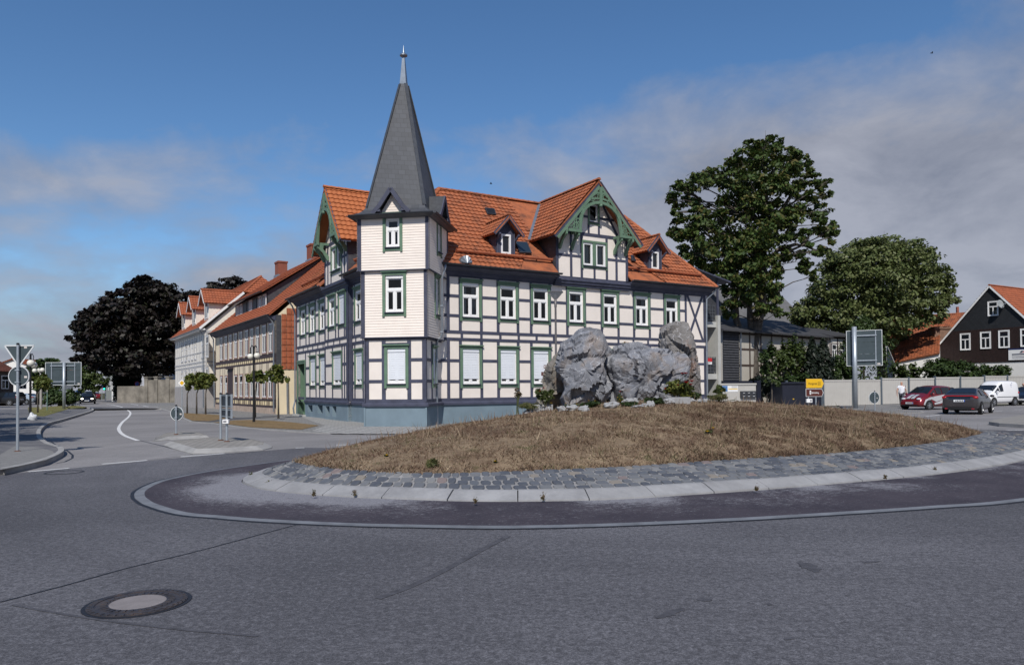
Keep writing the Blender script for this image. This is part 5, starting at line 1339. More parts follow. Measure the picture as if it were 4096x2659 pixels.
simple_house('white_gable_house', 'small white gabled house peeping over the left edge of the blank road sign', ff, 0, 11, 9, pz(760, 560, 120).z, pz(815, 425, 122).z+.4, M('white_render', (.75, .74, .72), .8, .04, 1), tile_plain, [])
# ---------------------------------------------------------------- right of the big house
kb = crop(2600, 500, 900/1264)
a, b = AT(*kb(408, 1140), 57), AT(*kb(978, 1172), 66)
BF = Fr((a.x, a.y), atan2(b.y-a.y, b.x-a.x)); BL = (Vector((b.x, b.y))-Vector((a.x, a.y))).length
bez = a.z; sT = BF.px(*kb(495, 1250))[0]
tims = []
s = sT
while s < BL-.3: tims.append((s-.08, s+.08, 0, bez-.1)); s += 1.55
for z in (bez-.35, bez-1.6, bez-2.9, .8): tims.append((sT, BL, z-.08, z+.08))
barn = simple_house('half_timbered_barn', 'long half-timbered barn with dark boarded end behind the tall maple', BF, 0, BL, 9, bez, bez+1.6, _brickpaint('grey_cream_panel', (.48, .45, .40)), M('dark_sheet_roof', (.05, .05, .055), .7, .15, 2), [(sT+.5+2*1.55, sT+1.2+2*1.55, 2.0, 3.1), (sT+.5+5*1.55, sT+1.2+5*1.55, 2.0, 3.1)], tile=False, tim=(M('brown_barn_timber', (.07, .05, .042), .8, .2, 3), tims), cat='barn', ov=.6)
mb = MB(); z = .9
while z < bez-.2:
    mb.add([BF.P(-.1, .14, z), BF.P(sT, .14, z), BF.P(sT, .06, z+.2), BF.P(-.1, .06, z+.2), BF.P(-.1, .03, z), BF.P(sT, .03, z)], [(0, 1, 2, 3), (4, 5, 1, 0)]); z += .2
mb.build('boarding', M('dark_grey_boards', (.05, .052, .06), .8, .25, 4), barn)
mb = MB(); mb.tube([BF.P(sT+.1, .2, bez-.1), BF.P(sT+.1, .15, .5)], .06, 6); mb.build('downpipe', zinc, barn)
a, b = AT(3020, 1300, 84), AT(3300, 1300, 92); ff = Fr((a.x, a.y), atan2(b.y-a.y, b.x-a.x)); L = hypot(b.x-a.x, b.y-a.y)
simple_house('grey_slate_house', 'tall house with a steep weathered grey slate roof behind the barn', ff, 0, L, 14, 7.4, 14.2, M('dark_slate_wall', (.06, .06, .065), .7, .2, 2), slate_mat('pale_weathered_slate', (.13, .125, .12), .3, .3), [], tile=False)
a, b = AT(2890, 1380, 76), AT(3160, 1380, 80); ff = Fr((a.x, a.y), atan2(b.y-a.y, b.x-a.x))
simple_house('low_red_roof_house', 'low house with dull red roof between barn and slate house', ff, 0, hypot(b.x-a.x, b.y-a.y), 8, 5.2, 8.0, M('brown_wall', (.12, .09, .075)), tile_main, [])
a, b = AT(3318, 1440, 66), AT(3420, 1440, 68); ff = Fr((a.x, a.y), atan2(b.y-a.y, b.x-a.x)); L = hypot(b.x-a.x, b.y-a.y)
simple_house('white_timbered_house', 'white house with brown timbers half hidden behind the dark conifers', ff, 0, L, 8, 6.2, 7.2, _brickpaint('white_panel', (.66, .64, .60)), MAT['dark_sheet_roof'], [(.35, 1.05, 3.9, 5.4), (1.6, 2.3, 3.9, 5.4)], tile=False, tim=(browntim, [(0, L, 3.2, 3.36), (0, L, 2.0, 2.12), (0, L, 5.9, 6.1)]+[(x-.07, x+.07, 0, 6) for x in (.1, 1.2, 2.4, L-.1)]), trim=browntim)
kr = cr
a, b = AT(*kr(795, 670), 98), AT(*kr(1200, 640), 94); ff = Fr((a.x, a.y), atan2(b.y-a.y, b.x-a.x)); L = hypot(b.x-a.x, b.y-a.y)
rh = simple_house('red_tiled_house', 'house with broad weathered red tile roof seen below the linden crown', ff, -1, L+2, 11, a.z-.2, AT(*kr(1000, 480), 101).z, M('white_render', (.75, .74, .72)), tile_main, [])
a, b = AT(*kr(1215, 560), 108), AT(*kr(1420, 560), 108); ff = Fr((a.x, a.y), atan2(b.y-a.y, b.x-a.x)); L = hypot(b.x-a.x, b.y-a.y)
fh = simple_house('far_red_house', 'distant red roofed house with brick chimney left of the dark gable', ff, 0, L+5, 10, AT(*kr(1215, 590), 108).z, AT(*kr(1300, 500), 113).z, M('white_render', (.75, .74, .72)), tile_plain, [])
p = AT(*kr(1392, 505), 112); mb = MB(); mb.box(p.x-.75, p.x+.75, p.y-.5, p.y+.5, p.z-1.2, p.z+1.0); mb.box(p.x-.85, p.x+.85, p.y-.6, p.y+.6, p.z+.75, p.z+.9); mb.box(p.x-.15, p.x+.15, p.y-.15, p.y+.15, p.z+1, p.z+2); mb.build('chimney', brick_red, fh)
# tiled outbuilding with its lean-to roof
P_ = lambda x, y, Y: AT(*kr(x, y), Y)
ob = thing('tiled_outbuilding', 'low outbuilding with orange tile roof against the dark gabled house', 'outbuilding', tuple(G(*kr(1030, 1000))))
e0, e1 = P_(838, 882, 75.0), P_(1232, 800, 72.5); r0, r1 = P_(764, 712, 80), P_(1240, 672, 78)
n_ = (e1-e0).cross(r0-e0); r1z = e0.z-((r1.x-e0.x)*n_.x+(r1.y-e0.y)*n_.y)/n_.z; r1 = Vector((r1.x, r1.y, r1z))
mb = MB(); tile_roof(mb, [e0, e1, r1, r0]); mb.build('roof', tile_main, ob)
mb = MB(); c0_, c1_ = e0+(r0-e0)*.04, e1+(r1-e1)*.04
mb.poly([Vector((c0_.x, c0_.y, -.2)), Vector((c1_.x, c1_.y, -.2)), c1_-Vector((0, 0, .1)), c0_-Vector((0, 0, .1))]); mb.poly([Vector((r0.x, r0.y, -.2)), Vector((c0_.x, c0_.y, -.2)), c0_-Vector((0, 0, .1)), r0-Vector((0, 0, .1))])
mb.poly([Vector((c1_.x, c1_.y, -.2)), Vector((r1.x, r1.y, -.2)), r1-Vector((0, 0, .1)), c1_-Vector((0, 0, .1))]); mb.build('wall', M('white_render', (.75, .74, .72)), ob)
p = P_(1238, 690, 76.5); mb = MB(); mb.box(p.x-.85, p.x+.85, p.y-.5, p.y+.5, p.z-1.0, P_(1238, 568, 76.5).z); mb.box(p.x-.95, p.x+.95, p.y-.6, p.y+.6, P_(1238, 590, 76.5).z, P_(1238, 575, 76.5).z); mb.build('chimney', M('dull_brick', (.20, .12, .085), .9, .3, 4), ob)
# dark gabled house at the right edge
pl = AT(*kr(1175, 795), 76); DH = Fr((pl.x, pl.y), radians(-60)); hw = 5.73; dez = pl.z; daz = DH.px(*kr(1690, 203))[1]
dg = thing('dark_gabled_house', 'dark brown boarded gable house with orange tile roof and white lower wall at right edge', 'house', (pl.x, pl.y, 0), radians(-60))
sl = (daz-dez)/hw; z1 = DH.px(*kr(1600, 885))[1]; z2 = DH.px(*kr(1600, 590))[1]
mb = MB(); mb.poly([DH.P(.3, 0, -.2), DH.P(2*hw-.3, 0, -.2), DH.P(2*hw-.3, 0, z1), DH.P(.3, 0, z1)]); mb.poly([DH.P(.3, -14, -.2), DH.P(.3, 0, -.2), DH.P(.3, 0, dez+.2), DH.P(.3, -14, dez+.2)]); mb.poly([DH.P(2*hw-.3, 0, -.2), DH.P(2*hw-.3, -14, -.2), DH.P(2*hw-.3, -14, dez+.2), DH.P(2*hw-.3, 0, dez+.2)])
mb.build('wall', M('white_render', (.75, .74, .72)), dg)
def gz(s): return dez+sl*(hw-abs(s-hw))-.12
mb = MB(); s = .3; w_ = .14
while s < 2*hw-.3:
    e = min(s+w_-.012, 2*hw-.3); t0, t1 = min(z2, gz(s)), min(z2, gz(e))
    mb.hexa([DH.P(s, .06, z1), DH.P(e, .06, z1), DH.P(e, 0, z1), DH.P(s, 0, z1), DH.P(s, .06, max(t0, z1+.02)), DH.P(e, .06, max(t1, z1+.02)), DH.P(e, 0, max(t1, z1+.02)), DH.P(s, 0, max(t0, z1+.02))]); s += w_
mb.build('boarding', M('dark_red_brown_boards', (.022, .011, .010), .7, .3, 5), dg)
sa = hw-(daz-.12-z2)/sl
mb = MB(); mb.extrude([DH.P(sa, .05, z2), DH.P(2*hw-sa, .05, z2), DH.P(hw, .05, daz-.12)], DH.N*-.05); o = mb.build('gable', slate_mat('black_slate', (.020, .022, .026), .2, .28), dg); uv_plan(o, DH.S, Vector((0, 0, 1)), DH.P(0, 0, 0))
mb = MB(); mb.poly([DH.P(.3, -.01, z1), DH.P(2*hw-.3, -.01, z1), DH.P(2*hw-.3, -.01, dez), DH.P(hw, -.01, daz-.2), DH.P(.3, -.01, dez)]); mb.build('gable_backing', dark_wood, dg)
mb = MB()
for s in (0, 2*hw):
    tile_roof(mb, [DH.P(s, .25, dez), DH.P(s, -14, dez), DH.P(hw, -14, daz), DH.P(hw, .25, daz)])
ridge_tiles(mb, DH.P(hw, .25, daz+.05), DH.P(hw, -14, daz+.05)); mb.build('roof', tile_plain, dg)
mb = MB()
for s in (0, 2*hw): mb.bar(DH.P(s, .24, dez-.06), DH.P(hw, .24, daz-.08), .05, .16, up=(DH.S.x*(1 if s else -1), DH.S.y*(1 if s else -1), .8))
mb.build('bargeboard', white, dg)
for x0, x1, y0, y1 in ((1425, 1506, 770, 632), (1603, 1686, 758, 618), (1764, 1851, 750, 605), (1958, 2050, 738, 590)):
    s0, zb_ = DH.px(*kr(x0, y0)); s1 = DH.px(*kr(x1, y0))[0]; zt_ = DH.px(*kr(x0, y1))[1]; swindow(dg, DH, s0, s1, zb_, zt_, .09, white, 'T', tw=.06)
s0, zb_ = DH.px(*kr(1668, 470)); s1 = DH.px(*kr(1752, 465))[0]; zt_ = DH.px(*kr(1668, 350))[1]; swindow(dg, DH, s0, s1, zb_, zt_, .08, white, 'T', tw=.06)
s0, zc_ = DH.px(*kr(1765, 370), .5); c = DH.P(s0, .55, zc_); Mx = Matrix.Translation(c) @ Vector((.35, -.9, .25)).to_track_quat('Z', 'Y').to_matrix().to_4x4()
sd = thing('satellite_dish', 'pale round satellite dish beside the gable window of the dark house', 'satellite dish', tuple(c))
mb = MB(); mb.smooth = True; mb.lathe((0, 0, 0), [(.01, 0), (.22, .03), (.42, .12), (.43, .13), (.42, .14), (.22, .05), (.01, .02)], 18, M=Mx); mb.build('dish', M('dish_grey', (.28, .30, .31), .6, .05, 3), sd)
mb = MB(); mb.tube([c, c+DH.N*-.5, c+DH.N*-.52-Vector((0, 0, .3))], .03, 6); mb.tube([Mx @ Vector((0, -.4, .1)), Mx @ Vector((0, -.1, .5))], .02, 5); mb.box(*[v for k in range(3) for v in ((Mx @ Vector((0, -.1, .5)))[k]-.05, (Mx @ Vector((0, -.1, .5)))[k]+.05)]); mb.build('bracket', zinc, sd)
s0, zt_ = DH.px(*kr(1846, 762)); zb_ = DH.px(*kr(1846, 862))[1]; s1 = s0+2.4
sg = thing('company_sign', 'white company sign with blue top strip on the dark boarded wall', 'sign', tuple(DH.P(s0, .1, zb_)))
mb = MB(); DH.box(mb, s0, s1, .06, .13, zb_, zt_-.12); mb.build('board', white, sg)
mb = MB(); DH.box(mb, s0, s1, .06, .135, zt_-.118, zt_); mb.build('strip', M('blue_strip', (.02, .035, .12), .5, .1, 3), sg)
mb = MB(); h_ = zt_-zb_
DH.pol(mb, [(s0+.95, zb_+h_*.60), (s0+1.15, zb_+h_*.60), (s0+1.32, zb_+h_*.78), (s0+1.12, zb_+h_*.78)], .13, .137); mb.mi = 1
DH.pol(mb, [(s0+1.19, zb_+h_*.60), (s0+1.27, zb_+h_*.60), (s0+1.45, zb_+h_*.78), (s0+1.36, zb_+h_*.78)], .13, .137)
mb.mi = 0; DH.box(mb, s0+.3, s0+1.7, .13, .136, zb_+h_*.44, zb_+h_*.54); mb.mi = 2
for q, e in ((.32, 1.5), (.22, 1.6), (.12, 1.45)): DH.box(mb, s0+.3, s0+e, .13, .136, zb_+h_*q, zb_+h_*(q+.04))
mb.build('emblem', [M('navy_ink', (.05, .055, .09), .6, .1, 3), M('red_ink', (.45, .03, .04), .6, .1, 3), M('grey_ink', (.25, .25, .27), .6, .1, 3)], sg)
# ---------------------------------------------------------------- fence along the car park
fence_m = M('pale_grey_fence_panel', (.47, .455, .43), .7, .05, 1.5, spec=.3); post_m = M('blue_grey_post', (.11, .135, .16), .55, .1, 4, metal=.3)
fo = gr(205, 1276); F1 = AT(*kr(2200, 1030), 61.5)
FF = Fr((fo.x, fo.y), atan2(F1.y-fo.y, F1.x-fo.x))
fn = thing('panel_fence', 'long pale grey corrugated panel fence behind the parked cars', 'fence', tuple(fo), FF.S.to_2d().angle_signed(Vector((1, 0))))
xs = [205, 466, 718, 960, 1193, 1416, 1630, 1832, 2030, 2220, 2400]; tops = [1032, 1035, 1018, 1020, 1007, 1012, 997, 1000, 988, 990]
S_ = [FF.px(*kr(x, 1200))[0] for x in xs]
T_ = [FF.px(*kr((xs[i]+xs[i+1])/2, tops[i]))[1] for i in range(10)]
for i in range(0, 10, 2): T_[i] = T_[i+1] = (T_[i]+T_[min(i+1, 9)])/2
for i in range(10):
    mb = MB(); a, b = S_[i]+.06, S_[i+1]-.06; s = a; z0 = .1+.02*i
    while s < b-.01:
        e = min(b, s+.17); m = s+.11
        mb.add([FF.P(s, 0, z0), FF.P(min(m, e), 0, z0), FF.P(min(m, e), -.018, z0), FF.P(e, -.018, z0), FF.P(s, 0, T_[i]-.12), FF.P(min(m, e), 0, T_[i]-.12), FF.P(min(m, e), -.018, T_[i]-.12), FF.P(e, -.018, T_[i]-.12)], [(0, 1, 5, 4), (1, 2, 6, 5), (2, 3, 7, 6)]); s += .17
    FF.box(mb, a, b, -.06, -.019, z0, T_[i]-.12); FF.box(mb, a, b, -.05, .03, T_[i]-.12, T_[i]-.07); FF.box(mb, a, b, -.04, .02, T_[i]-.07, T_[i]-.03); FF.box(mb, a, b, -.05, .03, T_[i]-.03, T_[i])
    mb.build('panel', fence_m, fn)
for i in range(11):
    mb = MB(); zt_ = max(T_[max(0, i-1)], T_[min(i, 9)])+.06; FF.box(mb, S_[i]-.07, S_[i]+.07, -.09, .06, 0, zt_); FF.box(mb, S_[i]-.08, S_[i]+.08, -.10, .07, zt_, zt_+.02); mb.build('post', post_m, fn)
# dark gate, dark bin shed, low wall with posters and letter boxes
kx = crop(3050, 1400, 1046/2380)
navy = M('dark_navy_sheet', (.012, .014, .026), .5, .2, 3)
a, b = G(*kx(392, 498)), G(*kx(548, 496)); gf = Fr((fo.x, fo.y), FF.S.to_2d().angle_signed(Vector((1, 0))))
gt = thing('sheet_gate', 'dark navy sheet metal gate behind the yellow direction sign', 'gate', tuple(FF.P(-1.6, 0, 0)))
mb = MB(); FF.box(mb, -3.2, -.1, -.05, 0, .12, 1.9); mb.build('leaf', navy, gt)
mb = MB()
for q in (-3.25, -.12): FF.box(mb, q-.07, q+.05, -.1, .05, 0, 2.0)
mb.build('post', post_m, gt)
p0, p1 = G(*kx(182, 470)), G(*kx(370, 478)); sf = Fr((AT(*kx(182, 400), 50).x, 50), radians(4)); L = AT(*kx(368, 400), 50.3).x-AT(*kx(182, 400), 50).x
bs = thing('bin_shed', 'dark navy box shaped bin shed left of the direction signs', 'shed', tuple(sf.P(L/2, 0, 0)))
zt_ = AT(*kx(270, 292), 50).z
mb = MB(); sf.box(mb, 0, L, -2, 0, 0, zt_-.1); mb.build('body', navy, bs); mb = MB(); sf.box(mb, -.1, L+.1, -2.1, .1, zt_-.1, zt_); mb.build('lid', navy, bs)
mb = MB(); sf.box(mb, L*.47, L*.53, 0, .03, zt_*.36, zt_*.36+.06); mb.build('handle', M('yellow_label', (.7, .45, .03), .5, .1, 3), bs)
kp_ = crop(2780, 1500, 420/2380)
a, b = AT(*kp_(205, 190), 44.5), AT(*kp_(1378, 190), 46.0); WFm = Fr((a.x, a.y), atan2(b.y-a.y, b.x-a.x)); L = hypot(b.x-a.x, b.y-a.y); zt_ = a.z
lw_ = thing('low_panel_wall', 'low pale panelled wall with posters and letter boxes beside the house', 'wall', tuple(WFm.P(L/2, 0, 0)))
mb = MB(); s = 0
while s < L: WFm.box(mb, s, min(L, s+.145), -.1, 0, .1, zt_-.1); s += .16
WFm.box(mb, 0, L, -.12, -.006, 0, zt_-.12); WFm.box(mb, -.02, L+.02, -.14, .05, zt_-.1, zt_); mb.build('panel', fence_m, lw_)
mb = MB(); WFm.box(mb, L+.02, L+.32, -.2, .1, 0, zt_+.18); WFm.box(mb, L*.42, L+.02, -.9, -.3, zt_-.05, zt_+.16); mb.build('post', navy, lw_)
def wpx(x, y): return WFm.px(*kp_(x, y), .02)
(s0, z1), (s1, z0) = wpx(1022, 362), wpx(1360, 508)
lb = thing('letter_boxes', 'dark grey bank of six letter boxes on the low pale wall', 'letter boxes', tuple(WFm.P((s0+s1)/2, .02, z0)))
mb = MB(); WFm.box(mb, s0, s1, .005, .14, z0, z1); mb.build('case', M('anthracite', (.04, .042, .05), .45, .1, 3), lb)
for i in range(3):
    for j in range(2):
        a_, b_ = s0+(s1-s0)*i/3, z0+(z1-z0)*j/2; mb = MB(); WFm.box(mb, a_+.03, a_+(s1-s0)/3-.03, .14, .152, b_+.03, b_+(z1-z0)/2-.03); fl = mb.build('flap', M('anthracite_flap', (.055, .058, .066), .4, .1, 3), lb)
        mb = MB(); WFm.box(mb, a_+(s1-s0)*.11, a_+(s1-s0)*.22, .152, .156, b_+(z1-z0)*.2, b_+(z1-z0)*.25); mb.build('name_plate', white, fl)
for nm, x0, x1, lbl, kind in (('poster', 302, 500, 'left poster with red brown picture above yellow stripe on the low wall', 0), ('poster', 610, 975, 'right poster with blue picture and yellow line of text on the low wall', 1)):
    (s0, z1), (s1, z0) = wpx(x0, 235), wpx(x1, 378); mb = MB(); WFm.box(mb, s0, s1, .004, .016, z0, z1); mb.mi = 1
    h_ = z1-z0
    if kind == 0: WFm.pol(mb, [(s0+.01, z1-h_*.4), (s0+(s1-s0)*.4, z1-h_*.48), (s1-.01, z1-h_*.2), (s1-.01, z1-.01), (s0+.01, z1-.01)], .016, .018); mb.mi = 2; WFm.box(mb, s0+.03, s1-.1, .016, .018, z0+h_*.28, z0+h_*.36)
    else: WFm.box(mb, s0+.01, s0+(s1-s0)*.35, .016, .018, z0+.03, z1-.02); mb.mi = 2; WFm.box(mb, s0+(s1-s0)*.40, s1-.03, .016, .018, z0+h_*.38, z0+h_*.52); mb.mi = 3; [WFm.box(mb, s0+(s1-s0)*.6, s1-.05, .016, .018, z0+h_*q, z0+h_*(q+.03)) for q in (.6, .7, .8, .9)]
    o = mb.build(nm, [white, M('poster_red', (.22, .05, .05), .6, .3, 6) if kind == 0 else M('poster_blue', (.08, .2, .45), .6, .3, 6), M('poster_yellow', (.75, .5, .08), .6, .1, 3), M('grey_ink', (.25, .25, .27))]); recentre(o); _tag(o, lbl, 'poster')
# ================================================================== SIGNS, LAMPS, STREET FURNITURE
rim_m = M('white_sign_rim', (.62, .64, .65), .5, .05, 3); sticker_m = M('pale_sticker', (.6, .55, .52), .6, .2, 9); rust_m = M('rusty_foot', (.10, .05, .035), .9, .3, 8)
globe_m = M('opal_globe', (.74, .72, .64), .3, .05, 3, spec=.5)
def disc_sign(mb, fr, s, z, r, n0, n1, seg=28):
    fr.pol(mb, [(s+r*cos(2*pi*i/seg), z+r*sin(2*pi*i/seg)) for i in range(seg)], n0, n1)
def pole(par, p, z0, z1, r, mat=steel, foot=True, name='pole'):
    mb = MB(); mb.smooth = False; mb.tube([(p[0], p[1], z0-.1), (p[0], p[1], z1)], r, 12)
    o = mb.build(name, mat, par); mb = MB(); mb.lathe((p[0], p[1], z1), [(r*1.1, -.02), (r*1.1, .02), (r*.6, .03)], 10); mb.build('cap', black, o)
    if foot: mb = MB(); mb.lathe((p[0], p[1], z0), [(r*2.6, -.01), (r*2.4, .012), (r*1.2, .03)], 10); mb.build('foot', rust_m, o)
    return o
def round_sign(name, label, base, Y, cx, cy, r, ang, zb, ztop=None, group=None, stk=(.55, -.1), front=None):
    p = Vector((AT(base[0], base[1], Y).x, Y)); t = thing(name, label, 'road sign', (p.x, p.y, zb), ang, group); fr = Fr(p, ang); c = AT(cx, cy, Y)
    pole(t, p, zb, (ztop or c.z+r+.04), .032)
    mb = MB(); disc_sign(mb, fr, 0, c.z, r-.012, -.06, -.05); sp_ = mb.build('sign_plate', signback, t)
    mb = MB(); n = 28
    for i in range(n):
        a, b = 2*pi*i/n, 2*pi*(i+1)/n; ro, ri = r, r-.016
        fr.pol(mb, [(ri*cos(a), c.z+ri*sin(a)), (ro*cos(a), c.z+ro*sin(a)), (ro*cos(b), c.z+ro*sin(b)), (ri*cos(b), c.z+ri*sin(b))], -.07, -.035)
    mb.build('rim', rim_m, sp_)
    mb = MB(); fr.box(mb, r*stk[0]-.03, r*stk[0]+.04, -.05, -.047, c.z+r*stk[1]-.02, c.z+r*stk[1]+.03); mb.build('sticker', sticker_m, sp_)
    mb = MB()
    for q in (-.6, .6): fr.box(mb, -.05, .05, -.05, .045, c.z+q*r-.015, c.z+q*r+.015)
    mb.build('clamp', steel, t); return t, fr, c
c8 = crop(660, 1600, 300/2318)
# left: give-way triangle over a round sign, both seen from behind
b = G(70, 1805, .12); Y = b.y; t, fr, c = round_sign('road_sign', 'tall sign post with back of a triangle above a round sign at the left corner', (70, 1805), Y, *kA(320, 680), 178*.2265*Y/FPX, radians(4), .12, AT(70, 1376, Y).z, stk=(.62, -.1))
mb = MB(); pts = [((kA(x, y)[0]-kA(318, 0)[0])*Y/FPX, AT(*kA(318, y), Y).z) for x, y in ((318, 512), (574, 140), (76, 140))]
fr.pol(mb, pts, -.06, -.05); tp = mb.build('triangle_plate', signback, t); mb = MB()
for i in range(3):
    p0, p1 = pts[i], pts[(i+1) % 3]; mb.bar(fr.P(p0[0], -.05, p0[1]), fr.P(p1[0], -.05, p1[1]), .03, .02, up=fr.N)
mb.build('rim', rim_m, tp); mb = MB(); fr.box(mb, .12, .19, -.05, -.047, pts[1][1]-.07, pts[1][1]-.02); mb.build('sticker', sticker_m, tp)
b = G(*c8(360, 1060), .11); round_sign('road_sign', 'back of a round road sign on the small island left of the twin posts', c8(345, 1060), b.y, *c8(328, 415), 212*.1294*b.y/FPX, radians(-6), .11)
b = G(3499, 1648, 0); round_sign('road_sign', 'back of a small round road sign in front of the pale fence', (3500, 1648), b.y, *cr(663, 1192), .35, radians(12), 0)
# twin post sign on the splitter island
a, b = G(*c8(1722, 1240), .12), G(*c8(1912, 1278), .12)
t = thing('twin_post_sign', 'two tall grey posts carrying backs of two stacked rectangular signs on the island', 'road sign', tuple((a+b)/2), 0); fr = Fr(a, atan2(b.y-a.y, b.x-a.x)); L = hypot(b.x-a.x, b.y-a.y)
zt = AT(*k2(420, 1072), a.y).z
for p in (a, b): pole(t, p, .12, zt, .035)
for y0, y1, nm in ((1075, 1166, 'sign_plate'), (1172, 1236, 'sign_plate')):
    z1_, z0_ = AT(*k2(420, y0), a.y).z, AT(*k2(420, y1), a.y).z; mb = MB(); fr.box(mb, -.22, L+.25, -.08, -.05, z0_, z1_); W = mb.build(nm, M('dark_sign_back', (.028, .036, .05), .5, .1, 3), t)
    mb = MB()
    for q in (z0_+.03, z1_-.05): fr.box(mb, -.22, L+.25, -.05, -.03, q, q+.025)
    fr.box(mb, -.235, -.22, -.09, -.035, z0_, z1_); fr.box(mb, L+.25, L+.268, -.09, -.035, z0_, z1_); mb.build('rim', steel, W)
z1_, z0_ = AT(*c8(1910, 590), b.y).z, AT(*c8(1910, 715), b.y).z
mb = MB(); mb.box(b.x-.085, b.x+.085, b.y-.11, b.y-.02, z0_, z1_); W = mb.build('control_box', white, t); mb = MB(); mb.box(b.x-.06, b.x+.03, b.y-.115, b.y-.111, z0_+.03, z1_-.03); mb.build('notice', M('grey_ink', (.25, .25, .27)), W)
# large blank-backed direction boards
def big_board(label, px, py, Y, x0, x1, y0, y1, ang, rp, ptop, zb):
    p = AT(px, py, Y); t = thing('direction_board', label, 'road sign', (p.x, p.y, zb), ang, 'large direction boards seen from behind'); fr = Fr((p.x, p.y), ang)
    mb = MB(); mb.smooth = True; mb.tube([(p.x, p.y, zb-.1), (p.x, p.y, AT(px, ptop, Y).z)], rp, 14); mb.build('pole', steel, t)
    n = -rp-.06
    s0, zt = fr.px(x0, y0, n); s1 = fr.px(x1, y0, n)[0]; z0 = AT(px, y1, Y).z; zt = AT(px, y0, Y).z; nb = 3
    for i in range(nb):
        mb = MB(); fr.box(mb, s0, s1, n-.04, n, z0+(zt-z0)*i/nb+.006, z0+(zt-z0)*(i+1)/nb-.006); mb.build('board', signback, t)
    mb = MB()
    for s in (s0+(s1-s0)*.17, s0+(s1-s0)*.83): fr.box(mb, s-.03, s+.03, n, n+.04, z0, zt)
    for q in (z0+(zt-z0)*.14, z0+(zt-z0)*.86): fr.box(mb, s0+(s1-s0)*.14, s1-(s1-s0)*.14, n+.04, n+.08, q-.04, q+.04)
    mb.build('bracket', steel, t); mb = MB(); e = .035
    fr.box(mb, s0-e, s1+e, n-.05, n+.01, zt, zt+e); fr.box(mb, s0-e, s1+e, n-.05, n+.01, z0-e, z0); fr.box(mb, s0-e, s0, n-.05, n+.01, z0, zt); fr.box(mb, s1, s1+e, n-.05, n+.01, z0, zt); mb.build('rim', rim_m, t)
    mb = MB(); fr.box(mb, s1-.28, s1-.1, n+.001, n+.006, z0+.05, z0+.14); mb.build('sticker', sticker_m, t)
big_board('large blank backed direction board on a single post on the left verge', *kA(1130, 1250), 62, kA(808, 0)[0], kA(1430, 0)[0], kA(0, 440)[1], kA(0, 832)[1], radians(2), .12, kA(0, 436)[1], .12)
big_board('large angled direction board seen from behind on a stout post right of the mound', *cr(490, 1285), 47.8, cr(412, 0)[0], cr(720, 0)[0], cr(0, 603)[1], cr(0, 908)[1], radians(-28), .15, cr(0, 567)[1], .1)
# globe lamps
def globe_lamp(label, px, pyb, ptop, globes, Y, zb, r, pr, arch=True):
    p = AT(px, pyb, Y); t = thing('globe_lamp', label, 'street lamp', (p.x, p.y, zb), 0, 'globe street lamps'); zt = AT(px, ptop, Y).z
    mb = MB(); mb.tube([(p.x, p.y, zb-.1), (p.x, p.y, zb+1), (p.x, p.y, zt)], [pr*1.25, pr, pr*.85], 10); mb.build('pole', iron, t)
    for gx, gy, dy in globes:
        c = AT(gx, gy, Y+dy); mb = MB(); mb.smooth = True; mb.ball(c, r, 12); g = mb.build('globe', globe_m, t)
        mb = MB(); mid = Vector(((p.x+c.x)/2, (p.y+c.y)/2, zt-.02+.06)); mb.tube([(p.x, p.y, zt-.35), (p.x*.7+c.x*.3, p.y*.7+c.y*.3, zt-.02), mid, Vector((c.x, c.y, zt-.10)), c+Vector((0, 0, r*.9))], .022, 6); mb.lathe(c+Vector((0, 0, r)), [(r*.45, -.05), (r*.4, .02), (.02, .05)], 10); mb.build('arm', iron, t)
globe_lamp('black twin globe lamp post in front of the yellow half-timbered house', *k2(628, 1255), k2(0, 745)[1], [(*k2(604, 816), 0), (*k2(649, 810), 0)], 35.8, .04, .145, .055)
globe_lamp('nearest black globe lamp on the left verge beside the round sign', *kA(535, 1360), kA(0, 290)[1], [(*kA(545, 450), -.2), (*kA(592, 485), .6)], 47.4, .12, .23, .07)
globe_lamp('smaller distant globe lamp peeping over the clipped tree on the left', *kA(725, 1170), kA(0, 530)[1], [(*kA(612, 583), 0), (*kA(695, 577), .4), (*kA(748, 570), 0)], 76, .12, .23, .06)
# modern bowl lamp between mound and house
p = AT(*k4(808, 1000), 31.5); t = thing('bowl_lamp', 'slim grey lamp post with flat bowl head standing between boulders and house', 'street lamp', (p.x, p.y, .1)); zt = AT(*k4(808, 806), 31.5).z; zf = AT(*k4(808, 848), 31.5).z
mb = MB(); mb.smooth = True; mb.tube([(p.x, p.y, 0), (p.x, p.y, 1.2), (p.x, p.y, 1.25), (p.x, p.y, zf-.35), (p.x, p.y, zf-.3), (p.x, p.y, zf)], [.075, .075, .055, .045, .06, .06], 10); mb.build('pole', M('lamp_grey', (.16, .15, .155), .5, .1, 3, metal=.3), t)
mb = MB(); mb.lathe((p.x, p.y, zt), [(.30, -.0), (.335, .0), (.34, .035), (.1, .08), (.005, .09)], 20); mb.build('lid', M('lamp_lid', (.13, .13, .135), .45, .1, 3), t)
mb = MB(); mb.lathe((p.x, p.y, zt), [(.07, -.28), (.20, -.14), (.31, -.005)], 16); mb.build('bowl', M('frosted_bowl', (.45, .46, .46), .3, .05, 3, spec=.5), t)
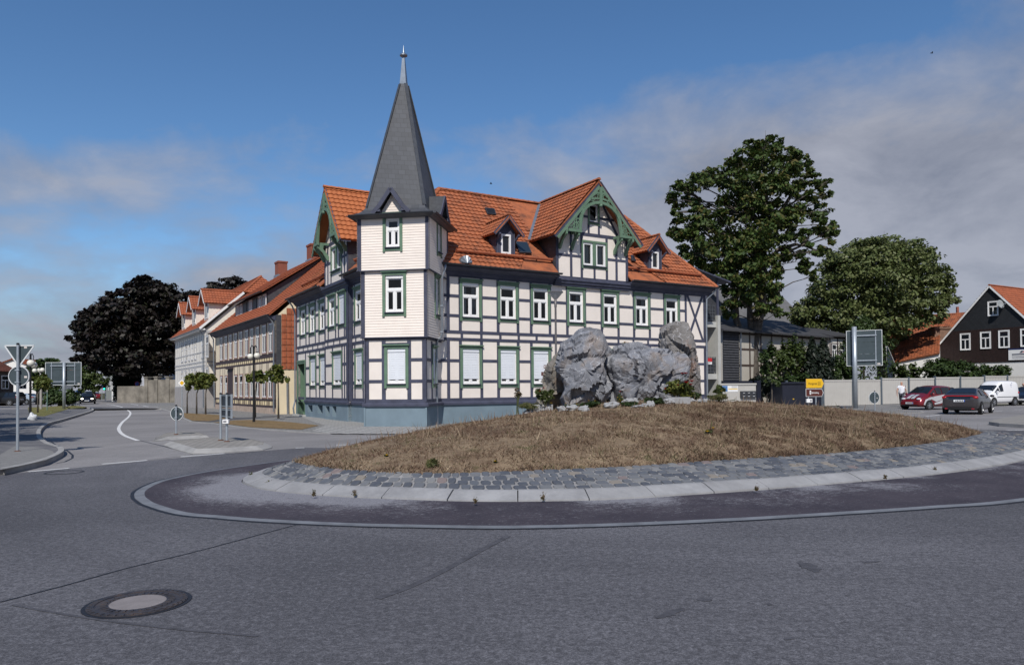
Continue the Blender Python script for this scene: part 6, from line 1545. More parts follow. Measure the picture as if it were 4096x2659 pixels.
# yellow and brown direction arrows with lettering
ks = crop(3200, 1500, 110/1307); Ys = 42.0; yellow_m = M('yellow_sign', (.72, .42, .012), .5, .05, 3); brown_m = M('brown_sign', (.085, .022, .016), .5, .08, 3); ink_m = M('black_ink', (.02, .018, .015), .6, .1, 3)
def text(par, fr, s, n, z, h, body, mat, name='lettering', maxw=None):
    cu = bpy.data.curves.new(name, 'FONT'); cu.body = body; cu.size = 1; cu.extrude = .004
    tmp = bpy.data.objects.new('tmp', cu); COL.objects.link(tmp); dg_ = bpy.context.evaluated_depsgraph_get(); dg_.update(); me = bpy.data.meshes.new_from_object(tmp.evaluated_get(dg_)); bpy.data.objects.remove(tmp); bpy.data.curves.remove(cu)
    ys_ = [v.co.y for v in me.vertices]; xs_ = [v.co.x for v in me.vertices]; k = h/.70; w_ = (max(xs_)-min(xs_))*k; kx_ = 1 if not maxw else maxw/w_
    mb = MB(); mb.add([fr.P(s+(v.co.x-min(xs_))*k*kx_, n+v.co.z, z+v.co.y*k) for v in me.vertices], [tuple(p.vertices) for p in me.polygons]); bpy.data.meshes.remove(me)
    return mb.build(name, mat, par)
p = AT(*ks(600, 1000), Ys); fs = Fr((p.x, p.y), radians(8)); t = thing('direction_sign', 'yellow direction arrow above a brown one on two posts right of the mound', 'road sign', (p.x, p.y, 0), radians(8))
for x in (410, 795): q = AT(*ks(x, 1000), Ys); pole(t, fs.P((q-p).dot(fs.S), -.06, 0), 0, AT(*ks(600, 170), Ys).z, .035, foot=False)
def arrow(x0, xs_, x1, y0, y1, mat, rim):
    s0, z1_ = fs.px(*ks(x0, y0)); s1 = fs.px(*ks(xs_, y0))[0]; s2 = fs.px(*ks(x1, y0))[0]; z0_ = fs.px(*ks(x0, y1))[1]; e = .022; zm = (z0_+z1_)/2
    mb = MB(); fs.pol(mb, [(s0, z0_), (s1, z0_), (s2, zm), (s1, z1_), (s0, z1_)], -.02, .0); W = mb.build('arrow_plate', rim, t)
    mb = MB(); fs.pol(mb, [(s0+e, z0_+e), (s1-e*.3, z0_+e), (s2-e*1.6, zm), (s1-e*.3, z1_-e), (s0+e, z1_-e)], .0005, .004); mb.build('arrow_face', mat, W); return W, s0, s1, s2, z0_, z1_
W, s0, s1, s2, z0_, z1_ = arrow(285, 1030, 1130, 175, 615, yellow_m, M('amber_rim', (.62, .42, .12), .5, .05, 3)); h = z1_-z0_
text(W, fs, s0+(s1-s0)*.13, .006, z0_+h*.36, h*.26, 'Wernigerode', ink_m, maxw=(s1-s0)*.56)
mb = MB(); a_, b_ = s0+(s1-s0)*.75, s0+(s1-s0)*.91
for q in ((a_, b_, z0_+h*.30, z0_+h*.33), (a_, b_, z0_+h*.66, z0_+h*.69), (a_, a_+.012, z0_+h*.30, z0_+h*.69), (b_-.012, b_, z0_+h*.30, z0_+h*.69)): fs.box(mb, q[0], q[1], .004, .008, q[2], q[3])
mb.build('route_box', ink_m, W); text(W, fs, a_+.02, .006, z0_+h*.42, h*.15, '244', ink_m, 'route_number', maxw=(b_-a_)-.04)
W, s0, s1, s2, z0_, z1_ = arrow(275, 1030, 1120, 650, 1025, brown_m, rim_m); h = z1_-z0_
text(W, fs, s0+(s1-s0)*.36, .006, z0_+h*.40, h*.22, 'Büchenberg', white, maxw=(s1-s0)*.46)
mb = MB(); a_ = s0+(s1-s0)*.24; fs.box(mb, a_, a_+.085, .004, .008, z0_+h*.28, z0_+h*.78); mb.build('pictogram_panel', white, W)
mb = MB(); mb.bar(fs.P(a_+.015, .009, z0_+h*.36), fs.P(a_+.07, .009, z0_+h*.68), .006, .014, up=fs.N); mb.bar(fs.P(a_+.07, .009, z0_+h*.36), fs.P(a_+.015, .009, z0_+h*.68), .006, .014, up=fs.N); mb.build('pictogram', ink_m, W)
mb = MB(); q = fs.px(*ks(285, 1300)); q2 = fs.px(*ks(545, 1120)); fs.box(mb, q[0], q2[0], -.02, .09, q[1], q2[1]); W = mb.build('control_box', white, t)
mb = MB(); fs.box(mb, q[0]+(q2[0]-q[0])*.6, q2[0]-.04, .09, .094, q[1]+.05, q2[1]-.05); mb.build('notice', M('grey_ink', (.25, .25, .27)), W)
# small brown arrows behind the boulders
kq = crop(2140, 1440, 100/1288); Yq = 27; p = AT(2212, 1480, Yq); fq = Fr((p.x, p.y), 0); t = thing('tourist_sign', 'small brown arrow signs peeping out left of the boulders', 'sign', (p.x, p.y, 0))
mb = MB(); mb.tube([(p.x, p.y+.03, 0), (p.x, p.y+.03, AT(*kq(0, 240), Yq).z)], .03, 8); mb.build('pole', steel, t)
for x0, y0, y1, kd in ((450, 255, 428, 0), (318, 612, 808, 1)):
    a_ = (kq(x0, 0)[0]-2212)*Yq/FPX; z1_, z0_ = AT(*kq(0, y0), Yq).z, AT(*kq(0, y1), Yq).z; mb = MB(); fq.box(mb, a_, .45, -.012, 0, z0_, z1_); W = mb.build('arrow_plate', brown_m, t); mb = MB(); zm = (z0_+z1_)/2; h = z1_-z0_
    if kd: mb.bar(fq.P(a_+.06, .003, zm), fq.P(a_+.13, .003, zm+h*.32), .005, .025, up=fq.N); mb.bar(fq.P(a_+.06, .003, zm), fq.P(a_+.13, .003, zm-h*.32), .005, .025, up=fq.N); mb.bar(fq.P(a_+.07, .003, zm), fq.P(a_+.25, .003, zm), .005, .025, up=fq.N); mb.build('arrow', white, W)
    else: fq.box(mb, a_+.02, a_+.045, .0005, .004, z0_+.03, z1_-.03); fq.box(mb, a_+.07, a_+.3, .0005, .004, z0_+.03, z1_-.03); mb.build('pictogram', white, W)
# signs far down the street
def far_sign(label, cx, cy, r, Y, face, rimc, ytop=None, diamond=False, bar=None):
    c = AT(cx, cy, Y); p = Vector((c.x, c.y, 0)); t = thing('road_sign', label, 'road sign', tuple(p)); fr = Fr(p, atan2(-c.x, c.y)*-1 if False else 0); rr = r*Y/FPX
    mb = MB(); mb.tube([(p.x, p.y+.05, -.1), (p.x, p.y+.05, c.z+rr)], .045, 8); mb.build('pole', steel, t)
    n = 4 if diamond else 20
    mb = MB(); fr.pol(mb, [(rr*cos(2*pi*i/n), c.z+rr*sin(2*pi*i/n)) for i in range(n)], -.02, 0); W = mb.build('sign_plate', rimc, t); k = .62 if diamond else .78
    mb = MB(); fr.pol(mb, [(rr*k*cos(2*pi*i/n), c.z+rr*k*sin(2*pi*i/n)) for i in range(n)], .001, .008); mb.build('sign_face', face, W)
    if bar: mb = MB(); mb.bar(fr.P(-rr*.6, .012, c.z+rr*.6*bar[1]), fr.P(rr*.6, .012, c.z-rr*.6*bar[1]), .006, rr*.22, up=fr.N); mb.build('stripe', bar[0], W)
blue_m = M('traffic_blue', (.02, .07, .26), .5, .1, 3); red_m = M('traffic_red', (.30, .03, .035), .5, .1, 3)
far_sign('yellow and white priority road diamond before the white dormer house', *k2(133, 998), 15, 62, yellow_m, white, diamond=True)
far_sign('round red and blue no stopping sign before the ivy bush', *kz(1245, 560), 9.6, 104, blue_m, red_m, bar=(red_m, 1))
far_sign('round blue arrow sign before the grey street house', *kz(415, 495), 7, 125, blue_m, blue_m, bar=(white, 0))
far_sign('small round red and blue sign left of the traffic light', *kz(312, 632), 7.4, 128, blue_m, red_m, bar=(red_m, 1))
c = AT(*kz(402, 640), 122); t = thing('traffic_light', 'traffic light showing green at the far end of the left street', 'traffic light', (c.x, c.y, 0)); mb = MB(); mb.tube([(c.x, c.y, -.1), (c.x, c.y, c.z+.7)], .06, 8); mb.build('pole', steel, t)
mb = MB(); mb.box(c.x-.2, c.x+.2, c.y-.3, c.y-.06, c.z-.55, c.z+.6); W = mb.build('housing', black, t)
gl_ = NT('green_lamp'); gl_.color((.0, .3, .18)); gl_.b.inputs['Emission Color'].default_value = (.02, .9, .55, 1); gl_.b.inputs['Emission Strength'].default_value = 3
for i, mt_l in enumerate((gl_.m, M('dark_lens', (.05, .03, .01), .3, .1, 3), M('dark_red_lens', (.06, .01, .01), .3, .1, 3))): mb = MB(); Fr((c.x, c.y-.3), 0).pol(mb, [(.14*cos(q*pi/6), c.z-.33+.36*i+.14*sin(q*pi/6)) for q in range(12)], .0, .02); mb.build('lens', mt_l, W)
c = AT(*kz(595, 750), 118); t = thing('white_post', 'thick white pipe post with square sign before the grey street house', 'post', (c.x, c.y, 0)); mb = MB(); mb.tube([(c.x, c.y, -.1), (c.x, c.y, AT(*kz(595, 600), 118).z)], .11, 10); mb.build('pole', white, t); mb = MB(); mb.box(c.x-.42, c.x+.42, c.y-.16, c.y-.12, AT(*kz(595, 600), 118).z, AT(*kz(595, 490), 118).z); mb.build('sign_plate', M('pale_grey_plate', (.35, .36, .38), .5, .05, 3), t)
c = AT(*kA(723, 1000), 63); t = thing('marker_post', 'stout pale marker post behind the left verge', 'post', (c.x, c.y, .1)); mb = MB(); mb.tube([(c.x, c.y, 0), (c.x, c.y, AT(*kA(723, 905), 63).z)], .10, 10); mb.build('post', M('pale_post', (.33, .31, .29), .8, .15, 3), t); mb = MB(); mb.lathe((c.x, c.y, AT(*kA(723, 905), 63).z), [(.12, 0), (.12, .06), (.02, .1)], 10); mb.build('cap', white, t)
c = AT(*kA(833, 1000), 58); t = thing('marker_post', 'thin green and white marker rod on the left verge', 'post', (c.x, c.y, .1)); mb = MB(); mb.tube([(c.x, c.y, 0), (c.x, c.y, AT(*kA(833, 960), 58).z)], .035, 8); mb.build('rod', M('green_grey_rod', (.12, .2, .17), .6, .1, 3), t); mb = MB(); mb.tube([(c.x, c.y, AT(*kA(833, 960), 58).z), (c.x, c.y, AT(*kA(833, 880), 58).z)], .04, 8); mb.build('tip', M('pale_post', (.33, .31, .29)), t)
# A-board, bag, manholes
c = AT(*kA(1308, 1200), 76); t = thing('sandwich_board', 'white sandwich board standing between the cars down the left street', 'sandwich board', (c.x, c.y, .1)); z = .1
for s in (-1, 1): mb = MB(); mb.bar((c.x-.40, c.y+s*.35, z), (c.x-.36, c.y, z+1.05), .05, .05); mb.bar((c.x+.40, c.y+s*.35, z), (c.x+.36, c.y, z+1.05), .05, .05); mb.bar((c.x-.38, c.y+s*.32, z+.15), (c.x+.38, c.y+s*.32, z+.15), .05, .05); mb.build('leg_frame', white, t)
mb = MB(); mb.hexa([(c.x-.33, c.y-.30, z+.2), (c.x+.33, c.y-.30, z+.2), (c.x+.33, c.y-.26, z+.2), (c.x-.33, c.y-.26, z+.2), (c.x-.31, c.y-.05, z+.98), (c.x+.31, c.y-.05, z+.98), (c.x+.31, c.y-.02, z+.98), (c.x-.31, c.y-.02, z+.98)]); W = mb.build('board', M('menu_grey', (.22, .24, .26), .6, .3, 9), t)
mb = MB(); mb.box(c.x-.2, c.x+.2, c.y-.10, c.y-.06, z+.98, z+1.3); mb.build('header', white, t)
c = G(*kA(575, 1462), .12); mb = MB(); mb.smooth = True; mb.ball((0, 0, .13), .2, 14, (1.15, .8, 1)); 
for v in mb.v: d = noise.noise(v*7)*.06+noise.noise(v*18)*.03; v += v.normalized()*d; v.z = max(0, v.z+(.10 if abs(v.x+.03) < .07 else 0)*max(0, v.z*2))
mb.v = [v+Vector((c.x, c.y, .12)) for v in mb.v]; o = mb.build('plastic_bag', M('thin_white_bag', (.55, .57, .6), .4, .12, 8)); recentre(o); _tag(o, 'crumpled white plastic bag on the dark left pavement', 'bag')
def ring(mb, c, r0, r1, z0, z1, n=40):
    V = []
    for r, z in ((r0, z0), (r0, z1), (r1, z1), (r1, z0)):
        V += [(c.x+r*cos(2*pi*i/n), c.y+r*sin(2*pi*i/n), z) for i in range(n)]
    mb.add(V, [(k*n+i, k*n+(i+1) % n, (k+1)*n+(i+1) % n, (k+1)*n+i) for k in range(3) for i in range(n)])
c = G(552, 2412); ring0 = ring
def ring(mb, c, r0, r1, z0, z1, n=40): ring0(mb, c, r0*.87, r1*.87, z0, z1, n)
t = thing('manhole_cover', 'round manhole cover with rusty iron ring and concrete middle in the near road', 'manhole cover', (c.x, c.y, .0))
iron_r = NT('rusty_cast_iron'); v = iron_r.coord(); n_ = iron_r.noise(v, 9, 5, .7); iron_r.color(iron_r.ramp(n_, [(.35, (.04, .04, .05)), (.55, (.075, .065, .066)), (.78, (.13, .085, .065))])); iron_r.set(.6, .4); iron_r.bump(iron_r.noise(v, 40, 2), .4, .01)
mb = MB(); ring(mb, c, .395, .43, .001, .005); mb.build('tar_joint', MAT['tar'], t)
mb = MB(); ring(mb, c, .30, .395, .002, .010); ring(mb, c, .335, .36, .010, .014); n = 36
for i in range(n): a_ = 2*pi*i/n; d = Vector((cos(a_), sin(a_), 0)); mb.bar(c+d*.30+Vector((0, 0, .011)), c+d*.335+Vector((0, 0, .011)), .022, .008)
W = mb.build('frame', iron_r.m, t)
mb = MB(); ring(mb, c, .225, .30, .002, .012); n = 30
for i in range(n): a_ = 2*pi*i/n; d = Vector((cos(a_), sin(a_), 0)); mb.bar(c+d*.21+Vector((0, 0, .013)), c+d*.252+Vector((0, 0, .013)), .018, .008)
mb.build('ring', iron_r.m, t); mb = MB(); mb.lathe(c, [(.196, .002), (.196, .011), (.18, .013), (.001, .013)], 40); mb.build('cover', M('pinkish_concrete', (.21, .19, .19), .9, .12, 8, .3, 60), t)
c = G(257, 1889); mb = MB(); ring(mb, c, .36, .40, .001, .0065); o = mb.build('manhole', MAT['tar']); recentre(o); _tag(o, 'thin dark round manhole rim flush in the road by the left corner', 'manhole')
# ================================================================== VEHICLES AND PEOPLE
def paint(name, col, metal=.3, rough=.25):
    if name in MAT: return MAT[name]
    t = NT(name); t.color(col); t.set(rough, metal, .5); t.b.inputs['Coat Weight'].default_value = .6; t.b.inputs['Coat Roughness'].default_value = .08; MAT[name] = t.m; return t.m
car_glass = NT('car_glass'); car_glass.color((.012, .016, .022)); car_glass.set(.05, 0, .6); car_glass = car_glass.m
tyre_m = M('tyre_rubber', (.018, .018, .019), .85, .2, 9); rim_al = M('alloy_rim', (.42, .43, .45), .3, .08, 4, metal=.8); head_m = M('headlight_glass', (.55, .58, .62), .12, .05, 3, spec=.6); tail_m = M('tail_light_red', (.38, .012, .015), .15, .05, 3, spec=.6)
lit = NT('lit_headlight'); lit.color((.9, .9, .85)); lit.b.inputs['Emission Color'].default_value = (1, .9, .75, 1); lit.b.inputs['Emission Strength'].default_value = 5; lit = lit.m
plate_m = M('number_plate_white', (.72, .74, .76), .5, .04, 3); plate_b = M('plate_blue', (.02, .08, .4), .5, .05, 3); seam_m = M('dark_trim', (.015, .015, .016), .5, .1, 3)
SH = {
 # stations: x, z_low, z_belt, z_top, w_low, w_belt, w_top   (front at +x)
 'mini': dict(L=3.85, st=[(-1.92, .42, .80, .82, .62, .66, .60), (-1.84, .26, .95, 1.10, .76, .76, .62), (-1.62, .20, .98, 1.44, .82, .80, .60), (-1.0, .18, .97, 1.54, .84, .83, .60), (-.1, .18, .95, 1.57, .85, .84, .60), (.45, .18, .94, 1.50, .85, .84, .58), (1.22, .18, .95, .97, .84, .80, .72), (1.62, .20, .80, .82, .81, .74, .64), (1.84, .24, .62, .66, .74, .66, .56), (1.92, .34, .50, .54, .60, .56, .48)], ws=(5, 6), rw=(1, 2), side=[(2, 3), (3, 4), (4, 5)], wheels=(-1.28, 1.22), wr=.29),
 'hatch': dict(L=4.3, st=[(-2.15, .45, .80, .83, .66, .70, .62), (-2.06, .26, .98, 1.02, .80, .80, .70), (-1.80, .20, 1.02, 1.12, .87, .84, .70), (-1.1, .18, .98, 1.40, .88, .86, .60), (-.2, .18, .94, 1.45, .88, .87, .60), (.55, .18, .92, 1.36, .88, .87, .58), (1.30, .18, .90, .93, .87, .82, .74), (1.80, .20, .78, .80, .83, .76, .66), (2.06, .24, .60, .64, .75, .68, .58), (2.15, .34, .50, .53, .60, .58, .50)], ws=(5, 6), rw=(2, 3), side=[(3, 4), (4, 5)], wheels=(-1.32, 1.34), wr=.32),
 'van': dict(L=4.15, st=[(-2.08, .40, 1.0, 1.70, .72, .74, .66), (-2.0, .26, 1.04, 1.82, .80, .80, .70), (-1.5, .22, 1.05, 1.86, .84, .83, .72), (-.3, .20, 1.04, 1.87, .85, .84, .72), (.02, .20, 1.02, 1.82, .85, .84, .68), (.42, .20, 1.0, 1.56, .85, .84, .62), (1.22, .20, .98, 1.0, .84, .78, .68), (1.75, .22, .84, .86, .81, .72, .62), (2.0, .26, .66, .68, .74, .66, .56), (2.08, .36, .52, .55, .60, .56, .48)], ws=(5, 6), rw=None, side=[(4, 5)], wheels=(-1.35, 1.28), wr=.30),
 'suv': dict(L=4.5, st=[(-2.25, .50, 1.0, 1.03, .74, .78, .70), (-2.16, .34, 1.05, 1.30, .84, .84, .70), (-1.95, .28, 1.06, 1.62, .89, .87, .66), (-1.2, .26, 1.04, 1.68, .90, .89, .66), (-.1, .26, 1.02, 1.68, .90, .89, .66), (.45, .26, 1.02, 1.60, .90, .89, .64), (1.15, .26, 1.03, 1.06, .90, .86, .78), (1.85, .28, .95, .98, .87, .80, .70), (2.16, .32, .75, .80, .80, .74, .64), (2.25, .42, .60, .64, .66, .62, .54)], ws=(5, 6), rw=(1, 2), side=[(2, 3), (3, 4), (4, 5)], wheels=(-1.35, 1.38), wr=.36)}
def car_ring(st):
    x, zl, zb, zt, wl, wb, wt = st; zm = zl+(zb-zl)*.5; h = [(0, zl), (wl*.86, zl), (wl, zl+(zb-zl)*.18), (max(wl, wb)*1.015, zm), (wb, zb), (wt+(wb-wt)*.16, zt-(zt-zb)*.16), (wt*.82, zt), (0, zt+.012*min(1, wt))]
    return [(x, y, z) for y, z in h]+[(x, -y, z) for y, z in h[-2:0:-1]]
def make_car(name, label, kind, loc, ang, col, group=None, parts=True, stripes=False, lights=False, cat='car', simple=False):
    sp = SH[kind]; Mx = Matrix.Translation(Vector(loc)) @ Matrix.Rotation(ang, 4, 'Z'); t = thing(name, label, cat, loc, ang, group)
    W3 = lambda p: Mx @ Vector(p)
    R = [car_ring(s) for s in sp['st']]; m = len(R[0]); mb = MB(); mb.smooth = True
    mb.add([W3(p) for r in R for p in r], [(i*m+k, i*m+(k+1) % m, (i+1)*m+(k+1) % m, (i+1)*m+k) for i in range(len(R)-1) for k in range(m)]+[list(range(m))[::-1], [(len(R)-1)*m+k for k in range(m)]])
    bo = mb.build('body', col, t); sb = bo.modifiers.new('sub', 'SUBSURF'); sb.levels = 1; sb.render_levels = 2
    def patch(i0, i1, j0, j1, u0, u1, v0, v1, off=.012, n=4):
        A = [[Vector(R[i][j % m]) for j in (j0, j1)] for i in (i0, i1)]; V = []
        for a in range(n+1):
            for b in range(n+1):
                u = u0+(u1-u0)*a/n; v = v0+(v1-v0)*b/n; V.append(A[0][0].lerp(A[0][1], v).lerp(A[1][0].lerp(A[1][1], v), u))
        nn = (V[1]-V[0]).cross(V[n+1]-V[0])
        if nn.length < 1e-9: nn = (V[-1]-V[0]).cross(V[n]-V[0])
        nn.normalize(); c = sum(V, Vector())/len(V)
        if nn.dot(c-Vector((c.x*.9, 0, .6))) < 0: nn = -nn
        return [W3(v+nn*off) for v in V], [(a*(n+1)+b, a*(n+1)+b+1, (a+1)*(n+1)+b+1, (a+1)*(n+1)+b) for a in range(n) for b in range(n)]
    def top_patch(i0, i1, name, e=.06):
        mb = MB(); mb.smooth = True
        for j0, j1 in ((5, 6), (6, 7), (7, 8), (8, 9)):
            mb.add(*patch(i0, i1, j0, j1, e, 1-e, .25 if j0 == 5 else 0, .75 if j0 == 8 else 1))
        mb.build(name, car_glass, t)
    top_patch(*sp['ws'], 'windscreen')
    if sp['rw']: top_patch(*sp['rw'], 'rear_window')
    for q, (a, b) in enumerate(sp['side']):
        for j0, j1 in ((4, 5), (9, 10)):
            mb = MB(); mb.smooth = True; mb.add(*patch(a, b, j0, j1, .05, .95, .12 if j0 == 4 else .05, .95 if j0 == 4 else .88, .015)); mb.build('side_window', car_glass, t)
    # the slanting front quarter beside the windscreen
    i0, i1 = sp['ws']
    for s in (1, -1):
        a, b, c = R[i0][4 if s > 0 else 10], R[i0][5 if s > 0 else 9], R[i1][4 if s > 0 else 10]; cen = (Vector(a)+Vector(b)+Vector(c))/3; mb = MB(); P = [cen+(Vector(p)-cen)*.72+Vector((0, s*.02, .01)) for p in (a, b, c)]; mb.poly([W3(p) for p in P]); mb.build('quarter_window', car_glass, t)
    wr = sp['wr']; ym = max(s[4] for s in sp['st'])
    for wx in sp['wheels']:
        for s in (1, -1):
            mb = MB(); fr_ = [(wx+(wr+.075)*cos(i*pi/14), s*(ym+.018), wr+(wr+.075)*sin(i*pi/14)) for i in range(-3, 18)]; mb.poly([W3(p) for p in fr_]); mb.build('wheel_arch', seam_m, t)
            mb = MB(); C = Matrix.Translation(Mx @ Vector((wx, s*(ym-.07), wr))) @ Matrix.Rotation(ang, 4, 'Z') @ Matrix.Rotation(-s*pi/2, 4, 'X')
            mb.lathe((0, 0, 0), [(wr*.5, -.08), (wr*.92, -.08), (wr, -.05), (wr, .06), (wr*.93, .10), (wr*.68, .10), (wr*.66, .07)], 24, M=C); tw_ = mb.build('wheel', tyre_m, t)
            mb = MB(); mb.lathe((0, 0, 0), [(wr*.68, .06), (wr*.68, .095), (wr*.62, .095), (wr*.60, .075)], 20, M=C)
            for k in range(5):
                a_ = 2*pi*k/5
                mb.bar(C @ Vector((0, 0, .085)), C @ Vector((wr*.62*cos(a_), wr*.62*sin(a_), .085)), wr*.22, .03, up=C.to_3x3() @ Vector((0, 0, 1)))
            mb.lathe((0, 0, 0), [(wr*.16, .07), (wr*.16, .105), (.01, .108)], 10, M=C); mb.build('rim', rim_al, tw_)
    xf, xr = sp['st'][-1][0], sp['st'][0][0]
    f3, f2, b1, b2 = sp['st'][-3], sp['st'][-2], sp['st'][1], sp['st'][2]
    for s in (1, -1):
        mb = MB(); mb.smooth = True; y = f2[5]*.80*s; z = f3[2]-.10; mb.ball((0, 0, 0), 1, 8, (.17, .15, .075)); mb.v = [W3(v+Vector((f2[0]-.10, y, z))) for v in mb.v]; mb.build('headlight', lit if lights else head_m, t)
        mb = MB(); mb.smooth = True; mb.ball((0, 0, 0), 1, 8, (.13, .15, .09)); zt_ = b1[2]-.07; mb.v = [W3(v+Vector((b1[0]+.06, b1[5]*.88*s, zt_))) for v in mb.v]; mb.build('tail_light', tail_m, t)
        mb = MB(); mb.smooth = True; i0 = sp['ws'][0]; st = sp['st'][i0+1]; xm = (sp['st'][i0][0]+st[0])/2+.1; mb.ball((0, 0, 0), 1, 8, (.07, .11, .075)); mb.v = [W3(v+Vector((xm, (st[5]+.13)*s, st[2]+.06))) for v in mb.v]; mb.build('mirror', col if not simple else seam_m, t)
    for x, d, z in ((xf, 1, .44), (xr, -1, .74 if kind != 'van' else .6)):
        mb = MB(); q = [W3((x+d*.012, y, z+h)) for y, h in ((-.26, -.055), (.26, -.055), (.26, .055), (-.26, .055))]; mb.extrude(q if d > 0 else q[::-1], Mx.to_3x3() @ Vector((d*.012, 0, 0))); pl_ = mb.build('number_plate', plate_m, t)
        mb = MB(); yb = -.255*d*-1; e = Mx.to_3x3() @ Vector((d*.014, 0, 0))
        q = [W3((x+d*.014, yy, z+h)) for yy, h in ((d*.26, -.05), (d*.215, -.05), (d*.215, .05), (d*.26, .05))]; mb.extrude([p+e*.8 for p in q], e*.2); mb.mi = 1
        for k in range(5): yy = d*(.15-.075*k); q = [W3((x+d*.014, a_, z+h)) for a_, h in ((yy-.022, -.03), (yy+.022, -.03), (yy+.022, .03), (yy-.022, .03))]; mb.extrude([p+e*.8 for p in q], e*.2)
        mb.build('plate_marks', [plate_b, ink_m], pl_)
    for x, zz, w in ((xf-.02, .30, .5), (xr+.02, .34, .55)):
        mb = MB(); d = 1 if x > 0 else -1; mb.hexa([W3(p) for p in ((x-.06*d, -w, zz-.05), (x+.03*d, -w, zz-.05), (x+.03*d, w, zz-.05), (x-.06*d, w, zz-.05), (x-.06*d, -w, zz+.03), (x+.03*d, -w, zz+.03), (x+.03*d, w, zz+.03), (x-.06*d, w, zz+.03))]); mb.build('bumper_grille', seam_m, t)
    return t, W3, sp, patch, R
red_p = paint('dark_red_paint', (.20, .012, .018)); grey_p = paint('dark_grey_paint', (.065, .058, .062), .5, .28); white_p = paint('white_paint', (.76, .76, .77), .0, .3); navy_p = paint('dark_blue_paint', (.012, .016, .028)); black_p = paint('black_car_paint', (.012, .013, .017)); pale_p = paint('pale_blue_paint', (.42, .50, .58)); silver_s = paint('silver_stripe', (.60, .60, .62), .3)
def gpos(x, Y): return (AT(x, 1550, Y).x, Y, .0)
# red car with silver stripes
t, W3, sp, patch, R = make_car('parked_car', 'dark red small car with silver stripes parked along the pale fence', 'mini', gpos(3716, 47.5), radians(205), red_p)
for y in (-.30, .02):   # bonnet stripes
    mb = MB(); P = []
    for i in (6, 7, 8): s = sp['st'][i]; P.append((s[0]-(.02 if i == 6 else 0), s[3]+.035 if i < 8 else s[3]+.06))
    V = [W3((x, yy, z)) for x, z in P for yy in (y, y+.24)]; mb.add(V, [(2*i, 2*i+1, 2*i+3, 2*i+2) for i in range(len(P)-1)]); mb.build('bonnet_stripe', silver_s, t)
for s in (1, -1):
    mb = MB(); yy = .872*s; curve = [(1.70, .34), (1.52, .66), (1.2, .80), (.7, .86), (.2, .92), (-.4, 1.0)]; low = [(1.55, .30), (1.36, .60), (1.0, .68), (.55, .52), (.1, .62), (-.4, .86)]
    mb.add([W3((x, yy-(.05*s if x > 1.45 else 0), z)) for x, z in curve]+[W3((x, yy-(.04*s if x > 1.45 else 0), z)) for x, z in low], [(i, i+1, 7+i, 6+i) for i in range(5)]); mb.mi = 0
    mb.add([W3((x, yy, z)) for x, z in ((.75, .44), (.2, .56), (-.5, .82), (-1.0, 1.0), (.7, .34), (.1, .40), (-.6, .68), (-1.1, .92))], [(0, 1, 5, 4), (1, 2, 6, 5), (2, 3, 7, 6)]); mb.build('side_stripe', silver_s, t)
# dark grey hatchback leaving the roundabout
vx = AT(3836, 1550, 38.6); h_ = radians(47); t, W3, sp, patch, R = make_car('moving_car', 'dark grey hatchback seen from behind leaving the roundabout', 'hatch', (vx.x+2.15*cos(h_), vx.y+2.15*sin(h_), 0), h_, grey_p)
mb = MB(); q = [W3(p) for p in ((-2.10, -.70, .985), (-2.10, .70, .985), (-2.06, .68, 1.02), (-2.06, -.68, 1.02))]; mb.extrude(q, W3((-.02, 0, 0))-W3((0, 0, 0))); mb.build('light_bar', tail_m, t)
mb = MB(); q = [W3(p) for p in ((-2.13, -.5, .84), (-2.13, .5, .84), (-2.10, .5, .93), (-2.10, -.5, .93))]; mb.extrude(q, W3((-.012, 0, 0))-W3((0, 0, 0))); mb.build('tailgate_glass', car_glass, t)
for s in (1, -1): mb = MB(); q = [W3(p) for p in ((-2.12, s*.45, .30), (-2.12, s*.68, .30), (-2.11, s*.68, .34), (-2.11, s*.45, .34))]; mb.extrude(q, W3((-.03, 0, 0))-W3((0, 0, 0))); mb.build('reflector', tail_m, t)
# white box van
t, W3, sp, patch, R = make_car('parked_van', 'white high roofed van parked by the fence behind the grey hatchback', 'van', gpos(3968, 54), radians(207), white_p, cat='van')
mb = MB(); [mb.extrude([W3((x0, .868, z0)), W3((x1, .868, z0)), W3((x1, .868, z0+.03)), W3((x0, .868, z0+.03))], W3((0, .01, 0))-W3((0, 0, 0))) for x0, x1, z0 in ((-.9, .9, .66), (-1.95, -.95, .66))]; mb.build('side_moulding', seam_m, t)
mb = MB(); [mb.extrude([W3((-1.1+dx, .80-.02*i, 1.66-.13*i)), W3((-1.02+dx, .80-.02*i, 1.66-.13*i)), W3((-1.0+dx, .80-.02*i, 1.71-.13*i))], W3((0, .03, 0))-W3((0, 0, 0))) for i, dx in enumerate((0, .04, .02, -.02, -.05))]; mb.build('side_marks', M('violet_ink', (.2, .2, .42), .5, .1, 3), t)
